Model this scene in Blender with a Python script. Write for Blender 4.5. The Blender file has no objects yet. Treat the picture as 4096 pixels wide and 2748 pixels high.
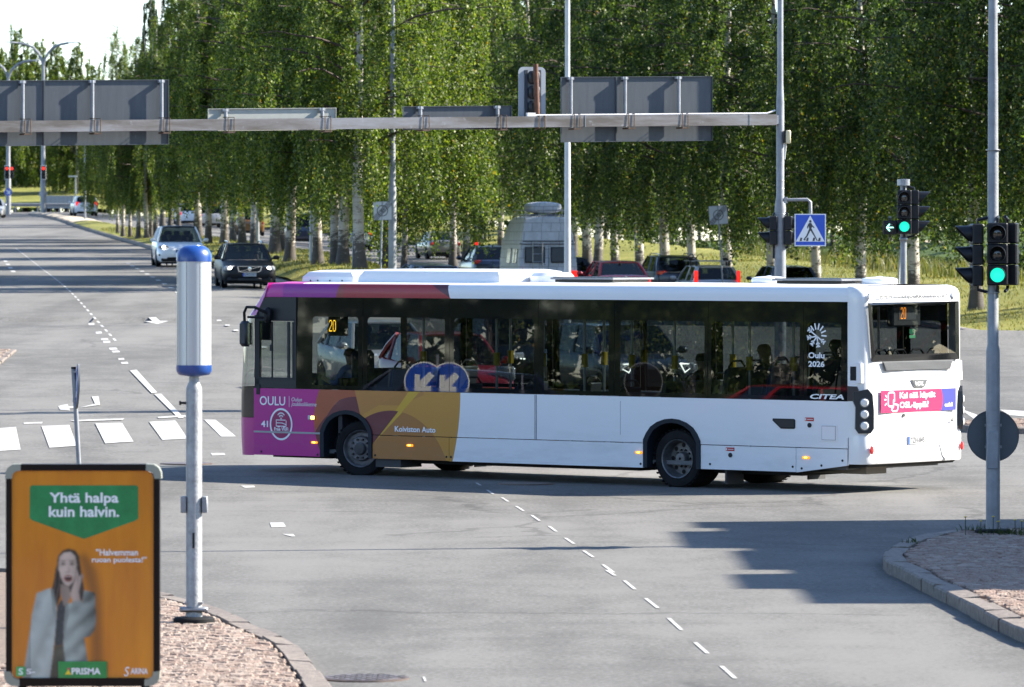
import bpy, bmesh, math, random
import numpy as np
from mathutils import Vector, Matrix, noise
R = math.radians
random.seed(7); np.random.seed(7)
scene = bpy.context.scene
col = scene.collection

# ---------------------------------------------------------------- camera, light, exposure
F_PX, HOR, CAM_H = 21880.0, 960.0, 3.63          # focal length in photo pixels, horizon row, eye height
cam = bpy.data.cameras.new('camera'); cam_o = bpy.data.objects.new('camera', cam); col.objects.link(cam_o)
cam_o.location = (0, 0, CAM_H); cam_o.rotation_euler = (R(90), 0, 0)
cam.sensor_width = 36.0; cam.lens = 36.0 * F_PX / 4096.0
cam.shift_y = -(1374.0 - HOR) / 4096.0
cam.clip_start = 1.0; cam.clip_end = 12000
cam.dof.use_dof = True; cam.dof.focus_distance = 79.0; cam.dof.aperture_fstop = 6.3
scene.camera = cam_o

SUN_EL = R(34.0); SUN_H = Vector((0.985, 0.17))   # direction towards the sun, in plan
wd = bpy.data.worlds.new('World'); scene.world = wd; wd.use_nodes = True
nt = wd.node_tree; nt.nodes.clear()
sky = nt.nodes.new('ShaderNodeTexSky'); sky.sky_type = 'NISHITA'; sky.sun_disc = False
sky.sun_elevation = SUN_EL; sky.sun_rotation = math.atan2(SUN_H.x, SUN_H.y)
sky.air_density = 0.8; sky.dust_density = 0.15; sky.ozone_density = 2.0
bg = nt.nodes.new('ShaderNodeBackground'); bg.inputs['Strength'].default_value = 0.098
wo = nt.nodes.new('ShaderNodeOutputWorld')
nt.links.new(sky.outputs[0], bg.inputs[0]); nt.links.new(bg.outputs[0], wo.inputs[0])
sl = bpy.data.lights.new('sun', 'SUN'); sl.energy = 4.6; sl.angle = R(0.55); sl.color = (1.0, 0.925, 0.81)
so = bpy.data.objects.new('sun', sl); col.objects.link(so)
sd = Vector((SUN_H.x * math.cos(SUN_EL), SUN_H.y * math.cos(SUN_EL), math.sin(SUN_EL)))
so.rotation_euler = sd.to_track_quat('Z', 'Y').to_euler(); so.location = (60, 20, 60)
vs = scene.view_settings
vs.view_transform = 'Standard'; vs.look = 'None'; vs.exposure = 1.9; vs.gamma = 1.0; vs.use_curve_mapping = False
scene.cycles.use_denoising = True
scene.cycles.max_bounces = 8; scene.cycles.transparent_max_bounces = 24
scene.cycles.diffuse_bounces = 3; scene.cycles.glossy_bounces = 4; scene.cycles.caustics_reflective = False; scene.cycles.caustics_refractive = False

# ---------------------------------------------------------------- materials
MATS = {}
def mat(name, c=(.5, .5, .5), rough=.5, metal=0., var=0., vscale=8., bump=0., bscale=60., coat=0., emit=None, estr=0., spec=.5, c2=None):
    if name in MATS: return MATS[name]
    m = bpy.data.materials.new(name); m.use_nodes = True; MATS[name] = m
    n = m.node_tree.nodes; l = m.node_tree.links; b = n['Principled BSDF']
    b.inputs['Base Color'].default_value = (*c, 1); b.inputs['Roughness'].default_value = rough; b.inputs['Metallic'].default_value = metal
    b.inputs['Coat Weight'].default_value = coat; b.inputs['Coat Roughness'].default_value = .06; b.inputs['Specular IOR Level'].default_value = spec
    if var > 0 or c2 or bump > 0:
        tc = n.new('ShaderNodeTexCoord')
    if var > 0 or c2:
        t = n.new('ShaderNodeTexNoise'); t.inputs['Scale'].default_value = vscale; t.inputs['Detail'].default_value = 6; t.inputs['Roughness'].default_value = .62
        l.new(tc.outputs['Object'], t.inputs['Vector'])
        r = n.new('ShaderNodeValToRGB'); r.color_ramp.elements[0].position = .33; r.color_ramp.elements[1].position = .68
        d = c2 if c2 else tuple(x * (1 - var) for x in c); u = c if c2 else tuple(min(1, x * (1 + var)) for x in c)
        r.color_ramp.elements[0].color = (*d, 1); r.color_ramp.elements[1].color = (*u, 1)
        l.new(t.outputs['Fac'], r.inputs['Fac']); l.new(r.outputs['Color'], b.inputs['Base Color'])
    if bump > 0:
        t2 = n.new('ShaderNodeTexNoise'); t2.inputs['Scale'].default_value = bscale; t2.inputs['Detail'].default_value = 4
        l.new(tc.outputs['Object'], t2.inputs['Vector'])
        bp = n.new('ShaderNodeBump'); bp.inputs['Strength'].default_value = bump; bp.inputs['Distance'].default_value = .02
        l.new(t2.outputs['Fac'], bp.inputs['Height']); l.new(bp.outputs['Normal'], b.inputs['Normal'])
    if emit:
        b.inputs['Emission Color'].default_value = (*emit, 1); b.inputs['Emission Strength'].default_value = estr
    return m

def glass(name, tint=(.5, .55, .58), refl=1.0, wave=0.0, wscale=1.2, rough=.0, f0=.05):
    if name in MATS: return MATS[name]
    m = bpy.data.materials.new(name); m.use_nodes = True; MATS[name] = m
    n = m.node_tree.nodes; l = m.node_tree.links; n.clear()
    o = n.new('ShaderNodeOutputMaterial'); mx = n.new('ShaderNodeMixShader'); tr = n.new('ShaderNodeBsdfTransparent'); gl = n.new('ShaderNodeBsdfGlossy')
    tr.inputs['Color'].default_value = (*tint, 1); gl.inputs['Roughness'].default_value = rough; gl.inputs['Color'].default_value = (refl, refl, refl, 1)
    lw = n.new('ShaderNodeLayerWeight'); lw.inputs['Blend'].default_value = .5
    pw = n.new('ShaderNodeMath'); pw.operation = 'POWER'; pw.inputs[1].default_value = 4.2; l.new(lw.outputs['Facing'], pw.inputs[0])
    fr = n.new('ShaderNodeMath'); fr.operation = 'MULTIPLY_ADD'; fr.inputs[1].default_value = 1 - f0; fr.inputs[2].default_value = f0; l.new(pw.outputs[0], fr.inputs[0])
    if wave > 0:
        tc = n.new('ShaderNodeTexCoord'); mp = n.new('ShaderNodeMapping'); mp.inputs['Scale'].default_value = (1, 1, 1.6)
        t = n.new('ShaderNodeTexNoise'); t.inputs['Scale'].default_value = wscale; t.inputs['Detail'].default_value = 1.5
        bp = n.new('ShaderNodeBump'); bp.inputs['Strength'].default_value = wave; bp.inputs['Distance'].default_value = .05
        l.new(tc.outputs['Object'], mp.inputs[0]); l.new(mp.outputs[0], t.inputs['Vector']); l.new(t.outputs['Fac'], bp.inputs['Height'])
        l.new(bp.outputs[0], gl.inputs['Normal']); l.new(bp.outputs[0], lw.inputs['Normal'])
    l.new(fr.outputs[0], mx.inputs[0]); l.new(tr.outputs[0], mx.inputs[1]); l.new(gl.outputs[0], mx.inputs[2]); l.new(mx.outputs[0], o.inputs[0])
    return m

class NB:                                                   # tiny node-building helper
    def __init__(s, name, rough=.5, coat=0.):
        s.m = bpy.data.materials.new(name); s.m.use_nodes = True; MATS[name] = s.m
        s.t = s.m.node_tree; s.b = s.t.nodes['Principled BSDF']; s.b.inputs['Roughness'].default_value = rough
        s.b.inputs['Coat Weight'].default_value = coat; s.b.inputs['Coat Roughness'].default_value = .05
        s.tc = s.t.nodes.new('ShaderNodeTexCoord')
    def link(s, a, b): s.t.links.new(a, b)
    def math(s, op, a, b=0., c=None):
        n = s.t.nodes.new('ShaderNodeMath'); n.operation = op
        for i, v in enumerate((a, b, c)):
            if v is None: continue
            if isinstance(v, (int, float)): n.inputs[i].default_value = v
            else: s.link(v, n.inputs[i])
        return n.outputs[0]
    def mix(s, fac, a, b):
        n = s.t.nodes.new('ShaderNodeMix'); n.data_type = 'RGBA'
        for k, v in ((0, fac), (6, a), (7, b)):
            if isinstance(v, tuple): n.inputs[k].default_value = (*v, 1)
            elif isinstance(v, (int, float)): n.inputs[k].default_value = v
            else: s.link(v, n.inputs[k])
        return n.outputs[2]
    def noise(s, scale, detail=4, rough=.55, vec=None, stretch=None):
        n = s.t.nodes.new('ShaderNodeTexNoise'); n.inputs['Scale'].default_value = scale; n.inputs['Detail'].default_value = detail; n.inputs['Roughness'].default_value = rough
        v = vec or s.tc.outputs['Object']
        if stretch:
            mp = s.t.nodes.new('ShaderNodeMapping'); mp.inputs['Scale'].default_value = stretch[:3]
            if len(stretch) > 3: mp.inputs['Rotation'].default_value = (0, 0, stretch[3])
            s.link(v, mp.inputs[0]); v = mp.outputs[0]
        s.link(v, n.inputs['Vector']); return n.outputs['Fac']
    def ramp(s, fac, *st):
        n = s.t.nodes.new('ShaderNodeValToRGB'); e = n.color_ramp.elements
        while len(e) < len(st): e.new(.5)
        for i, (p, c) in enumerate(st):
            e[i].position = p; e[i].color = (*c, 1) if isinstance(c, tuple) else (c, c, c, 1)
        s.link(fac, n.inputs[0]); return n.outputs[0]
    def color(s, c): s.link(c, s.b.inputs['Base Color'])
    def bump(s, h, st, dist=.02):
        n = s.t.nodes.new('ShaderNodeBump'); n.inputs['Strength'].default_value = st; n.inputs['Distance'].default_value = dist
        s.link(h, n.inputs['Height']); s.link(n.outputs[0], s.b.inputs['Normal'])

# ---------------------------------------------------------------- mesh building
SPLIT = set('mud_flap panel_seam clearance_lamp strap_band pillar bike_clamp ceiling_duct windscreen_pillar rail post_clip intake fog_lamp indicator side_box leg wheel_nut rim_hole panel_bolt unit_bolt joint_line grille_slat eye sliding_frame daytime_lamp drain_hole bumper_seam walking_figure beam_joint cab_partition bar strap'.split())
class MB:
    def __init__(s): s.v = []; s.f = []; s.mi = []; s.m = 0; s.M = None
    def add(s, vs, fs):
        k = len(s.v)
        if s.M is not None: vs = [tuple(s.M @ Vector(p)) for p in vs]
        s.v += [tuple(p) for p in vs]; s.f += [tuple(i + k for i in f) for f in fs]; s.mi += [s.m] * len(fs); return s
    def box(s, c, d, rz=0., M=None, bev=0.):
        x, y, z = d[0] / 2, d[1] / 2, d[2] / 2
        if bev > 0:
            b = min(bev, x * .9, y * .9, z * .9); vs = []
            for sx in (-1, 1):
                for sy in (-1, 1):
                    for sz in (-1, 1):
                        vs += [(sx * (x - b), sy * (y - b), sz * z), (sx * (x - b), sy * y, sz * (z - b)), (sx * x, sy * (y - b), sz * (z - b))]
            bm = bmesh.new(); [bm.verts.new(p) for p in vs]; bmesh.ops.convex_hull(bm, input=bm.verts); bmesh.ops.dissolve_limit(bm, angle_limit=.02, verts=bm.verts, edges=bm.edges)
            bm.verts.index_update(); vs = [tuple(q.co) for q in bm.verts]; fs = [[q.index for q in f.verts] for f in bm.faces]; bm.free()
        else:
            vs = [(i, j, k) for i in (-x, x) for j in (-y, y) for k in (-z, z)]
            fs = [(0, 1, 3, 2), (4, 6, 7, 5), (0, 4, 5, 1), (2, 3, 7, 6), (0, 2, 6, 4), (1, 5, 7, 3)]
        T = Matrix.Translation(c) @ (M.to_4x4() if M is not None else Matrix.Rotation(rz, 4, 'Z'))
        return s.add([tuple(T @ Vector(p)) for p in vs], fs)
    def cyl(s, p0, p1, r0, r1=None, n=12, caps=True):
        r1 = r0 if r1 is None else r1; p0 = Vector(p0); p1 = Vector(p1); d = (p1 - p0)
        q = d.to_track_quat('Z', 'Y'); vs = []
        for p, r in ((p0, r0), (p1, r1)):
            for i in range(n):
                a = 2 * math.pi * i / n; vs.append(tuple(p + q @ Vector((math.cos(a) * r, math.sin(a) * r, 0))))
        fs = [(i, (i + 1) % n, n + (i + 1) % n, n + i) for i in range(n)]
        if caps: fs += [tuple(range(n))[::-1], tuple(range(n, 2 * n))]
        return s.add(vs, fs)
    def tube(s, path, r, n=8, caps=True):
        path = [Vector(p) for p in path]; k = len(path); rs = r if isinstance(r, (list, tuple)) else [r] * k; vs = []
        q = None
        for i, p in enumerate(path):
            d = (path[min(i + 1, k - 1)] - path[max(i - 1, 0)]).normalized()
            if q is None: q = d.to_track_quat('Z', 'Y'); pd = d
            else: q = pd.rotation_difference(d) @ q; pd = d
            for j in range(n):
                a = 2 * math.pi * j / n; vs.append(tuple(p + q @ Vector((math.cos(a) * rs[i], math.sin(a) * rs[i], 0))))
        fs = [(i * n + j, i * n + (j + 1) % n, (i + 1) * n + (j + 1) % n, (i + 1) * n + j) for i in range(k - 1) for j in range(n)]
        if caps: fs += [tuple(range(n))[::-1], tuple(range((k - 1) * n, k * n))]
        return s.add(vs, fs)
    def lathe(s, prof, n=24, axis='Z', c=(0, 0, 0), caps=True):   # prof: (r, h)
        vs = []
        for r, h in prof:
            for j in range(n):
                a = 2 * math.pi * j / n; x, y = math.cos(a) * r, math.sin(a) * r
                p = {'Z': (x, y, h), 'Y': (x, h, y), 'X': (h, x, y)}[axis]; vs.append((p[0] + c[0], p[1] + c[1], p[2] + c[2]))
        k = len(prof); fs = [(i * n + j, i * n + (j + 1) % n, (i + 1) * n + (j + 1) % n, (i + 1) * n + j) for i in range(k - 1) for j in range(n)]
        if caps: fs += [tuple(range(n))[::-1], tuple(range((k - 1) * n, k * n))]
        return s.add(vs, fs)
    def prism(s, pts, a, b, plane='xz'):                       # 2-D outline swept from a to b along the third axis
        n = len(pts); tr = {'xz': lambda p, t: (p[0], t, p[1]), 'xy': lambda p, t: (p[0], p[1], t), 'yz': lambda p, t: (t, p[0], p[1])}[plane]
        vs = [tr(p, a) for p in pts] + [tr(p, b) for p in pts]
        return s.add(vs, [tuple(range(n))[::-1], tuple(range(n, 2 * n))] + [(i, (i + 1) % n, n + (i + 1) % n, n + i) for i in range(n)])
    def loft(s, rings, closed=True, caps=True):
        n = len(rings[0]); vs = [p for r in rings for p in r]; m = n if closed else n - 1
        fs = [(i * n + j, i * n + (j + 1) % n, (i + 1) * n + (j + 1) % n, (i + 1) * n + j) for i in range(len(rings) - 1) for j in range(m)]
        if caps and closed: fs += [tuple(range(n))[::-1], tuple(range((len(rings) - 1) * n, len(rings) * n))]
        return s.add(vs, fs)
    def face(s, pts): return s.add(pts, [tuple(range(len(pts)))])
    def islands(s):
        p = list(range(len(s.v)))
        def find(i):
            while p[i] != i: p[i] = p[p[i]]; i = p[i]
            return i
        for f in s.f:
            r = find(f[0])
            for i in f[1:]: p[find(i)] = r
        out = {}
        for f, m in zip(s.f, s.mi): out.setdefault(find(f[0]), []).append((f, m))
        return list(out.values())
    def build(s, name, mats, parent=None, smooth=40, label=None, fix=True, **props):
        if name in SPLIT:                                   # pieces one can pick apart: an object each
            last = None
            for isl in s.islands():
                q = MB(); ids = sorted({i for f, _ in isl for i in f}); mp = {i: k for k, i in enumerate(ids)}; q.v = [s.v[i] for i in ids]; q.f = [tuple(mp[i] for i in f) for f, _ in isl]; q.mi = [m for _, m in isl]
                last = q._build(name, mats, parent, smooth, label, fix, **props)
            return last
        return s._build(name, mats, parent, smooth, label, fix, **props)
    def _build(s, name, mats, parent=None, smooth=40, label=None, fix=True, **props):
        me = bpy.data.meshes.new(name); me.from_pydata(s.v, [], s.f)
        for m in (mats if isinstance(mats, (list, tuple)) else [mats]): me.materials.append(m)
        me.polygons.foreach_set('material_index', s.mi)
        if fix and len(s.f) < 20000:
            bm = bmesh.new(); bm.from_mesh(me); bmesh.ops.recalc_face_normals(bm, faces=bm.faces); bm.to_mesh(me); bm.free()
        if smooth:
            me.polygons.foreach_set('use_smooth', [True] * len(me.polygons)); me.set_sharp_from_angle(angle=R(smooth))
        me.update(); return link(name, me, parent, label, **props)

def link(name, me, parent=None, label=None, **props):
    o = bpy.data.objects.new(name, me); col.objects.link(o)
    if parent is not None: o.parent = parent
    if label: o['label'] = label
    for k, v in props.items(): o[k] = v
    return o
def tag(o, label, cat, group=None, kind=None):
    o['label'] = label
    if cat: o['category'] = cat
    if group: o['group'] = group
    if kind: o['kind'] = kind
    return o
def thing(name, label, cat, loc=(0, 0, 0), rz=0., group=None):
    o = bpy.data.objects.new(name, None); col.objects.link(o); o.location = loc; o.rotation_euler = (0, 0, rz); o.empty_display_size = .3
    return tag(o, label, cat, group)
def dup(o, parent=None, **kw):
    c = o.copy(); col.objects.link(c)
    if parent is not None: c.parent = parent
    for ch in list(o.children): dup(ch, c)
    return c
def at(px, D): return (px - 2048.0) / F_PX * D               # metres right of the lens axis for a column of the photo at depth D

def text(body, w, h, m, parent, origin, xa, ya, bold=0., shear=0., name='lettering', thick=.0015, keep=False, space=1.):
    cu = bpy.data.curves.new('t', 'FONT'); cu.body = body; cu.size = 1; cu.offset = bold; cu.shear = shear; cu.fill_mode = 'FRONT'; cu.resolution_u = 3
    cu.space_character = space; cu.space_line = .95
    o = bpy.data.objects.new('t', cu); col.objects.link(o)
    dg = bpy.context.evaluated_depsgraph_get(); me = bpy.data.meshes.new_from_object(o.evaluated_get(dg)); bpy.data.objects.remove(o)
    co = np.zeros(len(me.vertices) * 3); me.vertices.foreach_get('co', co); co = co.reshape(-1, 3)
    mn, mx = co.min(0), co.max(0); sx = w / (mx[0] - mn[0]); sy = h / (mx[1] - mn[1])
    if keep: sy = sx
    xa = np.array(xa, float); ya = np.array(ya, float); nn = np.cross(xa, ya)
    out = np.array(origin, float)[None] + (co[:, :1] - mn[0]) * sx * xa + (co[:, 1:2] - mn[1]) * sy * ya + nn * thick
    me.vertices.foreach_set('co', out.ravel()); me.materials.clear(); me.materials.append(m); me.update()
    return link(name, me, parent)

# ---------------------------------------------------------------- terrain
def hermite(pts):
    xs = np.array([p[0] for p in pts], float); ys = np.array([p[1] for p in pts], float); d = np.diff(ys) / np.diff(xs); m = np.zeros(len(xs))
    m[0] = d[0]; m[-1] = d[-1]
    for i in range(1, len(xs) - 1): m[i] = 0 if d[i - 1] * d[i] <= 0 else 2 * d[i - 1] * d[i] / (d[i - 1] + d[i])
    def f(x):
        x = np.clip(np.asarray(x, float), xs[0], xs[-1]); i = np.clip(np.searchsorted(xs, x) - 1, 0, len(xs) - 2); h = xs[i + 1] - xs[i]; t = (x - xs[i]) / h
        return (2 * t**3 - 3 * t**2 + 1) * ys[i] + (t**3 - 2 * t**2 + t) * h * m[i] + (-2 * t**3 + 3 * t**2) * ys[i + 1] + (t**3 - t**2) * h * m[i + 1]
    return f
ZL = hermite([(-200, 0), (70, 0), (84, .02), (100, .3), (125, .8), (150, 1.35), (181, 2.02), (219, 2.54), (290, 3.5), (438, 5.53), (520, 6.3), (700, 6.9), (1600, 7)])
ZR = hermite([(-200, 0), (70, 0), (84, .0), (100, .12), (125, .4), (154, .82), (185, 1.2), (200, 1.3), (240, 1.9), (290, 2.6), (438, 4.6), (520, 5.6), (700, 6.5), (1600, 7)])
def zt(x, y):
    x = np.asarray(x, float); y = np.asarray(y, float)
    w = x + np.clip(.1 * (y - 190), 0, 60); t = np.clip((w + 9) / 14, 0, 1); t = t * t * (3 - 2 * t)
    return ZL(y) * (1 - t) + ZR(y) * t
def Z(x, y): return float(zt(x, y))
def ground(px, py, off=0., lo=35., hi=900.):
    D = np.linspace(lo, hi, 6000); x = (px - 2048) / F_PX * D; z = CAM_H - (py - HOR) / F_PX * D
    k = np.argmax(z <= zt(x, D) + off); d = D[k]; return (float(x[k]), float(d), Z(x[k], d) + off)
# ---------------------------------------------------------------- setting: ground, roads, lawns, kerbs, water
def asphalt():
    s = NB('asphalt', .88); s.b.inputs['Specular IOR Level'].default_value = .2; P = s.tc.outputs['Object']
    big = s.noise(.16, 4, .6, stretch=(1, .35, 1)); mid = s.noise(1.1, 5, .65, stretch=(1, .6, 1)); fine = s.noise(17, 4, .8); grit = s.noise(130, 2, .6)
    trk = s.noise(.55, 3, .5, stretch=(1.0, .07, 1, -.12))
    v = s.math('ADD', s.math('MULTIPLY', big, .42), s.math('ADD', s.math('MULTIPLY', mid, .26), s.math('ADD', s.math('MULTIPLY', fine, .62), s.math('ADD', s.math('MULTIPLY', grit, .30), s.math('MULTIPLY', trk, .30)))))
    c = s.ramp(v, (.50, (.042, .0415, .040)), (.88, (.098, .096, .091)), (1.25, (.165, .161, .152)))
    # cracks: thin dark lines along voronoi borders bent by noise, kept to some places
    vo = s.t.nodes.new('ShaderNodeTexVoronoi'); vo.feature = 'DISTANCE_TO_EDGE'; vo.inputs['Scale'].default_value = .16
    nz = s.t.nodes.new('ShaderNodeTexNoise'); nz.inputs['Scale'].default_value = .8; nz.inputs['Detail'].default_value = 8; nz.inputs['Roughness'].default_value = .7
    s.link(P, nz.inputs['Vector'])
    ad = s.t.nodes.new('ShaderNodeMixRGB'); ad.blend_type = 'ADD'; ad.inputs[0].default_value = 1.6; s.link(P, ad.inputs[1]); s.link(nz.outputs['Color'], ad.inputs[2]); s.link(ad.outputs[0], vo.inputs['Vector'])
    cr = s.math('MULTIPLY', s.math('LESS_THAN', vo.outputs['Distance'], .0075), s.math('GREATER_THAN', s.noise(.09, 2), .50))
    c = s.mix(s.math('MULTIPLY', cr, .34), c, (.028, .027, .027))
    # worn hollows with loose dark stone
    ho = s.math('MULTIPLY', s.math('GREATER_THAN', s.noise(.33, 5, .7), .665), s.math('GREATER_THAN', s.noise(16, 4, .7), .52))
    c = s.mix(s.math('MULTIPLY', ho, .35), c, (.036, .035, .034))
    # tyre smears
    sm = s.ramp(s.noise(.5, 5, .6, stretch=(.10, 2.4, 1, .12)), (.60, 0.), (.74, 1.))
    c = s.mix(s.math('MULTIPLY', sm, .34), c, (.055, .055, .058))
    s.color(c); s.bump(s.math('ADD', s.noise(55, 4, .7), s.math('MULTIPLY', cr, -1.2)), .55, .012)
    return s.m
M_ASPH = asphalt()
def grassmat(name, a, b, d, sc=3.):
    s = NB(name, .8); s.b.inputs['Specular IOR Level'].default_value = .25
    v = s.math('ADD', s.math('MULTIPLY', s.noise(.22, 4, .6), .55), s.math('ADD', s.math('MULTIPLY', s.noise(sc, 5, .7), .35), s.math('MULTIPLY', s.noise(45, 3, .7), .3)))
    s.color(s.ramp(v, (.40, a), (.62, b), (.86, d))); s.bump(s.noise(22, 5, .8), 1., .07); return s.m
M_LAWN = grassmat('lawn_grass', (.085, .105, .022), (.20, .20, .042), (.40, .35, .11))
M_BANK = grassmat('bank_grass', (.028, .050, .012), (.060, .098, .018), (.11, .15, .032), 1.)
M_KERB = mat('granite', (.17, .142, .12), .8, var=.35, vscale=14, bump=.6, bscale=50)
M_KERBB = mat('bank_kerb', (.20, .18, .165), .85, var=.35, vscale=9, bump=.6, bscale=40)
M_WHITE = None
def paintmat():
    s = NB('road_paint', .7); w = s.noise(5, 6, .75); g = s.noise(60, 3, .7)
    k = s.math('ADD', s.math('MULTIPLY', w, .7), s.math('MULTIPLY', g, .5))
    s.color(s.ramp(k, (.44, (.12, .118, .112)), (.54, (.34, .335, .32)), (.74, (.50, .49, .47)))); s.bump(g, .3, .01); return s.m
M_WHITE = paintmat()
M_SETT = [mat('sett_pink', (.255, .188, .148), .85, var=.3, vscale=12, bump=.5, bscale=50), mat('sett_grey', (.26, .205, .168), .85, var=.2, vscale=12, bump=.5, bscale=50),
          mat('sett_red', (.225, .158, .124), .85, var=.3, vscale=12, bump=.5, bscale=50), mat('sett_pale', (.30, .236, .192), .85, var=.25, vscale=12, bump=.5, bscale=50)]
M_SAND = mat('joint_sand', (.16, .122, .094), .95, var=.4, vscale=20, bump=.8, bscale=60)

def sstep(x, a, b): t = min(1, max(0, (x - a) / (b - a))); return t * t * (3 - 2 * t)
def gridsheet(name, xs, ys, zf, m, **kw):
    X, Y = np.meshgrid(xs, ys); Zz = zf(X, Y); nx, ny = len(xs), len(ys)
    v = np.stack([X, Y, Zz], -1).reshape(-1, 3); i = (np.arange(ny - 1)[:, None] * nx + np.arange(nx - 1)[None]).ravel()
    f = np.stack([i, i + 1, i + nx + 1, i + nx], 1)
    me = bpy.data.meshes.new(name); me.from_pydata(v.tolist(), [], f.tolist()); me.materials.append(m); me.polygons.foreach_set('use_smooth', [True] * len(f)); me.update()
    return link(name, me, None, **kw)
KL = [(90, 131), (60, 137), (40, 141.5), (25, 147), (17, 151.3), (14.3, 153.6), (13.3, 157), (12.7, 165), (11.7, 185), (10.7, 195), (8.4, 208), (7.1, 215), (4.3, 235), (2.9, 250), (1.2, 270), (-.9, 290), (-2.2, 300), (-7, 350), (-14, 400), (-24, 460), (-34, 505)]
def smoothline(pts, step):
    p = np.array(pts, float)
    for _ in range(2):
        q = [p[0]]
        for a, b in zip(p[:-1], p[1:]): q += [a * .75 + b * .25, a * .25 + b * .75]
        p = np.array(q + [p[-1]])
    d = np.r_[0, np.cumsum(np.hypot(*np.diff(p, axis=0).T))]; n = max(2, int(d[-1] / step)); t = np.linspace(0, d[-1], n + 1)
    return np.stack([np.interp(t, d, p[:, 0]), np.interp(t, d, p[:, 1])], 1)
def normals(l):
    t = np.gradient(l, axis=0); t /= np.hypot(t[:, 0], t[:, 1])[:, None]; return t
kline = smoothline(KL, 2.0)
kx_of_y = lambda y: np.interp(y, kline[::1, 1], kline[:, 0])
def gz(X, Y):
    z = zt(X, Y) - .45; k = kx_of_y(Y); r = np.clip((X - k - 4) / 6, 0, 1) * np.clip((Y - 142) / 8, 0, 1)
    return z * (1 - r) + (-.8) * r
gridsheet('ground', np.r_[-4000, -1500, -500, -200, np.linspace(-120, 120, 61), 200, 500, 1500, 4000], np.r_[-600, -200, 0, np.linspace(20, 620, 101), 700, 900, 1300, 2500, 6000], gz, M_BANK, kind='structure')
ys = np.r_[np.linspace(18, 150, 67), np.linspace(154, 530, 95)]
def road_sheet():
    vs, fs = [], []; n = 41
    for y in ys:
        rx = 75. if y <= 150 else min(75., float(kx_of_y(y)) + 1.2); lx = -85.
        for x in np.linspace(lx, rx, n): vs.append((x, y, Z(x, y)))
    for i in range(len(ys) - 1):
        for j in range(n - 1): fs.append((i * n + j, i * n + j + 1, (i + 1) * n + j + 1, (i + 1) * n + j))
    b = MB(); b.add(vs, fs); return b.build('road', M_ASPH, None, smooth=80, kind='structure')
road_sheet()
def ribbon(name, line, tdir, offs, hf, m, **kw):
    """surface swept from a kerb line outwards: line points, outward unit vectors, offsets, height function(x, y, s)"""
    vs = []; n = len(offs)
    for p, d in zip(line, tdir):
        for s_ in offs: x, y = p[0] + d[0] * s_, p[1] + d[1] * s_; vs.append((x, y, hf(x, y, s_, p)))
    fs = [(i * n + j, i * n + j + 1, (i + 1) * n + j + 1, (i + 1) * n + j) for i in range(len(line) - 1) for j in range(n - 1)]
    b = MB(); b.add(vs, fs); return b.build(name, m, None, smooth=80, **kw)
def kerb_row(name, line, side, width, height, length, m, parent=None, jit=.012, under=.12):
    """a row of single granite kerb stones along a line; side = +1 puts the stone on the left of travel"""
    root = parent or bpy.data.objects.new(name, None)
    if parent is None: col.objects.link(root); root['kind'] = 'structure'
    l = smoothline(line, length); t = normals(l)
    for i in range(len(l) - 1):
        a, b = Vector(l[i]), Vector(l[i + 1]); d = (b - a); L = d.length - .018; d.normalize(); nrm = Vector((-d.y, d.x)) * side
        z0, z1 = Z(*a), Z(*b); j = [random.uniform(-jit, jit) for _ in range(6)]; w = width * random.uniform(.94, 1.05); ch = .018
        mb = MB(); rings = []
        for (e, zz) in ((a + d * .009, z0), (a + d * (.009 + L), z1)):
            prof = [(0 + j[0], -under), (0 + j[1], height - ch + j[2]), (ch + j[1], height + j[2]), (w, height + j[3]), (w, -under)]
            rings.append([(e.x + nrm.x * q, e.y + nrm.y * q, zz + h) for q, h in prof])
        mb.loft(rings); mb.build('kerb_stone', m, root, smooth=0)
    return root
kd = normals(kline); kn = np.stack([-kd[:, 1], kd[:, 0]], 1); kn *= np.where((kn[:, 0] + kn[:, 1]) < 0, -1, 1)[:, None]
WATER = 1.6
def lawn_h(x, y, s_, p):
    h = Z(x, y) + .12 + .62 * sstep(s_, 0.5, 7) * sstep(p[1], 140, 165) + .10 * noise.noise(Vector((x * .35, y * .2, 0)))* sstep(s_, .5, 2)
    e = 9.5 + 1.2 * noise.noise(Vector((y * .06, 3, 0))) + 26 * (1 - sstep(p[1], 146, 158))
    return h + (WATER - .7 - h) * sstep(s_, e, e + 5.5)
ribbon('lawn', kline, kn, [.28, .6, 1.2, 2, 3, 4, 5, 6, 7, 8, 9, 10, 11, 12, 13, 14, 15.5, 18, 24, 30, 36, 42], lawn_h, M_LAWN, kind='structure')
kerb_row('lawn_kerb', KL[1:16], -1, .3, .14, 1.25, M_KERBB)
w = MB(); wl_ = [(150, 176), (60, 178), (34, 181), (27, 183)] + [(float(kx_of_y(y)) + 12.6, y) for y in (188, 200, 215, 235, 260, 290, 330, 380, 440, 500)] + [(-10, 620), (-10, 1500)]
w.add([(x, y, WATER) for x, y in wl_] + [(150, y, WATER) for x, y in wl_], [(i, i + 1, len(wl_) + i + 1, len(wl_) + i) for i in range(len(wl_) - 1)])
s = NB('river_water', .06); s.b.inputs['Base Color'].default_value = (.022, .024, .016, 1); s.bump(s.noise(.9, 4, .6, stretch=(1, .4, 1)), .12, .1)
w.build('river', s.m, None, kind='structure')
fb = smoothline([(130, 215), (70, 255), (40, 290), (30, 312), (26, 340), (23, 430), (22, 600), (24, 1200)], 8.); fn = np.tile(np.array([[.93, .37]]), (len(fb), 1))
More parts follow.
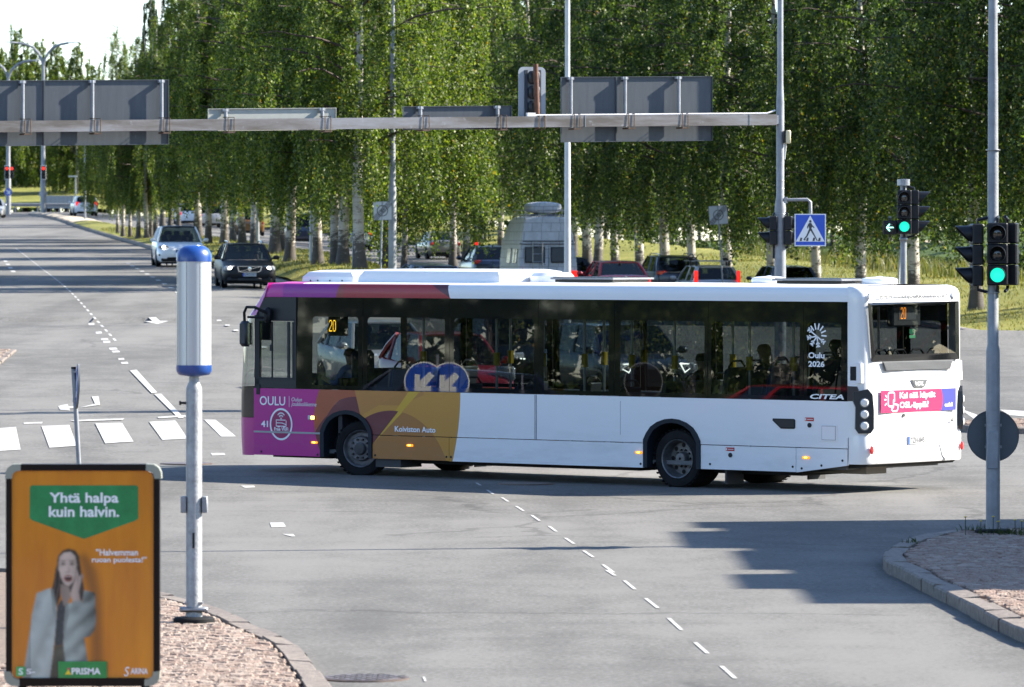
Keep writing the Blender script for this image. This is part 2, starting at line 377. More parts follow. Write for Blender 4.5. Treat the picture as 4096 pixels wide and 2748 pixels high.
def bank_h(x, y, s_, p): return WATER - .4 + .55 * sstep(s_, 0, 1.5) + 1.7 * sstep(s_, 1.5, 14) + 1.6 * sstep(s_, 19, 40) + .35 * noise.noise(Vector((x * .14, y * .07, 5))) * sstep(s_, 1, 4)
ribbon('far_bank', fb, fn, [0, 1, 2, 3, 4.5, 6, 8, 10, 12, 14, 16, 18, 20, 24, 30, 40, 60, 120, 300], bank_h, M_BANK, kind='structure')
ribbon('river_path', fb, fn, [15, 17], lambda x, y, s_, p: bank_h(x, y, s_, p) + .06, mat('gravel_path', (.36, .31, .25), .9, var=.2), kind='structure')
# median between the carriageways: grass, gravel towards its far tip, a kerb along the left carriageway
ML = [(-2.6, 160), (-4.6, 168), (-7.2, 182), (-11.5, 215), (-18, 271), (-27.6, 350), (-32.8, 397), (-37, 430), (-40, 452)]
MR = [(-1.7, 162), (-2.2, 172), (-3.3, 195), (-4.5, 215), (-6.1, 236), (-13, 285), (-24.8, 350), (-31, 400), (-35.6, 430), (-39, 453)]
yy = np.linspace(162, 452, 120); mlx = np.interp(yy, *np.array(ML)[:, ::-1].T); mrx = np.interp(yy, *np.array(MR)[:, ::-1].T)
def medz(x, y):
    l_, r_ = np.interp(y, yy, mlx), np.interp(y, yy, mrx); t = min(1., max(0., (x - l_) / max(.3, r_ - l_))); e = Z(x, y); near = 1 - sstep(y, 212, 262)
    return e + max(0., float(ZL(y)) - e) * (1 - t ** 5) + .13 + (.16 + .34 * near) * math.sin(math.pi * t ** .85) ** .8
def medground(px, py):
    D = np.linspace(160, 420, 1400); x = (px - 2048) / F_PX * D; z = CAM_H - (py - HOR) / F_PX * D
    for a, b, c in zip(x, D, z):
        if c <= medz(a, b): return (float(a), float(b), medz(a, b))
    return ground(px, py, .2)
def median(name, sel, m):
    vs, fs = [], []; n = 9; rows = np.where(sel)[0]
    for i in rows:
        for t in np.linspace(0, 1, n): x = mlx[i] + .1 + (mrx[i] - mlx[i] - .1) * t; vs.append((x, yy[i], medz(x, yy[i]) + .05 * noise.noise(Vector((x * .6, yy[i] * .4, 0)))))
    for i in range(len(rows) - 1):
        for j in range(n - 1): fs.append((i * n + j, i * n + j + 1, (i + 1) * n + j + 1, (i + 1) * n + j))
    b = MB(); b.add(vs, fs); b.build(name, m, None, smooth=80, kind='structure')
median('median_lawn', yy < 372, M_LAWN); median('median_gravel', yy > 369, mat('pale_gravel', (.42, .36, .27), .95, var=.3, vscale=3, bump=1, bscale=12))
kerb_row('median_kerb', ML, -1, .22, .15, 2.2, M_KERBB)
kerb_row('median_kerb', MR, 1, .22, .15, 4.0, M_KERBB)
# grass rise beyond the far end of the left road
gridsheet('grass_rise', np.linspace(-110, 10, 31), np.linspace(500, 640, 15), lambda X, Y: zt(X, Y) + .05 + 2.6 * np.clip((Y - 505) / 60, 0, 1) ** 1.2 + .4 * np.sin(X * .11), M_LAWN, kind='structure')

# ---- paved islands of granite setts with kerb stones
def inside(p, poly):
    c = False; n = len(poly)
    for i in range(n):
        a, b = poly[i], poly[i - 1]
        if (a[1] > p[1]) != (b[1] > p[1]) and p[0] < (b[0] - a[0]) * (p[1] - a[1]) / (b[1] - a[1]) + a[0]: c = not c
    return c
def island(name, edge, back, side, weights, view, kw, h=.12, sett=(.135, .10), single=300):
    """edge: kerb line seen from the road; back: closing points of the paved area; side: which side of the line is paved"""
    root = bpy.data.objects.new(name, None); col.objects.link(root); root['kind'] = 'structure'
    kerb_row(name, edge, side, kw, h, .95, M_KERB, parent=root)
    l = smoothline(edge, .4); t = normals(l); nn = np.stack([-t[:, 1], t[:, 0]], 1) * side
    poly = [tuple(p) for p in (l + nn * (kw + .01))] + list(back)
    b = MB(); zb = [(p[0], p[1], Z(*p) + h - .03) for p in poly]; b.face(zb); b.build('bedding', M_SAND, root, smooth=0)
    xs = [p[0] for p in poly]; ysr = [p[1] for p in poly]; cells = []
    y = min(ysr); r = 0
    while y < max(ysr):
        x = min(xs) + (r % 2) * sett[0] * .5
        while x < max(xs):
            cx, cy = x + random.uniform(-.012, .012), y + random.uniform(-.008, .008) + .05 * math.sin(x * 1.3 + r * .05)
            if all(inside((cx + dx, cy + dy), poly) for dx in (-.05, .05) for dy in (-.03, .03)): cells.append((cx, cy))
            x += sett[0]
        y += sett[1]; r += 1
    cells.sort(key=lambda c: view(c))
    var = []
    for k in range(10):
        mb = MB(); a, d = sett[0] - random.uniform(.010, .022), sett[1] - random.uniform(.010, .018); mb.box((0, 0, 0), (a, d, .07), bev=.014)
        mb.v = [(p[0] + random.uniform(-.006, .006), p[1] + random.uniform(-.006, .006), p[2] + random.uniform(-.004, .004)) for p in mb.v]; var.append(mb)
    mm = {}
    for i, c in enumerate(cells[:single]):
        k = random.randrange(10); mi = random.choices(range(4), weights)[0]
        if (k, mi) not in mm:
            o = var[k].build('sett', M_SETT[mi], root, smooth=0); mm[(k, mi)] = o.data
        else: o = link('sett', mm[(k, mi)], root)
        o.location = (c[0], c[1], Z(*c) + h - .03 + random.uniform(-.006, .006)); o.rotation_euler = (random.uniform(-.04, .04), random.uniform(-.04, .04), random.uniform(-.07, .07))
    rest = MB()
    for c in cells[single:6000]:
        k = random.randrange(10); rest.m = random.choices(range(4), weights)[0]; rest.M = Matrix.Translation((c[0], c[1], Z(*c) + h - .03 + random.uniform(-.006, .006))) @ Matrix.Rotation(random.uniform(-.07, .07), 4, 'Z')
        rest.add(var[k].v, var[k].f)
    if rest.v: rest.build('sett_paving', M_SETT, root, smooth=0, fix=False)['kind'] = 'stuff'
    return root
def gp(px, py, z=0.): D = F_PX * (CAM_H - z) / (py - HOR); return ((px - 2048) / F_PX * D, D)
eL = [(-9.5, 60.4)] + [gp(*p, .12) for p in ((0, 2262), (330, 2300), (643, 2368), (743, 2392), (816, 2410), (903, 2436), (979, 2476), (1060, 2514), (1141, 2547), (1200, 2579), (1265, 2660), (1325, 2744))] + [(-1.2, 40.8), (-1.0, 38)]
island('traffic_island', eL, [(-1.2, 36), (-9.5, 36)], -1, (6, 2, 1, 3), lambda c: (0 if (c[0] - 0) / c[1] * F_PX > -1430 else 1, c[1]), .2)
eR = [(12.0, 66.6), (8, 66.6)] + [gp(*p, .13) for p in ((3900, 2110), (3759, 2122), (3650, 2146), (3575, 2176), (3537, 2203), (3527, 2226), (3542, 2248), (3618, 2275), (3688, 2317), (3769, 2356), (3867, 2405), (4002, 2475), (4096, 2517))] + [(5.1, 45), (5.6, 40)]
island('traffic_island', eR, [(12, 40)], 1, (4, 1, 4, 0.6), lambda c: (0 if (c[0]) / c[1] * F_PX < 2060 else 1, c[1]), .22, h=.13)
eC = [(12, 103.5), (9.2, 103.2), (8.2, 102.2), (8.0, 100.6), (8.6, 99.2), (12, 98.8)]
island('traffic_island', eC, [(12, 100)], 1, (5, 1, 2, 1), lambda c: (c[0], c[1]), .2, h=.12, single=60)
eB = [(-11.95, 132), (-11.65, 124), (-11.35, 118), (-10.9, 108), (-10.9, 104)]
island('pavement', eB, [(-16, 104), (-16, 132)], -1, (3, 4, 1, 1), lambda c: (-c[0], c[1]), .15, h=.05, sett=(.3, .22), single=40)

# ---- painted markings: sheets 5 mm above the asphalt
marks = bpy.data.objects.new('road_markings', None); col.objects.link(marks); marks['kind'] = 'structure'
def mark(name, pts, lift=.006):
    P = [Vector(p) for p in pts]; b = MB(); n = len(P)
    if n == 4:
        k = max(1, int(max((P[0] - P[1]).length, (P[0] - P[3]).length) / 1.2)); g = []
        for i in range(k + 1):
            for j in range(k + 1):
                u, v = i / k, j / k; q = P[0] * (1 - u) * (1 - v) + P[1] * u * (1 - v) + P[2] * u * v + P[3] * (1 - u) * v; g.append((q.x, q.y, Z(q.x, q.y) + lift))
        b.add(g, [(i * (k + 1) + j, i * (k + 1) + j + 1, (i + 1) * (k + 1) + j + 1, (i + 1) * (k + 1) + j) for i in range(k) for j in range(k)])
    else: b.face([(p.x, p.y, Z(p.x, p.y) + lift) for p in P])
    return b.build(name, M_WHITE, marks, smooth=0)
def markpx(name, *px): return mark(name, [ground(*p) for p in px])
G9 = lambda x, y: (x * .6376, 900 + y * .6376)
for q in ([(-40, 1280), (100, 1270), (130, 1412), (-40, 1423)], [(260, 1265), (435, 1258), (482, 1388), (310, 1400)], [(597, 1248), (765, 1242), (838, 1362), (660, 1373)],
          [(935, 1237), (1100, 1228), (1178, 1343), (1018, 1352)], [(1280, 1225), (1352, 1225), (1480, 1330), (1388, 1332)]): markpx('crossing_stripe', *[G9(*p) for p in q])
for q in ([(148, 1242), (268, 1237), (262, 1248), (150, 1252)], [(440, 1229), (780, 1215), (770, 1225), (470, 1236)], [(985, 1207), (1160, 1195), (1168, 1206), (1000, 1215)]): markpx('stop_line', *[G9(*p) for p in q])
for q in ([(815, 915), (857, 910), (985, 1053), (952, 1058)], [(968, 1062), (1012, 1062), (1155, 1212), (1120, 1214)]): markpx('lane_line', *[G9(*p) for p in q])
for q in ([(930, 582), (978, 580), (1003, 602), (1058, 604), (988, 623), (905, 606), (958, 604)], [(365, 1140), (400, 1131), (425, 1129), (428, 1140), (470, 1140), (470, 1149), (435, 1152), (440, 1166), (378, 1163)], [(575, 1078), (618, 1076), (628, 1132), (560, 1140), (500, 1146), (560, 1133), (596, 1125)]):
    markpx('lane_arrow', *[G9(*p) for p in q])
def dashes(a, b, n, frac, wd, name='lane_dash', taper=None):
    a, b = Vector(a), Vector(b); d = (b - a).normalized(); nn = Vector((-d.y, d.x)); L = (b - a).length / n
    for i in range(n):
        p = a + d * L * i; q = p + d * L * frac; h = nn * (wd / 2); mark(name, [(p - h)[:], (p + h)[:], (q + h)[:], (q - h)[:]])
dashes((-10.0, 138), (-24.5, 270), 44, .5, .065)
for q in ([(553, 618), (590, 616), (594, 628), (556, 630)], [(600, 672), (636, 670), (641, 682), (604, 684)], [(632, 714), (676, 712), (680, 722), (636, 724)], [(646, 730), (690, 729), (694, 740), (650, 742)],
          [(683, 773), (730, 771), (738, 783), (690, 785)], [(700, 791), (747, 789), (754, 801), (708, 803)], [(741, 839), (777, 837), (782, 846), (744, 848)], [(757, 863), (800, 861), (807, 872), (763, 874)]):
    markpx('lane_dash', *[G9(*p) for p in q])
for q in ([(1358, 596), (1385, 595), (1391, 603), (1362, 604)], [(1410, 627), (1438, 626), (1444, 634), (1415, 635)], [(1463, 659), (1492, 658), (1498, 666), (1468, 667)], [(1625, 762), (1668, 760), (1676, 772), (1632, 774)]): markpx('lane_dash', *[G9(*p) for p in q])
p0, p1 = ground(510, 1053)[:2], ground(800, 1240)[:2]; dashes(p0, p1, 12, .3, .16)
p0, p1 = ground(20, 1043)[:2], ground(62, 1098)[:2]; dashes(p0, p1, 4, .4, .16)
for a, b in (((1905, 1933), (1923, 1944)), ((1949, 1963), (1973, 1979)), ((2008, 1993), (2033, 2008)), ((2065, 2026), (2094, 2045)), ((2127, 2063), (2159, 2085)), ((2196, 2107), (2226, 2128)), ((2261, 2155), (2296, 2178)), ((2334, 2205), (2373, 2231)), ((2412, 2262), (2454, 2293)),
             ((2426, 2282), (2461, 2306)), ((2498, 2326), (2540, 2359)), ((2583, 2398), (2632, 2436)), ((2675, 2477), (2726, 2524)), ((2781, 2575), (2831, 2616)), ((2886, 2667), (2941, 2719))):
    p, q = Vector(ground(*a)[:2]), Vector(ground(*b)[:2]); h = Vector((1, 0)) * .019; mark('guide_dash', [(p - h)[:], (p + h)[:], (q + h)[:], (q - h)[:]])
markpx('guide_dash', (1079, 2094), (1134, 2092), (1144, 2110), (1086, 2112)); markpx('guide_dash', (1128, 2140), (1172, 2139), (1182, 2150), (1168, 2149)); markpx('guide_dash', (962, 1945), (1016, 1944), (1021, 1952), (980, 1953))
markpx('guide_dash', (843, 1815), (897, 1814), (902, 1823), (849, 1824)); markpx('guide_dash', (1690, 2712), (1700, 2712), (1706, 2730), (1697, 2730))
for q in ([(3845, 1640), (3862, 1644), (3930, 1668), (3900, 1680)], [(4000, 1640), (4130, 1648), (4130, 1668), (4040, 1662)]): markpx('crossing_stripe', *q)
# ironwork in the carriageway
def cover(px, py, r, label, name, holes=False):
    x, y, z = ground(px, py); t = thing(name, label, 'manhole cover' if not holes else 'drain', (x, y, z))
    b = MB(); b.lathe([(r, 0), (r, .012), (r * .9, .014)], 28); b.build('rim', mat('rust_iron', (.13, .10, .085), .6, .6, var=.3), t)
    b = MB(); b.lathe([(r * .885, .0), (r * .885, .018)], 28); b.build('plate', mat('cast_iron', (.16, .13, .12), .5, .5, var=.3, vscale=14, bump=.6, bscale=25), t)
    if holes:
        b = MB()
        for i in range(-3, 4):
            for j in range(-3, 4):
                if i * i + j * j < 11: b.lathe([(.032, .0185), (.032, .0195)], 8, c=(i * r * .24 + (j % 2) * .04, j * r * .24, 0))
        b.build('drain_hole', mat('hole_black', (.006, .006, .006), .9), t)
cover(1458, 2718, .37, 'round perforated drain cover in the asphalt beside the left kerb', 'drain_cover', True)
cover(746, 1857, .42, 'dark round manhole cover behind the blue capped bollard', 'manhole_cover')
cover(2105, 1937, .42, 'dark round manhole cover under the bus between its axles', 'manhole_cover')
# ---------------------------------------------------------------- the bus
TH = R(39.0); BUS_LOC = (5.03 + math.sin(TH) * 1.275, 78.1 + math.cos(TH) * 1.275, 0.0)
HW = 1.275
bus = thing('city_bus', 'long white city bus with magenta and orange livery turning across the junction', 'bus', BUS_LOC, R(141.0))
M_BLK = mat('black_trim', (.008, .009, .011), .5, spec=.25); M_RUB = mat('rubber', (.010, .010, .011), .8, var=.3, vscale=5, spec=.2)
M_WP = mat('white_paint', (.74, .75, .76), .3, coat=.5); M_DARK = mat('dark_grey_plastic', (.018, .02, .024), .5, spec=.25)
M_ALU = mat('bare_steel', (.27, .28, .30), .42, .85, var=.2, vscale=9); M_GAL = mat('galvanised', (.235, .25, .27), .55, .35, var=.16, vscale=5, bump=.15, bscale=40)
M_TW = mat('print_white', (.80, .81, .82), .45); M_TD = mat('print_dark', (.05, .05, .06), .5)
M_FRIT = mat('window_frit', (.006, .007, .008), .03, spec=.62, bump=.02, bscale=.6)
M_WIN = glass('bus_glass', (.30, .335, .345), wave=.020, wscale=.55, f0=.05)
M_SCR = glass('windscreen_glass', (.62, .66, .66), wave=.01)
M_AMB = mat('amber_lens', (.75, .22, .01), .25, emit=(1, .35, .02), estr=.35); M_AMBL = mat('amber_lit', (1, .5, .05), .3, emit=(1, .5, .06), estr=3.)
M_RED = mat('red_lens', (.55, .012, .012), .15, coat=.6); M_REDL = mat('red_lamp_lit', (.8, .02, .02), .2, emit=(1, .02, .012), estr=.35)
M_LENS = mat('clear_lens', (.78, .78, .76), .12, coat=.8)
M_LED = mat('led_amber', (.9, .5, .02), .5, emit=(1, .55, .03), estr=1.5)
M_LED2 = mat('led_orange', (.9, .3, .02), .5, emit=(1, .30, .02), estr=.9)

def livery():
    s = NB('bus_livery', .40, .12); sp = s.t.nodes.new('ShaderNodeSeparateXYZ'); s.link(s.tc.outputs['Object'], sp.inputs[0]); u, z = sp.outputs[0], sp.outputs[2]; M = s.math
    gt = lambda a, b: M('GREATER_THAN', a, b); lt = lambda a, b: M('LESS_THAN', a, b); AND = lambda *k: k[0] if len(k) == 1 else M('MULTIPLY', k[0], AND(*k[1:]))
    def line(p, q):                              # 1 on the side of larger u of the line p-q
        (u0, z0), (u1, z1) = p, q; k = (u1 - u0) / (z1 - z0); return gt(M('SUBTRACT', u, M('MULTIPLY', M('SUBTRACT', z, z0), k)), u0)
    def disc(c, r, sz=1.): return lt(M('ADD', M('POWER', M('ABSOLUTE', M('SUBTRACT', u, c[0])), 2.), M('POWER', M('ABSOLUTE', M('MULTIPLY', M('SUBTRACT', z, c[1]), sz)), 2.)), r * r)
    MAG, ORB, DRED, OCH, YEL, BRN, WHT = (.44, .006, .21), (.36, .075, .018), (.125, .014, .020), (.50, .235, .026), (.56, .33, .018), (.36, .145, .024), (.74, .75, .76)
    zz = M('SUBTRACT', 1.32, z); edge = M('ADD', 7.478, M('MULTIPLY', M('POWER', M('MAXIMUM', zz, 0.), 2.), .14))
    c = s.mix(gt(u, edge), WHT, OCH)
    c = s.mix(AND(gt(u, edge), disc((8.85, -.16), 1.18)), c, BRN)
    c = s.mix(AND(line((8.27, 1.30), (9.22, .50)), disc((8.85, -.16), 1.18)), c, YEL)
    c = s.mix(AND(line((8.05, 1.32), (9.0, 1.0)), gt(u, 8.2), gt(z, 1.1)), c, (.42, .175, .026))
    c = s.mix(AND(line((8.28, 1.32), (9.22, .50)), M('SUBTRACT', 1., line((8.50, 1.32), (9.22, .50)))), c, YEL)
    c = s.mix(AND(line((8.58, 1.14), (9.22, .50)), disc((8.85, -.16), 1.18)), c, DRED)
    c = s.mix(AND(line((8.62, 1.32), (9.48, .92)), gt(u, 8.62), M('SUBTRACT', 1., disc((8.85, -.16), 1.18))), c, (.44, .185, .027))
    c = s.mix(AND(line((9.585, 1.32), (9.47, .93)), gt(z, .6)), c, ORB)
    c = s.mix(AND(line((9.585, 1.32), (9.47, .93)), disc((9.55, .12), 1.10)), c, DRED)
    c = s.mix(AND(gt(u, 9.9), M('SUBTRACT', 1., disc((9.55, .12), 1.0)), M('SUBTRACT', 1., disc((9.35, .35), .98))), c, ORB)
    mg = gt(u, M('ADD', 10.285, M('MULTIPLY', M('SUBTRACT', 1., M('POWER', M('DIVIDE', M('ABSOLUTE', M('SUBTRACT', z, .86)), .5), 2.)), .13)))
    c = s.mix(mg, c, MAG)
    # roof edge
    r = s.mix(gt(u, M('ADD', 7.69, M('MULTIPLY', M('SUBTRACT', z, 2.76), .29))), WHT, (.08, .010, .022))
    r = s.mix(line((8.03, 2.93), (7.70, 2.76)), r, (.32, .018, .024)); r = s.mix(gt(u, M('ADD', 9.97, M('MULTIPLY', M('SUBTRACT', z, 2.75), -.28))), r, (.36, .055, .022))
    r = s.mix(gt(u, 9.82), r, (.26, .034, .024)); r = s.mix(gt(u, M('ADD', 9.97, M('MULTIPLY', M('SUBTRACT', z, 2.75), -.28))), r, (.26, .010, .225)); r = s.mix(gt(u, 11.06), r, (.42, .016, .235))
    r = s.mix(AND(gt(z, 2.952), lt(u, 10.7)), r, WHT); r = s.mix(AND(gt(z, 2.952), gt(u, 10.7)), r, (.50, .05, .27))
    c = s.mix(gt(z, 2.0), c, r)
    # road dirt low down
    d = s.ramp(s.noise(2.2, 6, .7, stretch=(.5, 1, 2)), (.45, 0.), (.75, 1.)); g = M('MULTIPLY', M('MULTIPLY', d, M('SUBTRACT', 1.15, M('MINIMUM', z, 1.1))), .30)
    s.color(s.mix(g, c, (.20, .17, .14))); return s.m
M_LIV = livery()
def arch(c, top=1.01):                                        # wheel arch outline, front to rear
    return [(c + .525, .28), (c + .525, .69), (c + .47, .79), (c + .39, .885), (c + .27, .955), (c + .13, .998), (c, top), (c - .13, .998), (c - .27, .955), (c - .39, .885), (c - .47, .79), (c - .525, .69), (c - .525, .28)]
AF, AR = 9.755, 3.452
af = [p for p in arch(AF) if p[1] > .6]; ar = [p for p in arch(AR) if p[1] > .6]
def side_panel(pts, y0, y1, m, name='side_panel'): b = MB(); b.prism(pts, y0, y1); return b.build(name, m, bus, smooth=0)
for sy in (1, -1):
    y1, y0 = sy * HW, sy * (HW - .04)
    side_panel([(11.66, .645), (11.66, 1.318)] + [(6.006, 1.318), (6.006, .645)] + [(AF - .525, .645)] + af[::-1] + [(AF + .525, .645)], y0, y1, M_LIV)
    side_panel([(5.994, .645), (5.994, 1.318), (.29, 1.318), (.29, .645), (AR - .525, .645)] + ar[::-1] + [(AR + .525, .645)], y0, y1, M_LIV)
    for a, b_, zb in ((11.66, 10.288, .28), (9.222, 7.702, .28), (7.694, 3.984, .275), (2.92, 1.206, .285), (1.198, .295, None)):
        pts = [(a, .28 if zb is None else zb), (a, .634), (b_, .634), (b_, .40 if zb is None else zb)]
        side_panel(pts, y0, sy * (HW + .002), M_LIV, 'skirt_panel')
    for c in (AF, AR):
        o = arch(c); i = [((p[0] - c) * .86 + c, p[1] if p[1] < .3 else (p[1] - .28) * .915 + .28) for p in o]
        b = MB(); n = len(o); ya, yb = sy * .63, sy * (HW + .018); r = 0
        ring = [[(p[0], ya, p[1]) for p in o], [(p[0], yb, p[1]) for p in o], [(p[0], yb - sy * .004, p[1]) for p in i], [(p[0], ya, p[1]) for p in i]]
        b.loft([[ring[k][j] for k in range(4)] for j in range(n)]); b.build('wheel_arch', mat('arch_rubber', (.012, .017, .025), .6, spec=.25), bus, smooth=30)
        b = MB(); b.prism(o, sy * .62, sy * .64); b.prism([(p[0] * 1, p[1]) for p in o][1:-1], sy * .64, sy * .66); b.build('wheel_well', mat('well_black', (.008, .008, .009), .9), bus, smooth=0)
b = MB(); b.box((10.97, HW + .004, .64), (1.37, .012, .028)); b.build('trim_strip', mat('satin_grey', (.30, .31, .33), .4, .5), bus, smooth=0)
# seams, screws and scuffs of the side skin
b = MB()
for u_ in (6.012, 6.035): b.box((u_, HW + .001, .98), (.006, .006, .66))
b.box((4.41, HW, 1.0), (.004, .004, .5)); b.build('panel_seam', mat('seam', (.16, .17, .18), .7), bus, smooth=0)
b = MB()
for u_, z_ in ((11.5, .33), (10.34, .31), (9.17, .33), (7.75, .34), (7.66, .34), (4.03, .33), (2.75, .36), (1.26, .36), (1.10, .34), (.75, .39), (.38, .47)): b.cyl((u_, HW, z_), (u_, HW + .008, z_), .018, n=8)
b.build('panel_bolt', M_DARK, bus)

# near and far glazing
W = [(10.785, 9.442, 10.46, 9.53), (9.434, 7.706, 9.34, 7.80), (7.698, 5.990, 7.62, 6.06), (5.982, 4.540, 5.87, 4.64), (4.532, 2.808, 4.42, 2.87), (2.800, 1.086, 2.74, 1.15), (1.078, .300, 1.02, .42)]
def pane(u1, u0, c1, c0, y, sy, zlo=1.385, zhi=2.445):
    zb, ztp = 1.326, 2.742; b = MB(); O = [(u1, zb), (u1, ztp), (u0, ztp), (u0, zb)]; r = .05
    I = [(c1, zlo), (c1, zhi - r), (c1 - r * .3, zhi - r * .3), (c1 - r, zhi), (c0 + r, zhi), (c0 + r * .3, zhi - r * .3), (c0, zhi - r), (c0, zlo)]
    yt = lambda z: y - sy * .022 * (z - 1.326) / 1.416
    v = [(p[0], yt(p[1]), p[1]) for p in O] + [(p[0], yt(p[1]), p[1]) for p in I]
    b.add(v, [(0, 1, 5, 4), (1, 6, 5), (1, 7, 6), (1, 2, 8, 7), (2, 9, 8), (2, 10, 9), (2, 3, 11, 10), (3, 0, 4, 11)]); b.m = 1
    b.add([v[i] for i in range(4, 12)], [tuple(range(8))]); b.m = 0
    e = .012 * sy; b.add([(p[0], yt(p[1]), p[1]) for p in O] + [(p[0], yt(p[1]) - e, p[1]) for p in O], [(i, (i + 1) % 4, 4 + (i + 1) % 4, 4 + i) for i in range(4)])
    return b.build('side_window', [M_FRIT, M_WIN], bus, smooth=0)
for i, w_ in enumerate(W):
    pane(*w_, HW - .006 + .0012 * (i % 2), 1)
    pane(w_[0], w_[1], w_[0] - .12, w_[1] + .12, -(HW - .006), -1)
b = MB()
for sy in (1, -1): b.box((5.6, sy * (HW - .03), 2.744), (10.6, .05, .006))
b.build('window_gutter', M_BLK, bus, smooth=0)
# drivers cab on the near side
b = MB()
b.prism([(11.63, 1.326), (11.63, 1.485), (10.79, 1.485), (10.79, 1.326)], 1.24, 1.27); b.prism([(11.615, 2.37), (11.56, 2.62), (11.46, 2.715), (11.36, 2.742), (10.79, 2.742), (10.79, 2.37)], 1.24, 1.27)
b.prism([(11.66, 1.485), (11.63, 2.37), (11.59, 2.37), (11.60, 1.485)], 1.24, 1.27); b.prism([(10.83, 1.485), (10.83, 2.37), (10.79, 2.37), (10.79, 1.485)], 1.24, 1.27)
b.build('cab_surround', mat('cab_black', (.016, .017, .020), .4, spec=.35), bus, smooth=0)
b = MB(); b.box((11.215, 1.262, 1.925), (.76, .006, .88)); cw = b.build('cab_window', M_SCR, bus, smooth=0)
b = MB()
for u_, w_ in ((11.285, .022), (10.945, .05), (10.85, .03)): b.box((u_, 1.266, 1.925), (w_, .016, .87))
b.box((11.46, 1.25, 2.22), (.28, .01, .30)); b.box((11.215, 1.266, 2.385), (.78, .02, .03)); b.box((11.215, 1.266, 1.475), (.78, .02, .03)); b.box((11.30, 1.272, 1.95), (.05, .02, .10)); b.build('sliding_frame', M_DARK, cw, smooth=0)
b = MB(); b.box((11.57, 1.272, 1.30), (.07, .02, .16)); b.build('wiper_cover', M_DARK, bus, smooth=0)

# roof: one profile swept along the bus
prof = [(HW - .004, 2.744), (HW - .003, 2.82), (HW - .010, 2.885), (HW - .035, 2.935), (HW - .09, 2.965), (.85, 2.985), (0, 2.995)]
prof = prof + [(-y, z) for y, z in prof[-2::-1]]
rings = []
for u_, sc_, dz in ((.22, 1, 0), (.4, 1, 0), (3, 1, 0), (7.7, 1, 0), (9.9, 1, 0), (11.06, 1, 0), (11.30, .999, -.006), (11.45, .99, -.03)): rings.append([(u_, y * sc_, z if z < 2.75 else z + dz) for y, z in prof])
b = MB(); b.loft(rings, closed=False); b.build('roof', M_LIV, bus, smooth=50)
b = MB(); b.box((5.8, 0, 2.70), (11, 2.42, .05)); b.build('ceiling_lining', mat('grey_lining', (.30, .31, .32), .7), bus, smooth=0)
b = MB()
for sy in (1, -1): b.box((5.5, sy * 1.13, 2.56), (10.4, .22, .22))
b.build('ceiling_duct', mat('dark_lining', (.06, .065, .07), .6), bus, smooth=0)

# front end, built as shells over one plan curve with a raked nose
PL = [(11.655, 0), (11.86, .008), (11.96, .045), (12.04, .125), (12.09, .34), (12.13, .8), (12.15, HW)]
def nose(z):
    rk = float(np.interp(z, [.27, .6, 1.2, 2.0, 2.5, 2.75, 2.9, 2.97], [.05, 0, 0, .10, .30, .42, .55, .68])); k = 1 - rk / .62 if rk < .5 else .12 - (rk - .5) * .3
    sh = float(np.interp(z, [2.4, 2.75, 2.97], [0, .22, .30])); h = [(11.655 + (u_ - 11.655) * max(k, .05) - sh, HW - v, z) for u_, v in PL]
    return h + [(p[0], -p[1], z) for p in h[-2::-1]]
def shell(name, zs, m): b = MB(); b.loft([nose(z) for z in zs], closed=False); return b.build(name, m, bus, smooth=50)
M_MAG = mat('magenta_paint', (.46, .008, .205), .28, coat=.5); M_PNK = mat('pink_paint', (.42, .02, .235), .28, coat=.5)
shell('front_bumper', (.27, .33, .5, .70, .80, .855), M_MAG); shell('front_mask', (.862, 1.0, 1.2, 1.335), mat('gloss_black', (.012, .012, .014), .12, coat=.6))
shell('windscreen', (1.34, 1.6, 1.9, 2.2, 2.45), M_SCR); shell('front_cowl', (2.455, 2.6, 2.75, 2.86, 2.93, 2.965), M_PNK)
b = MB(); b.box((11.60, HW - .03, 1.95), (.10, .05, 1.26)); b.box((11.60, -HW + .03, 1.95), (.10, .05, 1.26)); b.build('windscreen_pillar', M_DARK, bus, smooth=0)
mr = MB(); mr.box((11.62, HW + .25, 2.17), (.20, .14, .40), bev=.05); mi = mr.build('wing_mirror', mat('mirror_black', (.014, .017, .024), .45), bus)
b = MB(); b.tube([(11.30, HW, 2.45), (11.30, HW + .12, 2.5), (11.42, HW + .25, 2.585), (11.58, HW + .26, 2.585), (11.63, HW + .26, 2.5), (11.63, HW + .25, 2.33)], .024); b.tube([(11.34, HW + .05, 2.42), (11.6, HW + .22, 2.43)], .018); b.box((11.32, HW + .06, 2.46), (.13, .12, .24), bev=.04); b.build('mirror_arm', M_BLK, mi)
b = MB(); b.box((11.515, HW + .25, 2.17), (.008, .11, .34)); b.build('mirror_glass', mat('mirror', (.7, .7, .7), .03, 1.), mi, smooth=0)

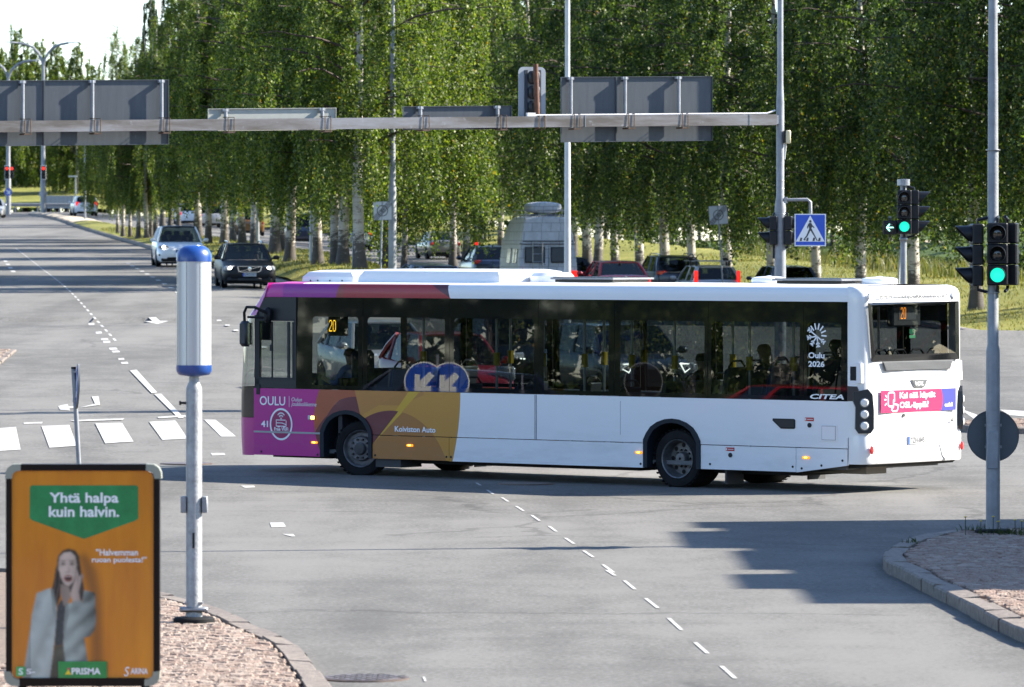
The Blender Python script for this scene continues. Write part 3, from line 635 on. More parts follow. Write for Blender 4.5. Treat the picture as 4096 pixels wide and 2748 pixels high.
# rear end
RP = [(.292, HW), (.15, HW - .004), (.075, HW - .035), (.025, HW - .10), (.004, HW - .20), (-.02, .6), (-.03, 0)]
def tail(z, push=0.):
    t = float(np.interp(z, [0, 2.78, 2.86, 2.92, 2.955, 2.975], [0, 0, .015, .05, .12, .22])); i = float(np.interp(z, [2.86, 2.92, 2.955, 2.975], [0, .006, .02, .06])); h = [(max(u_, -.03) + t * (1 - u_ / .32) - push, y - (i if y > 1 else 0), z) for u_, y in RP]
    return h + [(p[0], -p[1], z) for p in h[-2::-1]]
def tailpart(name, zs, m, push=0., sl=None):
    b = MB(); b.loft([tail(z, push)[sl] if sl else tail(z, push) for z in zs], closed=False); return b.build(name, m, bus, smooth=50)
tailpart('rear_panel', (.80, 1.2, 1.885), M_WP); tailpart('rear_cap', (2.735, 2.78, 2.86, 2.92, 2.955, 2.975), M_WP)
tailpart('corner_post', (1.885, 2.3, 2.735), M_WP, 0., slice(0, 5)); tailpart('corner_post', (1.885, 2.3, 2.735), M_WP, 0., slice(8, 13))
b = MB(); b.loft([tail(z, p) for z, p in ((.42, .0), (.45, .018), (.62, .02), (.80, .018), (.838, .004))], closed=False); bmp = b.build('rear_bumper', M_WP, bus, smooth=50)
b = MB(); b.prism([(-.80, .845), (-.55, .66), (-.62, .50), (-.70, .44), (-.74, .44), (-.66, .62), (-.86, .80)], -.052, -.02, plane='yz'); b.build('bumper_dent', M_WP, bmp)
b = MB()
for y_ in (HW - .33, -HW + .33): b.box((-.045, y_, .62), (.004, .006, .36))
b.build('bumper_seam', mat('seam', (.16, .17, .18)), bmp, smooth=0)
b = MB(); U = -.034; b.m = 0
O = [(1.205, 2.728), (1.115, 1.89), (-1.075, 1.888), (-1.06, 2.738)]; I = [(1.13, 2.70), (1.055, 1.985), (-.975, 1.985), (-.965, 2.71)]
ou = [(-.004, 0), (0, 0)]
v = [(-.036 if abs(p[0]) < 1.1 else -.012, p[0], p[1]) for p in O] + [(-.036 if abs(p[0]) < 1.1 else -.022, p[0], p[1]) for p in I]
b.add(v, [(0, 1, 5, 4), (1, 2, 6, 5), (2, 3, 7, 6), (3, 0, 4, 7)]); b.m = 1; b.add(v[4:], [(0, 1, 2, 3)])
b.build('rear_window', [M_FRIT, glass('rear_glass', (.42, .44, .44), wave=.012, wscale=1., f0=.035)], bus, smooth=0)
b = MB(); b.prism([(.885, 1.888), (-.895, 1.888), (-.835, 1.752), (.805, 1.752)], -.030, -.040, plane='yz'); gr = b.build('engine_grille', mat('grille_grey', (.10, .105, .11), .5), bus, smooth=0)
b = MB()
for k in range(8): zc = 1.765 + k * .0155; b.box((-.046, -.01, zc), (.016, 1.63 + k * .017, .007))
b.build('grille_slat', mat('grille_slat', (.20, .21, .22), .45), gr, smooth=0)
b = MB(); b.prism([(.165, 1.612), (-.245, 1.612), (-.19, 1.525), (-.15, 1.498), (.06, 1.498), (.10, 1.525)], -.032, -.044, plane='yz'); b.m = 1; b.prism([(.145, 1.602), (-.225, 1.602), (-.175, 1.53), (-.14, 1.508), (.05, 1.508), (.085, 1.53)], -.044, -.048, plane='yz')
em = b.build('maker_badge', [mat('chrome', (.7, .71, .72), .15, 1.), mat('badge_grey', (.10, .11, .12), .4)], bus, smooth=0)
XR, ZA = (0, -1, 0), (0, 0, 1)
text('VDL', .22, .058, M_TW, em, (-.0495, .075, 1.528), XR, ZA, bold=.03, shear=.25, space=.9)
b = MB(); zs_ = np.linspace(1.15, 1.47, 9); arc = [(-.595 - .055 * (1 - ((z - 1.31) / .17) ** 2), z) for z in zs_]
b.prism([(.912, 1.15), (.912, 1.47)] + arc[::-1], -.031, -.0345, plane='yz'); b.m = 1; b.prism([(-.985, 1.47), (-.985, 1.15)] + arc, -.031, -.0345, plane='yz')
ban = b.build('advert_panel', [mat('advert_pink', (.42, .022, .10), .4), mat('advert_blue', (.055, .06, .30), .4)], bus, smooth=0)
text('Kai n\u00e4\u00e4 k\u00e4yt\u00e4t', .90, .118, M_TW, ban, (-.0352, .445, 1.322), XR, ZA, bold=.028); text('OSL-\u00e4ppi\u00e4?', .73, .118, M_TW, ban, (-.0352, .445, 1.183), XR, ZA, bold=.028); text('osl.fi', .20, .062, M_TW, ban, (-.0352, -.695, 1.205), XR, ZA, bold=.02)
b = MB(); 
def strip(pts, w_, u_=-.0355):
    for p, q in zip(pts[:-1], pts[1:]):
        d = Vector((q[0] - p[0], q[1] - p[1])); L = d.length; d.normalize(); n_ = Vector((-d.y, d.x)) * w_ / 2; e = d * w_ * .3
        b.face([(u_, p[0] + n_.x - e.x, p[1] + n_.y - e.y), (u_, p[0] - n_.x - e.x, p[1] - n_.y - e.y), (u_, q[0] - n_.x + e.x, q[1] - n_.y + e.y), (u_, q[0] + n_.x + e.x, q[1] + n_.y + e.y)])
strip([(.60, 1.24), (.70, 1.24), (.73, 1.26), (.73, 1.42), (.70, 1.44), (.60, 1.44), (.575, 1.42), (.575, 1.31)], .022); strip([(.60, 1.33), (.60, 1.23), (.65, 1.20), (.62, 1.17), (.52, 1.17), (.49, 1.20), (.49, 1.26), (.57, 1.27)], .022)
for q in (((.80, 1.40), (.77, 1.375)), ((.825, 1.34), (.78, 1.34)), ((.81, 1.26), (.775, 1.285))): strip(q, .018)
b.build('phone_symbol', M_TW, ban, smooth=0)
text('41', .11, .09, mat('print_grey', (.04, .045, .05), .5), bus, (-.036, HW - 2.12, .96), XR, ZA, bold=.02)
text('www.oulunjoukkoliikenne.fi', 1.75, .088, mat('print_charcoal', (.02, .022, .026), .5), bus, (-.040, HW - .30, 2.775), XR, ZA, bold=.018)
M_PLW = mat('plate_white', (.40, .41, .42), .5); M_PLB = mat('plate_blue', (.02, .09, .5), .4)
def plate(parent, o, xa, txt, w_=.442, h_=.118, nrm=None):
    xa = Vector(xa); ya = Vector((0, 0, 1)); nn = xa.cross(ya); o = Vector(o); b = MB()
    P = lambda a, c, d: tuple(o + xa * a + ya * c + nn * d)
    b.add([P(0, 0, 0), P(w_, 0, 0), P(w_, h_, 0), P(0, h_, 0), P(0, 0, .008), P(w_, 0, .008), P(w_, h_, .008), P(0, h_, .008)], [(4, 5, 6, 7), (0, 1, 5, 4), (1, 2, 6, 5), (2, 3, 7, 6), (3, 0, 4, 7)])
    b.m = 1; b.face([P(.004, .004, .0095), P(.045, .004, .0095), P(.045, h_ - .004, .0095), P(.004, h_ - .004, .0095)])
    pl = b.build('number_plate', [M_PLW, M_PLB], parent, smooth=0)
    text(txt, w_ - .085, h_ * .66, M_TD, pl, P(.062, h_ * .17, .008), xa, ya, bold=.012); return pl
plate(bus, (-.052, HW - 1.0, .682), XR, 'TZH-845')
b = MB()
for y_ in (HW - .12, HW - 2.23): b.cyl((-.0, y_, 2.828), (-.03, y_, 2.828), .048, n=16)
b.build('clearance_lamp', mat('lamp_white', (.68, .70, .72), .2), bus)
b = MB(); b.cyl((-.03, HW - .93, 1.105), (-.045, HW - .93, 1.105), .026, n=12); b.build('lock', mat('lock_steel', (.2, .2, .2), .3, 1.), bus)
for sy, yc, nx in ((1, 1.205, (-.66, .75)), (-1, -1.215, (-.8, -.6))):
    nrm = Vector((nx[0], nx[1], 0)); t_ = Vector((-nrm.y, nrm.x, 0)) * (1 if sy > 0 else -1); c0 = Vector((.062, yc, 0)) + nrm * .03
    P = lambda a, z_, d=0.: tuple(c0 + t_ * a + Vector((0, 0, z_)) + nrm * d)
    b = MB(); o = [(-.15, 1.455), (.06, 1.50), (.13, 1.42), (.15, 1.2), (.15, .93), (.10, .865), (-.08, .865), (-.125, .93), (-.12, 1.24), (-.155, 1.32)]; n_ = len(o)
    b.add([P(a, z_, -.05) for a, z_ in o] + [P(a * .97, z_, .012) for a, z_ in o], [tuple(range(n_, 2 * n_))] + [(i, (i + 1) % n_, n_ + (i + 1) % n_, n_ + i) for i in range(n_)])
    tl = b.build('tail_lamp_cluster', mat('cluster_dark', (.025, .028, .033), .3), bus, smooth=20)
    for z_ in (1.305, 1.14, .975):
        b = MB(); q0, q1 = Vector(P(.01, z_, .008)), Vector(P(.01, z_, .026)); b.cyl(q0, q1, .074, .070, 20); b.build('lamp_rim', mat('lamp_rim', (.16, .17, .18), .3, .6), tl)
        b = MB(); b.cyl(q1, q1 + nrm * .016, .058, .040, 20); b.build('lamp', M_LENS, tl)
    b = MB(); b.prism([(.296, 1.322), (.296, 1.54), (.13, 1.535), (.10, 1.46), (.12, 1.33)], sy * (HW - .03), sy * (HW + .004)); b.build('corner_mask', mat('cluster_dark', (.03, .03, .03)), bus, smooth=0)
    b = MB(); b.lathe([(.05, 0), (.046, .012), (.03, .02)], 14, axis='X', c=(0, 0, 0)); b.v = [(-p[0] - .03 + .0 * sy, p[1] * .8 + sy * (HW - .14), p[2] * 1.25 + .625) for p in b.v]; b.build('rear_reflector', M_RED, bus)
    b = MB(); b.prism([(.245, 1.62), (.245, 1.82), (.14, 1.82), (.14, 1.62)], sy * (HW - .02), sy * (HW + .003)); b.build('side_vent', M_BLK, bus, smooth=0)
    b = MB(); b.prism([(.288, 1.86), (.06, 1.87), (.05, 1.585), (.288, 1.56)], sy * (HW - .06), sy * (HW + .0015)); b.build('vent_housing', M_WP, bus, smooth=0)

# things on the near side
b = MB()
for u_ in (10.40, 8.47, 4.06, 1.02): b.box((u_, HW + .01, .497), (.13, .02, .034), bev=.008)
for k, u_ in enumerate((10.40, 8.47, 4.06, 1.02)):
    b = MB(); b.box((u_, HW + .010, .497), (.135, .020, .036), bev=.008); b.m = 1; b.box((u_, HW + .0205, .499), (.05, .004, .016)); b.build('marker_lamp', [M_AMB, M_AMBL], bus, smooth=0)
b = MB(); b.box((10.46, HW + .012, .88), (.145, .024, .072), bev=.02); b.m = 1; b.box((10.425, HW + .025, .88), (.06, .006, .05)); b.build('turn_signal', [mat('signal_grey', (.5, .5, .5), .3), M_AMBL], bus, smooth=0)
b = MB(); b.prism([(1.615, 1.05), (1.235, 1.05), (1.215, 1.03), (1.215, .925), (1.235, .905), (1.47, .905), (1.62, 1.02)], HW, HW + .008); b.m = 1; b.prism([(1.59, 1.035), (1.24, 1.035), (1.235, .93), (1.475, .925)], HW + .008, HW + .0095); b.build('air_intake', [M_BLK, mat('vent_black', (.008, .008, .009), .5)], bus, smooth=0)
for u_, z_ in ((.965, 1.05), (2.385, .585)):
    b = MB(); b.box((u_, HW + .002, z_), (.155, .006, .052)); b.m = 1; b.box((u_ + .062, HW + .0055, z_), (.014, .002, .036)); b.box((u_ - .012, HW + .0055, z_), (.10, .002, .008)); b.build('warning_label', [mat('label_red', (.42, .02, .02), .5), M_TW], bus, smooth=0)
    b = MB(); b.cyl((u_ - .005, HW, z_ - .085), (u_ - .005, HW + .014, z_ - .085), .034, n=16); b.build('lock_button', M_DARK, bus)
b = MB(); b.box((.625, HW + .002, .855), (.31, .012, .245), bev=.02); b.m = 1; b.box((.62, HW + .0085, .86), (.245, .003, .205)); b.m = 0; b.box((.62, HW + .010, .86), (.233, .004, .193)); b.build('fuel_flap', [M_WP, mat('seam', (.2, .2, .2))], bus, smooth=0)
XL = (-1, 0, 0)
def ltext(t, u0, z0, w_, h_, m=M_TW, y=None, parent=None, **k): return text(t, w_, h_, m, parent or bus, (u0, HW + .003 if y is None else y, z0), XL, ZA, **k)
GLY = HW - .0025
ltext('OULU', 11.535, 1.055, .53, .142, bold=.012); ltext('Oulun', 10.875, 1.125, .215, .062, shear=.2); ltext('joukkoliikenne', 10.88, 1.035, .52, .082, shear=.2); ltext('41', 11.505, .715, .145, .098, bold=.03)
ltext('Koiviston Auto', 8.775, .700, .81, .088, bold=.022); ltext('CITEA', .955, 1.345, .60, .072, y=GLY, bold=.03, shear=.2); ltext('Oulu', .985, 1.93, .285, .085, y=GLY, bold=.03); ltext('2026', .985, 1.805, .285, .085, y=GLY, bold=.03)
b = MB(); b.box((10.925, HW + .002, 1.12), (.006, .003, .17)); b.build('lettering_rule', M_TW, bus, smooth=0)
b = MB(); n_ = 40; el = lambda rx, rz, k: (11.09 + math.cos(2 * math.pi * k / n_) * rx, .765 + math.sin(2 * math.pi * k / n_) * rz)
b.add([(*el(.215, .228, k)[:1], HW + .0045, el(.215, .228, k)[1]) for k in range(n_)], [tuple(range(n_))]); b.m = 1
b.add([(el(.235, .25, k)[0], HW + .005, el(.235, .25, k)[1]) for k in range(n_)] + [(el(.205, .22, k)[0], HW + .005, el(.205, .22, k)[1]) for k in range(n_)], [(k, (k + 1) % n_, n_ + (k + 1) % n_, n_ + k) for k in range(n_)])
wf = b.build('wifi_badge', [mat('badge_magenta', (.30, .006, .09), .4), M_TW], bus, smooth=0, fix=False)
ltext('Free WiFi', 11.23, .660, .29, .058, bold=.02, y=HW + .0055, parent=wf)
b = MB(); YB = HW + .006
def arcstrip(c, r, a0, a1, w_):
    pts = [(c[0] + math.cos(a) * r, c[1] + math.sin(a) * r) for a in np.linspace(a0, a1, 9)]
    for p, q in zip(pts[:-1], pts[1:]): barseg(p, q, w_)
def barseg(p, q, w_, y=None):
    d = Vector((q[0] - p[0], q[1] - p[1])).normalized(); n_ = Vector((-d.y, d.x)) * w_ / 2; e = d * w_ * .25; yy_ = YB if y is None else y
    b.face([(p[0] + n_.x - e.x, yy_, p[1] + n_.y - e.y), (p[0] - n_.x - e.x, yy_, p[1] - n_.y - e.y), (q[0] - n_.x + e.x, yy_, q[1] - n_.y + e.y), (q[0] + n_.x + e.x, yy_, q[1] + n_.y + e.y)])
for r_ in (.045, .085): arcstrip((11.09, .855), r_, R(40), R(140), .020)
barseg((11.09, .862), (11.09, .846), .02)
for p, q in (((11.19, .83), (11.19, .735)), ((11.19, .83), (11.0, .83)), ((10.985, .82), (10.985, .735)), ((11.19, .735), (10.985, .735)), ((11.19, .785), (11.07, .785)), ((11.07, .785), (10.985, .76)), ((11.16, .722), (11.12, .722)), ((11.05, .722), (11.01, .722))): barseg(p, q, .012)
b.build('wifi_symbol', M_TW, wf, smooth=0, fix=False)
# half sun, half snow crystal sign on the last side window
b = MB(); c = (.835, 2.265)
for k in range(6):
    a = R(-5 + k * 27); barseg((c[0] + .085 * math.cos(a) * -1, c[1] + .085 * math.sin(a)), (c[0] - .165 * math.cos(a), c[1] + .165 * math.sin(a)), .022, GLY)
for k in range(5):
    a = R(152 + k * 42); d = (-math.cos(a), math.sin(a)); e = (c[0] + d[0] * .175, c[1] + d[1] * .175); barseg((c[0], c[1] - .02), e, .02, GLY)
    for m_ in (.10, .14):
        for q in (.7, -.7): barseg((c[0] + d[0] * m_, c[1] + d[1] * m_), (c[0] + d[0] * m_ + .045 * math.cos(math.atan2(d[1], d[0]) + q), c[1] + d[1] * m_ + .045 * math.sin(math.atan2(d[1], d[0]) + q)), .016, GLY)
b.build('sun_snow_symbol', M_TW, bus, smooth=0, fix=False)

# roof equipment
def hump(name, u0, u1, y0, y1, z1, ins, m=M_WP, parent=None):
    b = MB(); z0 = 2.955; zs = ((z0, 0, 0), (z0 + .10, 0, .01), (z1 - .035, ins * .25, .06), (z1 - .006, ins * .75, .16), (z1, ins, .22)); b.loft([[(u0 + i, y0 + j, z), (u1 - i, y0 + j, z), (u1 - i, y1 - j, z), (u0 + i, y1 - j, z)] for z, i, j in zs], caps=False)
    b.face([(u0 + ins, y0 + .22, z1), (u1 - ins, y0 + .22, z1), (u1 - ins, y1 - .22, z1), (u0 + ins, y1 - .22, z1)]); return b.build(name, m, parent or bus, smooth=25)
a1 = hump('roof_unit', 9.98, 11.02, -.8, .86, 3.165, .32); a2 = hump('roof_unit', 7.05, 9.88, -.8, .86, 3.185, .30)
b = MB()
for u_ in (10.2, 10.45, 10.7, 10.85): b.cyl((u_, .865, 3.0), (u_, .855, 3.0), .012, n=8)
b.build('unit_bolt', M_DARK, a1)
b = MB(); b.lathe([(.34, 2.97), (.34, 3.08), (.29, 3.13), (.12, 3.145)], 24, c=(6.72, 0, 0)); b.build('roof_cover', M_WP, bus)
M_HT = mat('hatch_black', (.02, .022, .025), .25)
for u0, u1 in ((5.15, 6.35), (.95, 2.2)):
    b = MB(); b.box(((u0 + u1) / 2, 0, 3.015), (u1 - u0 - .1, .9, .04)); b.m = 1; b.box(((u0 + u1) / 2, 0, 3.05), (u1 - u0, 1.0, .026)); b.m = 0; b.box(((u0 + u1) / 2, 0, 3.066), (u1 - u0 - .06, .95, .01)); b.build('roof_hatch', [M_HT, mat('hatch_rim', (.20, .21, .23), .4)], bus, smooth=0)
for u_ in (2.62, .63):
    b = MB(); b.lathe([(.245, 2.98), (.262, 3.0), (.265, 3.045), (.25, 3.07), (.19, 3.088), (.05, 3.096), (.02, 3.105)], 28, c=(u_, 0, 0)); b.build('roof_vent', M_WP, bus)
# underside and running gear
b = MB(); b.box((6, 0, .36), (11.2, 2.3, .06)); b.build('floor', mat('floor_vinyl', (.10, .105, .11), .6), bus, smooth=0)
b = MB(); b.box((6.6, 0, .27), (4.6, 1.9, .12)); b.box((2.2, 0, .29), (1.6, 1.7, .16)); b.box((10.9, 0, .29), (1.2, 2.0, .10)); b.prism([(1.2, .27), (1.2, .36), (.05, .42), (.1, .38)], -1.1, 1.1); b.cyl((3.4, -1, .42), (3.4, 1, .42), .11); b.cyl((9.57, -1, .42), (9.57, 1, .42), .07)
b.build('chassis', mat('chassis_black', (.012, .012, .013), .8, var=.4), bus, smooth=20)
b = MB(); b.box((1.05, .55, .32), (1.5, .5, .12)); b.build('exhaust_shield', mat('sheet_brown', (.22, .19, .15), .7), bus, smooth=0)
b = MB(); b.box((8.95, .98, .25), (.5, .5, .2)); b.box((2.5, 1.02, .22), (.03, .42, .30)); b.box((2.5, -1.02, .22), (.03, .42, .30)); b.box((8.9, -1.0, .22), (.03, .4, .26)); b.build('mud_flap', mat('flap_grey', (.05, .05, .052), .8), bus, smooth=0)
def wheel(u_, sy, steer, front):
    r = .432; w_ = .27 if front else .56; t = bpy.data.objects.new('wheel', None); col.objects.link(t); t.parent = bus; t.location = (u_, sy * (HW - .06 - (.135 if front else .28)), r - .012); t.rotation_euler = (0, 0, steer + (0 if sy > 0 else math.pi))
    h = w_ / 2; b = MB(); b.lathe([(.29, -h), (.40, -h), (.425, -h + .03), (r, -h + .07), (r, h - .07), (.425, h - .03), (.405, h - .008), (.36, h), (.30, h - .006), (.285, h - .03)], 40, axis='Y', caps=False)
    tyre = b.build('tyre', M_RUB, t, smooth=35)
    b = MB()
    for k in range(36): a = 2 * math.pi * k / 36; b.box((math.cos(a) * (r + .002), h - .05, math.sin(a) * (r + .002)), (.012, .10, .03), M=Matrix.Rotation(-a, 3, 'Y'))
    b.build('tread_block', M_RUB, tyre, smooth=0)
    b = MB()
    if front:
        b.lathe([(.292, h - .02), (.285, h + .002), (.27, h - .01), (.262, h - .06), (.25, h - .075), (.20, h - .07), (.185, h - .03), (.175, h - .005), (.10, h - .005), (.095, h + .03), (.085, h + .045), (.02, h + .05)], 32, axis='Y', caps=False)
        rim = b.build('rim', mat('rim_grey', (.13, .13, .135), .55, .4, var=.4, vscale=10), t, smooth=30)
        b = MB()
        for k in range(10): a = 2 * math.pi * k / 10; b.cyl((math.cos(a) * .145, h - .01, math.sin(a) * .145), (math.cos(a) * .145, h + .03, math.sin(a) * .145), .019, .015, 8)
        b.build('wheel_nut', mat('nut_black', (.03, .03, .03), .5, .5), rim)
        b = MB(); b.lathe([(.098, h + .004), (.092, h + .034), (.08, h + .05), (.01, h + .055)], 20, axis='Y'); b.build('hub', mat('hub_dark', (.03, .032, .035), .5), rim)
    else:
        b.lathe([(.292, h - .02), (.288, h + .004), (.272, h - .006), (.258, h - .05), (.25, h - .13), (.235, h - .165), (.10, h - .16), (.095, h - .10), (.08, h - .07), (.02, h - .065)], 32, axis='Y', caps=False)
        rim = b.build('rim', mat('rim_steel', (.14, .145, .15), .45, .6, var=.35, vscale=10), t, smooth=30)
        b = MB()
        for k in range(8): a = 2 * math.pi * k / 8; b.lathe([(.034, h - .1585), (.034, h - .1575)], 10, axis='Y', c=(math.cos(a) * .195, 0, math.sin(a) * .195))
        b.build('rim_hole', mat('hole_black', (.006, .006, .006)), rim)
        b = MB()
        for k in range(10): a = 2 * math.pi * k / 10; b.cyl((math.cos(a) * .125, h - .16, math.sin(a) * .125), (math.cos(a) * .125, h - .125, math.sin(a) * .125), .018, .014, 8)
        b.build('wheel_nut', mat('nut_black', (.03, .03, .03)), rim)
wheel(9.57, 1, R(17), True); wheel(9.57, -1, R(17), True); wheel(3.40, 1, 0, False); wheel(3.40, -1, 0, False)
# inside
M_SEAT = mat('seat_fabric', (.035, .05, .11), .85, var=.4, vscale=20); M_SBK = mat('seat_shell', (.05, .055, .06), .5); M_POLE = mat('grab_rail', (.45, .46, .47), .35, .6); M_YEL = mat('yellow_grip', (.62, .42, .02), .5)
def seat(u_, y_, z_, face=1):
    t = bpy.data.objects.new('seat', None); col.objects.link(t); t.parent = bus; t.location = (u_, y_, z_); t.rotation_euler = (0, 0, 0 if face > 0 else math.pi)
    b = MB(); b.box((.0, 0, .43), (.44, .43, .09), bev=.03); b.box((-.24, 0, .72), (.09, .43, .62), bev=.04, M=Matrix.Rotation(R(-8), 3, 'Y')); b.build('cushion', M_SEAT, t)
    b = MB(); b.box((-.29, 0, .72), (.04, .45, .66), bev=.018, M=Matrix.Rotation(R(-8), 3, 'Y')); b.box((-.05, 0, .2), (.1, .2, .4)); b.build('shell', M_SBK, t)
    b = MB(); b.tube([(-.32, -.20, .95), (-.33, -.19, 1.06), (-.335, -.10, 1.14), (-.335, .10, 1.14), (-.33, .19, 1.06), (-.32, .20, .95)], .016, 6); b.build('grip', mat('grip_black', (.02, .02, .022), .4), t)
for u_, z_ in ((9.35, .62), (7.95, .4), (6.9, .4), (4.9, .4), (4.1, .5), (2.95, .72), (2.15, .78), (1.3, .86)):
    for y_ in ((.80, .34), (-.80, -.34))[:]: 
        for k in y_:
            if not (abs(k) < .5 and z_ < .45): seat(u_, k, z_)
for y_ in (-.9, -.45, 0, .45, .9): seat(.62, y_, .90)
for u_, y_ in ((8.75, .62), (8.1, -.7), (7.3, .62), (6.4, .62), (6.3, -.75), (5.6, .62), (4.7, .62), (3.9, .62), (3.75, -.62), (2.55, .58), (2.45, -.6), (1.75, .58), (1.0, -.5)):
    b = MB(); b.cyl((u_, y_, .4), (u_, y_, 2.68), .02, n=8); b.m = 1; b.cyl((u_, y_, 1.72), (u_, y_, 1.92), .05, n=8); b.build('grab_pole', [M_POLE, M_YEL], bus)
b = MB(); b.box((10.35, -.1, 1.0), (.06, 1.1, 1.25)); b.box((9.9, .95, .95), (.08, .6, 1.1)); b.build('cab_partition', M_DARK, bus, smooth=0)
b = MB(); b.box((10.02, 1.16, 2.30), (.36, .05, .30)); dsp = b.build('route_display', M_BLK, bus, smooth=0)
def dots(word, parent, org, xa, h_, m, cell=7):
    pat = {'2': ['01110', '10001', '00001', '00001', '00010', '00100', '01000', '10000', '11111'], '0': ['01110', '10001', '10001', '10001', '10001', '10001', '10001', '10001', '01110']}
    b_ = MB(); xa = Vector(xa); ya = Vector((0, 0, 1)); nn = xa.cross(ya); q = h_ / 9; x0 = 0; W_ = q * .62
    for ch in word:
        for r_, row in enumerate(pat[ch]):
            for k_, v_ in enumerate(row):
                if v_ == '1':
                    p = Vector(org) + xa * (x0 + k_ * W_) + ya * (h_ - (r_ + .5) * q) + nn * .004
                    b_.face([tuple(p - xa * W_ * .5 - ya * q * .36), tuple(p + xa * W_ * .5 - ya * q * .36), tuple(p + xa * W_ * .5 + ya * q * .36), tuple(p - xa * W_ * .5 + ya * q * .36)])
        x0 += W_ * 6.2
    return b_.build('digits', m, parent, smooth=0, fix=False)
dots('20', dsp, (10.175, 1.186, 2.215), XL, .18, M_LED)
b = MB(); b.box((.16, HW - 1.21, 2.53), (.12, .70, .30), bev=.02); b.m = 1; b.box((.096, HW - 1.21, 2.57), (.006, .44, .19)); ds2 = b.build('route_display', [mat('display_grey', (.05, .055, .06), .4), mat('display_face', (.12, .13, .14), .3)], bus, smooth=0)
dots('20', ds2, (.092, HW - 1.04, 2.488), XR, .17, M_LED2)
b = MB(); b.box((.02, HW - 1.225, 2.31), (.006, .15, .07)); b.m = 1; b.box((.02, HW - 1.225, 2.235), (.006, .15, .045)); b.build('exit_sticker', [mat('exit_green', (.01, .22, .10), .5), mat('pale_green', (.15, .55, .28), .5)], bus, smooth=0)
b = MB(); b.lathe([(.21, -.015), (.225, 0), (.21, .015)], 20, axis='Z'); b.v = [tuple(Matrix.Rotation(R(-35), 3, 'Y') @ Vector(p) + Vector((10.85, .62, 1.42))) for p in b.v]; b.build('steering_wheel', M_BLK, bus)
b = MB(); b.box((11.35, 0, 1.05), (.45, 2.2, .55), bev=.1); b.build('dashboard', M_DARK, bus)
b = MB(); b.box((9.98, .62, 1.42), (.14, .5, 1.0), bev=.06); b.box((10.2, .62, .98), (.5, .5, .14), bev=.05); b.build('driver_seat', M_SBK, bus)
# ---------------------------------------------------------------- gantry over the left carriageway and what hangs on it
M_STAIN = None
def stained():
    s = NB('stained_zinc', .5); s.b.inputs['Metallic'].default_value = .25
    n1 = s.noise(.8, 5, .65, stretch=(.5, 1, 3)); n2 = s.noise(7, 4, .7)
    c = s.ramp(n1, (.40, (.12, .105, .092)), (.50, (.19, .178, .172)), (.62, (.25, .25, .26))); c = s.mix(s.ramp(n2, (.62, 0.), (.74, .7)), c, (.32, .325, .335))
    s.color(c); return s.m
M_STAIN = stained()
M_RUST = mat('rusty_bracket', (.085, .055, .038), .8, var=.4, vscale=12); M_POST = mat('pale_post', (.36, .37, .38), .4, .3)
def streaked():
    s = NB('sign_back', .5); v = s.noise(3.2, 5, .7, stretch=(3.5, 1, .35)); w_ = s.noise(26, 3, .8, stretch=(2.2, 1, .16)); c = s.ramp(v, (.35, (.047, .057, .070)), (.7, (.064, .075, .088)))
    s.color(s.mix(s.ramp(w_, (.70, 0.), (.76, .8)), c, (.24, .25, .26))); return s.m
M_BACK = streaked(); M_BACKP = mat('sign_back_pale', (.34, .35, .32), .55, var=.05)
GA = math.atan2(.378, .926); GO = Vector((at(3121, 107), 107))
def gx(px):                                        # distance along the beam (0 at the pole, negative to the left) seen in a photo column
    k = (px - 2048) / F_PX; ex, ey = math.cos(GA), math.sin(GA); return (k * GO.y - GO.x) / (ex - k * ey)
def gd(t): return GO.y + math.sin(GA) * t
def gzz(px, py): return CAM_H - (py - HOR) / F_PX * gd(gx(px))
gz0 = Z(*GO); BZ = lambda t: 5.985 + .0165 * t
g = thing('sign_gantry', 'long galvanised gantry beam on a grey steel post carrying grey backed road signs', 'gantry', (GO.x, GO.y, gz0), GA)
L0 = gx(0) - 3.0
b = MB(); b.loft([[(t, y, BZ(t) - gz0 + z) for y, z in ((-.10, -.105), (-.10, .105), (.10, .105), (.10, -.105))] for t in np.linspace(L0, -.12, 14)]); b.build('beam', M_STAIN, g, smooth=0)
b = MB(); b.box((-.1, 0, BZ(0) - gz0), (.26, .13, .17)); b.cyl((-.16, -.07, BZ(0) - gz0), (-.16, -.09, BZ(0) - gz0), .025); b.box((gx(2990), 0, BZ(gx(2990)) - gz0), (.012, .215, .225)); b.box((gx(2333), 0, BZ(gx(2333)) - gz0), (.012, .215, .225)); b.build('beam_joint', M_GAL, g, smooth=0)
b = MB(); b.lathe([(.17, 0), (.17, .04), (.115, .05), (.112, 4.05), (.108, 4.12), (.078, 4.32), (.078, 6.15), (.074, 6.2), (.060, 6.5), (.058, 12)], 20); b.build('post', M_GAL, g, smooth=40)
b = MB()
for z_ in (3.6, 3.95, 4.45, 4.6): b.lathe([(.116 if z_ < 4.2 else .081, z_ - .006), (.119 if z_ < 4.2 else .084, z_), (.116 if z_ < 4.2 else .081, z_ + .006)], 20)
b.build('strap_band', M_ALU, g)
b = MB(); t0 = gx(2120); b.tube([(t0, -.03, BZ(t0) - gz0 + .125), (-.3, -.03, BZ(0) - gz0 + .12), (-.12, -.02, BZ(0) - gz0 + .18)], .018, 6); b.box((t0, -.04, BZ(t0) - gz0 + .14), (.17, .08, .07)); b.build('cable_conduit', mat('conduit_white', (.68, .68, .68), .5), g)
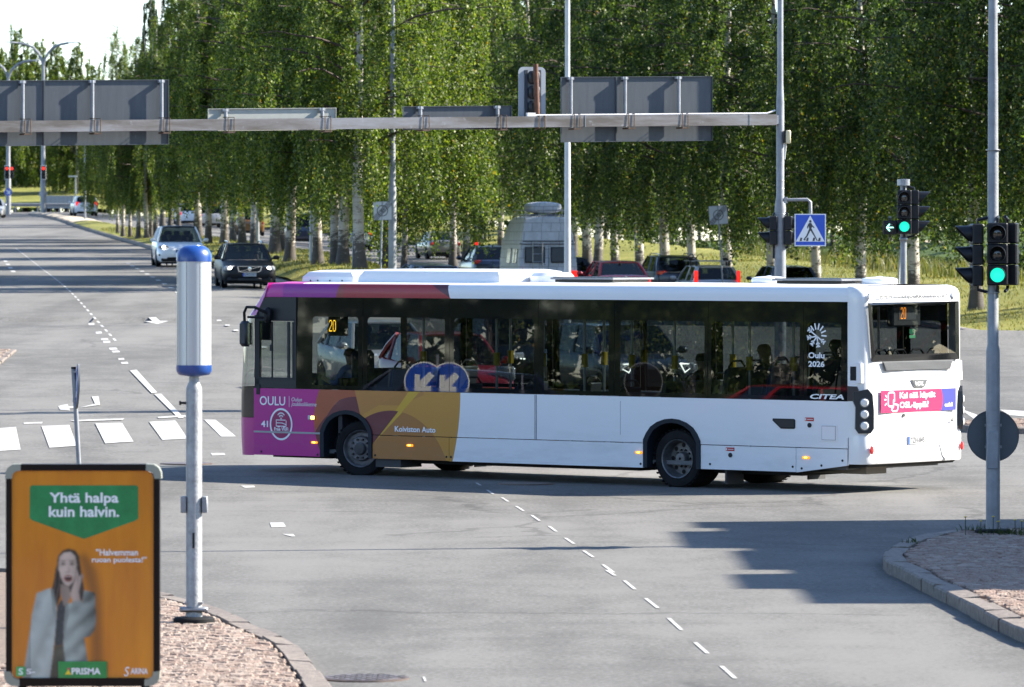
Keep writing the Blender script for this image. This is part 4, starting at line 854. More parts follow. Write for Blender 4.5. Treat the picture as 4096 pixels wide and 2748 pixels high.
def gsign(name, label, px0, px1, y0, y1, posts, joints, m, group='road signs on the gantry seen from behind', top=True):
    t0, t1 = gx(px0), gx(px1); tm = (t0 + t1) / 2; zc = BZ(tm)
    th = thing(name, label, 'road sign', tuple(GO + Vector((math.cos(GA), math.sin(GA))) * tm) + (zc,), GA, group)
    za, zb = gzz((px0 + px1) / 2, y0) - zc, gzz((px0 + px1) / 2, y1) - zc; sl = .0165
    cuts = [t0] + [gx(j) for j in joints] + [t1]
    for a, c in zip(cuts[:-1], cuts[1:]):
        b = MB(); a -= tm; c -= tm; y = .30
        q = [(a + .004, sl * a), (c - .004, sl * c)]
        b.add([(q[0][0], y, zb + q[0][1]), (q[1][0], y, zb + q[1][1]), (q[1][0], y, za + q[1][1]), (q[0][0], y, za + q[0][1]), (q[0][0], y + .006, zb + q[0][1]), (q[1][0], y + .006, zb + q[1][1]), (q[1][0], y + .006, za + q[1][1]), (q[0][0], y + .006, za + q[0][1])],
              [(0, 1, 2, 3), (4, 5, 6, 7), (0, 1, 5, 4), (1, 2, 6, 5), (2, 3, 7, 6), (3, 0, 4, 7)])
        for p, r in (((a, zb), (c, zb)), ((a, za), (c, za))): b.loft([[(p[0], y, p[1] + sl * p[0]), (p[0], y - .03, p[1] + sl * p[0]), (p[0], y - .03, p[1] + sl * p[0] + .012), (p[0], y, p[1] + sl * p[0] + .012)], [(r[0], y, r[1] + sl * r[0]), (r[0], y - .03, r[1] + sl * r[0]), (r[0], y - .03, r[1] + sl * r[0] + .012), (r[0], y, r[1] + sl * r[0] + .012)]])
        for e in (a + .008, c - .008): b.box((e, y - .015, (za + zb) / 2 + sl * e), (.012, .03, za - zb))
        b.build('panel', m, th, smooth=0)
    for p in posts:
        e = gx(p) - tm; b = MB(); big = abs(zb) > .42
        zt_, zl = za - .0 + sl * e, (zb + .02 if big else -.11) + sl * e
        b.cyl((e, .205, zl), (e, .205, zt_ + .01), .036, n=12); po = b.build('support_post', M_POST if big else M_GAL, th)
        b = MB()
        for z_ in ([zt_ - .02] + ([zl + .03] if big else [])): b.box((e, .225, z_), (.11, .10, .05)); b.cyl((e, .205, z_ - .02), (e, .205, z_ + .02), .042, n=12)
        b.build('post_clip', M_POST, po, smooth=30)
        b = MB(); zz_ = sl * e
        for d_ in (-.058, .058): b.tube([(e + d_, .19, zz_ + .14), (e + d_, -.112, zz_ + .135), (e + d_, -.118, zz_ - .135), (e + d_, .19, zz_ - .14)], .008, 6)
        b.box((e, .02, zz_ - .145), (.15, .28, .03)); b.m = 1
        if big: b.box((e, .13, zz_ + .15), (.17, .12, .07)); b.box((e, .13, zz_ - .16), (.15, .12, .06))
        b.build('clamp', [M_RUST, M_ALU], th, smooth=0)
    return th
gsign('direction_sign', 'big grey backed direction sign at the left end of the gantry, cut by the frame', -330, 695, 322, 582, (104, 383, 660), (195,), M_BACK)
gsign('direction_sign', 'low pale cream backed sign behind the gantry beam', 851, 1366, 434, 521, (917, 1304), (), M_BACKP)
gsign('direction_sign', 'low dark grey backed sign behind the beam beside the signal back', 1633, 2070, 425, 517, (1697, 2006), (), M_BACK)
gsign('direction_sign', 'big grey backed direction sign on the gantry nearest its post', 2266, 2874, 307, 565, (2300, 2517, 2732), (2488,), M_BACK)
# signal seen from behind on a rusty tube
tm = gx(2152); zc = BZ(tm); sg = thing('traffic_signal', 'gantry traffic signal seen from behind with white backboard on a rusty brown tube', 'traffic light', tuple(GO + Vector((math.cos(GA), math.sin(GA))) * tm) + (zc,), GA)
hw = (gx(2206) - gx(2097)) / 2; za = gzz(2152, 266) - zc; zb = .05; b = MB(); r = .10; o = [(-hw, zb)] + [(-hw + r - r * math.cos(a), za - r + r * math.sin(a)) for a in np.linspace(0, R(90), 6)] + [(hw - r + r * math.cos(a), za - r + r * math.sin(a)) for a in np.linspace(R(90), 0, 6)] + [(hw, zb)]
b.prism(o, .30, .31); b.build('backboard', mat('backboard', (.26, .29, .33), .4), sg, smooth=0)
b = MB()
for k in range(3): b.box((.02, .24, .14 + (za - .2) * (k + .5) / 3), (.24, .12, (za - .24) / 3 - .02), bev=.04)
b.build('housing', mat('signal_black', (.010, .012, .016), .42), sg)
b = MB()
for s_ in (-.13, .15): b.box((s_, .285, (za + zb) / 2), (.055, .03, za - zb - .12))
b.build('rail', mat('rail_navy', (.012, .02, .035), .5), sg, smooth=0)
b = MB(); b.cyl((.045, .12, -.14), (.0, .12, za + .05), .05, n=14); b.build('rusty_tube', mat('rust_tube', (.115, .048, .026), .75, var=.35, vscale=10), sg)
b = MB()
for d_ in (-.04, .08): b.tube([(.02 + d_, .19, .12), (.02 + d_, -.112, .11), (.02 + d_, -.115, -.12), (.02 + d_, .1, -.16)], .012, 6)
b.build('clamp', M_RUST, sg)

M_SIG = mat('signal_housing', (.007, .0085, .012), .42, spec=.3); M_SIGB = mat('signal_dark_lens', (.02, .021, .023), .08, coat=.8)
M_GRN = mat('signal_green_lit', (.01, .35, .20), .3, emit=(.012, .62, .42), estr=.48); M_GRNB = mat('signal_green_core', (.5, 1, .85), .3, emit=(.35, 1, .8), estr=.8)
M_SRED = mat('signal_red_lit', (.9, .03, .02), .3, emit=(1, .03, .015), estr=.8)
def signal(parent, loc, face, n, unit, lit=None, lens=None, arrow=False, board=False, prefix=''):
    """one signal head: face = direction its lenses look in (radians); unit = height of one lamp box"""
    t = bpy.data.objects.new('signal_head', None); col.objects.link(t); t.parent = parent; t.location = loc; t.rotation_euler = (0, 0, face)
    u = unit; k = u / .3
    if board:
        b = MB(); b.box((-.04, 0, 0), (.02, u * 1.25, u * n + .18), bev=.009); b.m = 1; b.box((-.028, 0, 0), (.01, u * 1.08, u * n + .10)); b.build('backboard', [mat('board_white', (.74, .74, .74), .5), M_SIG], t, smooth=0)
    for i in range(n):
        zc_ = (n / 2 - i - .5) * u; b = MB(); b.box((-.06 * k, 0, zc_), (.16 * k, u * .99, u * .975), bev=.018 * k); b.lathe([(.115 * k, .015 * k), (.12 * k, .035 * k), (.105 * k, .035 * k)], 24, axis='X', c=(0, 0, zc_), caps=False); h = b.build('housing', M_SIG, t, smooth=30)
        on = lit is not None and i == lit; b = MB()
        if arrow and on:
            b.lathe([(.10 * k, .024 * k), (.06 * k, .027 * k), (.01 * k, .028 * k)], 20, axis='X', c=(0, 0, zc_)); b.m = 1
            for p, q in (((.065, 0), (-.075, 0)), ((.07, 0), (.005, .075)), ((.07, 0), (.005, -.075))):
                p, q = Vector(p) * k, Vector(q) * k; d = (q - p).normalized(); w_ = Vector((-d.y, d.x)) * .011 * k; b.face([(.034 * k, s_ * (v.x), zc_ + v.y) for s_, v in ((-1, p + w_), (-1, p - w_), (-1, q - w_), (-1, q + w_))])
            b.build('lens', [M_SIGB, M_GRNB], h, smooth=30)
        else:
            b.lathe([(.103 * k, .022 * k), (.08 * k, .034 * k), (.04 * k, .042 * k), (.004, .045 * k)], 24, axis='X', c=(0, 0, zc_)); b.build('lens', (lens if on else M_SIGB), h, smooth=60)
        b = MB(); rings = []
        for a in np.linspace(R(-62), R(242), 17):
            t_ = (math.sin(a) + .9) / 1.9; L = (.05 + .20 * max(0, t_)) * k
            c_, s_ = math.cos(a), math.sin(a); rings.append([(.02 * k, c_ * .12 * k, zc_ + s_ * .12 * k), (L, c_ * .116 * k, zc_ + s_ * .116 * k), (L, c_ * .108 * k, zc_ + s_ * .108 * k), (.02 * k, c_ * .11 * k, zc_ + s_ * .11 * k)])
        b.loft(rings); b.build('visor', M_SIG, h, smooth=50)
    b = MB(); zt_ = n * u / 2; b.tube([(-.08 * k, 0, zt_), (-.08 * k, 0, zt_ + .04), (-.22 * k, 0, zt_ + .07)], .024 * k, 8); b.tube([(-.08 * k, 0, -zt_), (-.08 * k, 0, -zt_ - .04), (-.22 * k, 0, -zt_ - .07)], .024 * k, 8); b.build('mounting_arm', M_SIG, t)
    return t
D0 = R(-90)
# near right post
nx_, ny_ = at(3972, 65.4), 65.4; nz_ = Z(nx_, ny_) + .13
np_ = thing('signal_post', 'tall grey post on the paved island at right carrying the nearest green signal', 'signal post', (nx_, ny_, nz_))
zz = lambda py, D, base: CAM_H - (py - HOR) / F_PX * D - base
b = MB(); b.lathe([(.085, 0), (.083, zz(1410, 65.4, nz_)), (.080, zz(1395, 65.4, nz_)), (.068, zz(1380, 65.4, nz_)), (.066, zz(610, 65.4, nz_)), (.062, zz(595, 65.4, nz_)), (.060, zz(300, 65.4, nz_)), (.056, zz(250, 65.4, nz_)), (.048, 8.6)], 20); b.build('pole', M_GAL, np_, smooth=40)
b = MB(); b.lathe([(.22, -.02), (.22, .03), (.20, .045), (.10, .05), (.095, .03)], 24); b.build('base_collar', M_RUB, np_)
b = MB(); b.box((-.01, -.083, zz(1800, 65.4, nz_)), (.13, .02, .45), bev=.008); b.build('access_door', M_GAL, np_)
b = MB()
for y_ in (1700, 600, 905, 1170): b.lathe([(.086, zz(y_, 65.4, nz_) - .006), (.088, zz(y_, 65.4, nz_)), (.086, zz(y_, 65.4, nz_) + .006)], 20)
b.build('strap_band', M_ALU, np_)
zc = zz(1016, 65.4, nz_)
signal(np_, (.035, -.21, zc), R(-96), 3, .25, 2, M_GRN); signal(np_, (-.25, -.02, zc - .01), R(186), 3, .25); signal(np_, (.20, .10, zc), R(70), 3, .25)
dsc = thing('round_sign', 'round sign seen from behind as a grey disc on the right signal post', 'road sign', (nx_ + .01, ny_ + .11, Z(nx_, ny_) + zz(1745, 65.4, 0) - 0.0)); dsc.location.z = CAM_H - (1745 - HOR) / F_PX * 65.4
b = MB(); b.lathe([(.308, 0), (.308, .008)], 48, axis='Y'); b.lathe([(.308, -.012), (.311, -.012), (.311, .01), (.308, .01)], 48, axis='Y', caps=False); b.build('disc', mat('disc_back', (.07, .082, .093), .5, var=.05), dsc)
b = MB(); b.box((0, -.03, .13), (.20, .04, .03)); b.box((0, -.03, -.13), (.20, .04, .03)); b.build('bracket', M_ALU, dsc, smooth=0)
# mid post with arrow signal
D = 113.0; mx_ = at(3614, D); mz = Z(mx_, D); mp = thing('signal_post', 'grey signal post behind the bus with green lamp, green left arrow and steel cap', 'signal post', (mx_, D, mz))
b = MB(); b.lathe([(.1, 0), (.068, .02), (.066, zz(740, D, mz))], 16); b.build('pole', M_GAL, mp); b = MB(); b.lathe([(.02, zz(742, D, mz)), (.132, zz(742, D, mz)), (.132, zz(717, D, mz)), (.02, zz(716, D, mz))], 20); b.build('cap', M_ALU, mp, smooth=30)
b = MB(); b.lathe([(.07, zz(965, D, mz)), (.085, zz(960, D, mz)), (.085, zz(952, D, mz)), (.07, zz(948, D, mz))], 16); b.build('strap_band', M_ALU, mp)
zc = zz(848, D, mz); signal(mp, (.0, -.24, zc), R(-93), 3, .303, 2, M_GRN); signal(mp, (.30, .0, zc), R(-4), 3, .303); signal(mp, (at(3557, D) - mx_, -.22, zz(910, D, mz)), R(-93), 1, .295, 0, M_GRN, arrow=True)
# pedestrian signals on the gantry post
pp = thing('pedestrian_signal', 'black pedestrian signals either side of the gantry post', 'traffic light', (GO.x, GO.y, gz0)); zc = zz(922, 107, gz0)
signal(pp, (at(3078, 107) - GO.x, -.03, zc), R(186), 2, .285); signal(pp, (at(3166, 107) - GO.x, -.06, zc), R(-8), 2, .285)
b = MB(); b.cyl((at(3094, 107) - GO.x, -.02, zc - .55), (at(3094, 107) - GO.x, -.02, zc - .25), .02); b.build('bracket_rod', M_SIG, pp)
bx = thing('detector_box', 'small cream box strapped to the gantry post below the beam', 'detector box', (at(3151, 107), 106.9, CAM_H - (548 - HOR) / F_PX * 107)); b = MB(); b.box((0, 0, 0), (.10, .16, .26), bev=.015); b.m = 1; b.box((-.06, .0, 0), (.03, .14, .25)); b.build('case', [mat('cream', (.62, .55, .34), .5), M_BLK], bx); b = MB(); b.cyl((-.04, 0, -.13), (-.065, 0, -.44), .018, .012); b.build('aerial', mat('grey_rod', (.5, .5, .48), .5), bx)

# pedestrian crossing sign
M_BLUE = mat('sign_blue', (.008, .075, .50), .35, coat=.3)
D = 106.6; cs = thing('crossing_sign', 'blue and white pedestrian crossing sign hung from an elbow pipe on the gantry post', 'road sign', (at(3241, D), D, CAM_H - (920 - HOR) / F_PX * D), R(-6))
def sheet(parent, name, pts, m, y=-.0, th=.004): b = MB(); b.prism(pts, y, y - th); return b.build(name, m, parent, smooth=0)
sheet(cs, 'plate', [(-.305, -.315), (.305, -.315), (.305, .315), (-.305, .315)], M_TW, .006, .012); sheet(cs, 'blue_field', [(-.285, -.295), (.285, -.295), (.285, .295), (-.285, .295)], M_BLUE, -.006, .002)
sheet(cs, 'triangle', [(-.282, -.225), (.282, -.225), (.0, .285)], M_TW, -.008, .002)
fig = MB(); o = lambda *p: fig.prism([(x * .001, z * .001) for x, z in p], -.010, -.012)
o(*[(2 + 24 * math.cos(a), 168 + 26 * math.sin(a)) for a in np.linspace(0, 2 * math.pi, 12, endpoint=False)]); o((-20, 138), (25, 138), (34, 60), (20, 20), (-18, 14), (-30, 70)); o((22, 130), (40, 95), (85, 50), (74, 36), (26, 72), (12, 110)); o((-22, 134), (-38, 120), (-62, 60), (-58, 30), (-42, 32), (-36, 66), (-20, 92))
o((-20, 28), (24, 30), (130, -178), (136, -196), (165, -190), (150, -206), (118, -206), (112, -180)); o((-18, 30), (14, 10), (-50, -120), (-100, -178), (-82, -192), (-116, -206), (-130, -196), (-128, -178), (-78, -110)); 
for x in (-195, -70, 55, 165): o((x + 4, -150), (x + 40, -150), (x + 30, -215), (x - 12, -215))
fig.build('walking_figure', M_TD, cs, smooth=0)
b = MB(); zt_ = (920 - 800) / F_PX * D; b.tube([(at(3130, D) - at(3241, D), .04, zt_), (-.06, .04, zt_ + .01), (.0, .04, zt_ - .04), (.005, .04, .3), (.005, .04, -.33)], .034, 10); b.build('elbow_pipe', M_GAL, cs, smooth=60)
b = MB(); b.box((at(3142, D) - at(3241, D), .04, zt_), (.06, .12, .12)); b.build('clamp', M_ALU, cs, smooth=0)

# left edge-on round sign
D = 78.7; lx = at(322, D); ls = thing('round_sign', 'thin post with a round sign seen almost edge on behind the orange poster', 'road sign', (lx, D, Z(lx, D)))
b = MB(); b.cyl((0, 0, 0), (at(294, D) - lx, 0, zz(1478, D, 0)), .034, n=12); b.m = 1; q = Vector((at(294, D) - lx, 0, zz(1478, D, 0))); b.cyl(q, q + Vector((0, 0, .03)), .036); b.build('post', [M_GAL, M_BLK], ls)
c = Vector((at(311, D) - lx, -.03, zz(1547, D, 0))); rot = Matrix.Rotation(R(8), 4, 'Z') @ Matrix.Rotation(R(2.5), 4, 'Y')
b = MB(); b.lathe([(.32, -.012), (.322, -.016), (.322, .012), (.30, .012)], 40, axis='X'); b.m = 1; b.lathe([(.30, -.0165), (.30, -.018)], 40, axis='X'); b.v = [tuple(rot @ Vector(p) + c) for p in b.v]; b.build('disc', [mat('disc_grey', (.14, .145, .15), .4), mat('disc_blue', (.008, .06, .36), .45)], ls)
b = MB(); b.box(c + Vector((-.03, 0, .21)), (.08, .06, .03)); b.box(c + Vector((-.03, 0, -.21)), (.08, .06, .03)); b.build('bracket', M_ALU, ls, smooth=0)
b = MB(); b.lathe([(.30, .0125), (.30, .014)], 40, axis='X'); b.v = [tuple(rot @ Vector(p) + c) for p in b.v]; b.build('sign_face', mat('face_brown', (.010, .008, .008), .7, spec=.1), ls)
b = MB(); b.prism([(-.17, .10), (-.09, .17), (.07, .02), (.07, .12), (.16, .12), (.16, -.16), (-.12, -.16), (-.12, -.07), (-.03, -.07)], -.0185, -.0205, plane='yz'); b.v = [tuple(rot @ Vector(p) + c) for p in b.v]; b.build('arrow', M_TW, ls, smooth=0)

# illuminated bollard
D = 50.2; bx_ = at(776, D); bz_ = .10; bo = thing('lit_bollard', 'tall blue capped white bollard lamp on a galvanised pole at left', 'bollard', (bx_, D, bz_))
zb_ = lambda y: CAM_H - (y - HOR) / F_PX * D - bz_
b = MB(); zt_, zl = zb_(1033), zb_(1462)
r0 = .158; prof_ = [(r0, zl), (r0, zt_)]; b.lathe(prof_, 48, caps=False)
M_CYL = mat('brushed_white', (.50, .51, .52), .32, .35); b.build('cylinder', M_CYL, bo, smooth=60)
b = MB()
for a in (R(-66), R(-112), R(-30), R(200), R(100), R(20)): b.box((math.cos(a) * (r0 - .0005), math.sin(a) * (r0 - .0005), (zt_ + zl) / 2), (.006, .004, zt_ - zl), M=Matrix.Rotation(a + R(90), 3, 'Z'))
b.build('joint_line', mat('joint_grey', (.20, .21, .23), .5), bo, smooth=0)
b = MB(); h = zb_(980) - zt_; b.lathe([(r0 + .006, zt_ - .03), (r0 + .006, zt_), (r0 + .002, zt_ + h * .35), (r0 * .84, zt_ + h * .72), (r0 * .6, zt_ + h * .92), (.01, zt_ + h)], 40); b.build('top_cap', mat('cap_blue', (.006, .05, .23), .35, coat=.3), bo, smooth=60)
b = MB(); b.lathe([(r0 + .005, zl + .005), (r0 + .005, zl - .05), (r0 * .9, zl - .085), (.05, zl - .10)], 40); b.build('bottom_cap', MATS['cap_blue'], bo, smooth=60)
b = MB(); b.lathe([(.078, .0), (.078, .10), (.074, .12), (.074, zb_(1560)), (.070, zb_(1548)), (.046, zb_(1525)), (.044, zl - .09)], 24); b.build('pole', mat('weathered_zinc', (.29, .295, .30), .5, .3, var=.22, vscale=10, bump=.2, bscale=40), bo, smooth=50)
b = MB(); b.lathe([(.19, .0), (.19, .055), (.175, .07), (.08, .075)], 32); b.build('base_ring', M_RUB, bo)
b = MB(); b.box((0, -.03, .14), (.26, .10, .045), bev=.01); b.box((0, .02, .20), (.16, .16, .02)); b.cyl((-.1, -.09, .14), (.1, -.09, .14), .014); b.build('foot_clamp', M_ALU, bo)
b = MB(); z_ = zb_(2018); b.box((-.095, 0, z_), (.05, .11, .15), bev=.006); b.box((.10, .0, z_), (.05, .11, .15), bev=.006); b.build('side_box', M_GAL, bo)
b = MB(); b.cyl((-.07, 0, zb_(1612)), (-.13, 0, zb_(1612)), .012); b.cyl((-.12, 0, zb_(1612)), (-.135, 0, zb_(1612)), .02); b.build('peg', M_BLK, bo)
b = MB(); b.box((.0, -.0765, zb_(2160)), (.02, .006, .14)); b.build('door_slot', M_DARK, bo, smooth=0)

# poster stand
D = 40.0; sc_ = D / F_PX; po = thing('poster_stand', 'framed orange advertising poster stand in the left corner', 'poster', (at(336, D), D, .09))
ux = lambda zx: (zx - 555) * .6045 * sc_; uz = lambda zy: CAM_H - (1800 + zy * .6045 - HOR) * sc_ - .09
Pq = lambda *p: [(ux(a), uz(c)) for a, c in p]
M_FB = mat('frame_brown', (.008, .004, .003), .45, spec=.2)
b = MB()
for q in (((140, 92), (970, 92), (970, 135), (140, 135)), ((130, 1505), (960, 1505), (960, 1560), (130, 1560)), ((42, 185), (80, 185), (80, 1465), (42, 1465)), ((1018, 185), (1058, 185), (1058, 1465), (1018, 1465))): b.prism(Pq(*q), -.05, .05)
b.build('frame', M_FB, po, smooth=0)
for cx, cy, sx, sy in ((140, 188, -1, -1), (968, 188, 1, -1), (132, 1462, -1, 1), (958, 1462, 1, 1)):
    out = [(cx, cy + sy * 102)] + [(cx + sx * (100 * math.sin(a) if True else 0), cy + sy * (102 * math.cos(a))) for a in np.linspace(.35, 1.25, 6)] + [(cx + sx * 102, cy)]
    out = [(cx, cy + sy * 98), (cx + sx * 55, cy + sy * 94), (cx + sx * 84, cy + sy * 74), (cx + sx * 99, cy + sy * 45), (cx + sx * 103, cy)]; inn = [(cx + sx * 58, cy), (cx + sx * 52, cy + sy * 32), (cx + sx * 30, cy + sy * 50), (cx, cy + sy * 54)]
    b = MB(); b.prism(Pq(*(out + inn)), -.056, .056); b.build('frame_corner', mat('corner_sage', (.26, .27, .22), .5), po, smooth=0)
b = MB(); b.box((-.45, 0, -.03 + uz(1560) / 2), (.06, .06, uz(1560) + .06)); b.box((.45, 0, -.03 + uz(1560) / 2), (.06, .06, uz(1560) + .06)); b.build('leg', M_FB, po, smooth=0)
s = NB('poster_orange', .35, .6); s.color(s.ramp(s.noise(1.6, 4, .6, stretch=(2.2, 1, .4)), (.35, (.50, .150, .004)), (.7, (.66, .235, .006)))); M_OR = s.m
r_ = lambda: None
oc = [(75, 190), (90, 150), (130, 130), (960, 130), (1005, 150), (1020, 190), (1020, 1460), (1005, 1500), (960, 1515), (130, 1515), (92, 1500), (75, 1460)]
b = MB(); b.prism(Pq(*oc), -.035, .03); pr = b.build('poster_print', M_OR, po, smooth=0)
lay = [0]
def ink(name, c, *pts, parent=None):
    lay[0] += 1; y = -.035 - .0004 * lay[0]; b = MB(); b.prism(Pq(*pts), y, y - .0004); return b.build(name, mat('ink_' + '_'.join(str(int(v * 1000)) for v in c), c, .35, coat=.5, var=.22, vscale=7), pr, smooth=0)
ink('green_shield', (.014, .20, .062), (200, 245), (212, 232), (905, 232), (916, 245), (918, 450), (898, 466), (558, 587), (215, 464), (198, 448)); PY = -.0365
ptx = lambda t, x0, x1, y0, y1, **k: text(t, ux(x1) - ux(x0), uz(y0) - uz(y1), k.pop('m', M_TW), pr, (ux(x0), -.0358, uz(y1)), (1, 0, 0), ZA, **k)
ptx('Yht\u00e4 halpa', 328, 786, 280, 368, bold=.025); ptx('kuin halvin.', 325, 790, 370, 442, bold=.025)
ptx('\u201dHalvemman', 636, 915, 653, 697, bold=.015); ptx('ruoan puolesta!\u201d', 610, 972, 705, 752, bold=.015)
# the printed portrait: a fine grid of colour, soft edged like the photograph it prints
GX, GY = 132, 214; gx0, gx1, gy0, gy1 = 130, 700, 640, 1516; xs_ = np.linspace(gx0, gx1, GX); ys_ = np.linspace(gy0, gy1, GY); PX, PYg = np.meshgrid(xs_, ys_)
def blur(m, k):
    for ax in (0, 1):
        for _ in range(2):
            p = np.pad(m, [(k, k) if a == ax else (0, 0) for a in range(m.ndim)], mode='edge'); c = np.cumsum(np.insert(p, 0, 0, axis=ax), axis=ax); n_ = m.shape[ax]; w_ = 2 * k + 1
            m = (np.take(c, range(w_, w_ + n_), axis=ax) - np.take(c, range(0, n_), axis=ax)) / w_
    return m
def cover(pts, k=1):
    m = np.zeros_like(PX, bool); n_ = len(pts)
    for a in range(n_):
        (x1_, y1_), (x2_, y2_) = pts[a], pts[a - 1]
        with np.errstate(divide='ignore', invalid='ignore'): m ^= ((y1_ > PYg) != (y2_ > PYg)) & (PX < (x2_ - x1_) * (PYg - y1_) / (y2_ - y1_ + 1e-9) + x1_)
    m = m.astype(float); return blur(m, k) if k else m
rg = np.random.default_rng(3); N1 = blur(rg.normal(size=PX.shape), 5) * 14; N2 = blur(rg.normal(size=PX.shape), 2) * 5
img = np.zeros(PX.shape + (3,)); alpha = np.zeros_like(PX)
def lay_(c, m, shade=None):
    global img, alpha
    cc = np.array(c)[None, None] * (1 if shade is None else np.clip(shade, .05, 2)[..., None]); img = img * (1 - m[..., None]) + cc * m[..., None]; alpha = alpha + (1 - alpha) * m
fold = lambda a, f, ph: np.sin((PX * math.cos(a) + PYg * math.sin(a)) * f + N1 * .45 + ph)
ell = lambda cx, cy, rx, ry, k=1: blur((((PX - cx) / rx) ** 2 + ((PYg - cy) / ry) ** 2 < 1).astype(float), k)
lay_((.16, .055, .010), .75 * cover([(520, 690), (570, 680), (640, 800), (672, 1000), (690, 1500), (600, 1516), (600, 1000)], 5))
lay_((.030, .020, .018), cover([(378, 760), (385, 700), (415, 664), (455, 650), (500, 662), (526, 700), (535, 770), (548, 850), (566, 960), (540, 1010), (480, 960), (410, 900), (402, 970), (378, 1036), (330, 1008), (322, 975), (348, 905), (362, 840), (368, 790)], 1), 1 + .9 * fold(.15, .22, 0) * (PX < 420) + .3 * N2)
lay_((.36, .40, .37), cover([(245, 945), (335, 910), (352, 985), (380, 1040), (384, 1160), (360, 1300), (345, 1516), (150, 1516), (172, 1380), (195, 1230), (212, 1090)]), 1.0 + .12 * fold(.35, .05, 1) + .05 * N1 - .35 * (PX < 205))
lay_((.30, .34, .31), cover([(430, 1015), (470, 1010), (545, 1002), (560, 925), (630, 942), (638, 1120), (628, 1190), (596, 1232), (560, 1240), (582, 1390), (600, 1516), (425, 1516), (412, 1250)]), 1.0 - .0042 * np.clip(PX - 470, 0, 160) + .20 * fold(.9, .060, 0) + .05 * N1)
lay_((.028, .034, .040), cover([(380, 1035), (405, 985), (442, 1000), (436, 1060), (418, 1290), (360, 1302)]), 1 + .9 * (rg.uniform(size=PX.shape) > .8))
lay_((.060, .060, .042), cover([(360, 1298), (420, 1285), (434, 1395), (400, 1516), (330, 1516)]), 1 + .3 * N1)
lay_((.34, .255, .205), cover([(404, 885), (455, 900), (476, 960), (452, 1012), (425, 1032), (404, 960)]), .78 + .004 * (PX - 440))
fm_ = cover([(390, 745), (396, 702), (424, 676), (468, 672), (500, 698), (510, 756), (504, 820), (488, 872), (456, 903), (426, 887), (404, 838), (391, 792)])
lay_((.50, .385, .315), fm_, 1.08 - .55 * np.clip((PX - 462) / 60, 0, 1) ** 1.4 - .30 * np.clip((PYg - 850) / 60, 0, 1) - .28 * np.clip((405 - PX) / 25, 0, 1) + .06 * N2)
for cx_ in (420, 478): lay_((.16, .11, .09), .75 * ell(cx_, 751, 21, 12, 2)); lay_((.02, .016, .015), .9 * ell(cx_, 752, 9, 6)); lay_((.05, .035, .028), .8 * ell(cx_, 731, 22, 4))
lay_((.26, .18, .145), .6 * ell(458, 792, 10, 20, 2)); lay_((.18, .12, .10), .7 * ell(448, 806, 15, 4)); lay_((.62, .50, .42), .35 * ell(440, 780, 6, 22, 2))
lay_((.30, .09, .075), .9 * ell(453, 847, 29, 22)); lay_((.035, .012, .012), ell(453, 849, 22, 16)); lay_((.55, .50, .46), .7 * ell(453, 837, 16, 3, 0)); lay_((.22, .07, .06), .8 * ell(454, 861, 14, 6))
lay_((.24, .17, .14), .45 * cover([(400, 800), (416, 840), (430, 884), (410, 850)], 2))
lay_((.44, .335, .275), cover([(484, 762), (500, 766), (513, 800), (528, 838), (545, 813), (554, 830), (536, 885), (523, 930), (534, 1000), (488, 1014), (466, 950), (487, 890), (499, 850)]), 1.05 - .0075 * np.clip(PX - 495, 0, 60) + .12 * fold(.1, .30, 0) * (PYg < 880))
lay_((.22, .15, .12), .6 * cover([(496, 770), (502, 772), (516, 850), (510, 880), (505, 850)], 1)); lay_((.24, .27, .25), .8 * cover([(478, 998), (540, 990), (548, 1022), (486, 1034)], 1))
lay_((.20, .225, .205), .8 * cover([(338, 915), (352, 912), (374, 1012), (372, 1140), (350, 1052)], 1)); lay_((.17, .19, .175), .8 * cover([(440, 1015), (456, 1010), (452, 1110), (428, 1230), (422, 1160)], 1))
base_ = np.array((.58, .19, .005)); keep_ = alpha > .04; rgb = img + base_[None, None] * (1 - alpha[..., None]); b = MB(); ix = {}; fs_ = []
me = bpy.data.meshes.new('printed_portrait'); vv = [(ux(x), -.0362, uz(y)) for y in ys_ for x in xs_]
for a in range(GY - 1):
    for c_ in range(GX - 1):
        if keep_[a, c_] or keep_[a + 1, c_] or keep_[a, c_ + 1] or keep_[a + 1, c_ + 1]: fs_.append((a * GX + c_, (a + 1) * GX + c_, (a + 1) * GX + c_ + 1, a * GX + c_ + 1))
me.from_pydata(vv, [], fs_); ca = me.color_attributes.new('print', 'FLOAT_COLOR', 'POINT'); ca.data.foreach_set('color', np.concatenate([np.clip(rgb, 0, 1), np.ones(PX.shape + (1,))], -1).astype(np.float32).ravel())
sp_ = NB('portrait_print', .35, .5); at_ = sp_.t.nodes.new('ShaderNodeAttribute'); at_.attribute_name = 'print'; sp_.color(at_.outputs['Color']); me.materials.append(sp_.m); link('printed_portrait', me, pr); lay[0] = 30
ink('green_box', (.014, .22, .05), (388, 1396), (711, 1396), (711, 1521), (388, 1521)); lay[0] += 2
text('PRISMA', ux(668) - ux(476), uz(1438) - uz(1482), M_TW, pr, (ux(476), -.0485, uz(1482)), (1, 0, 0), ZA, bold=.03)
ink('logo_mark', (.75, .55, .02), (432, 1482), (455, 1450), (476, 1482)); ink('logo_mark', (.6, .03, .12), (446, 1450), (456, 1436), (466, 1450))
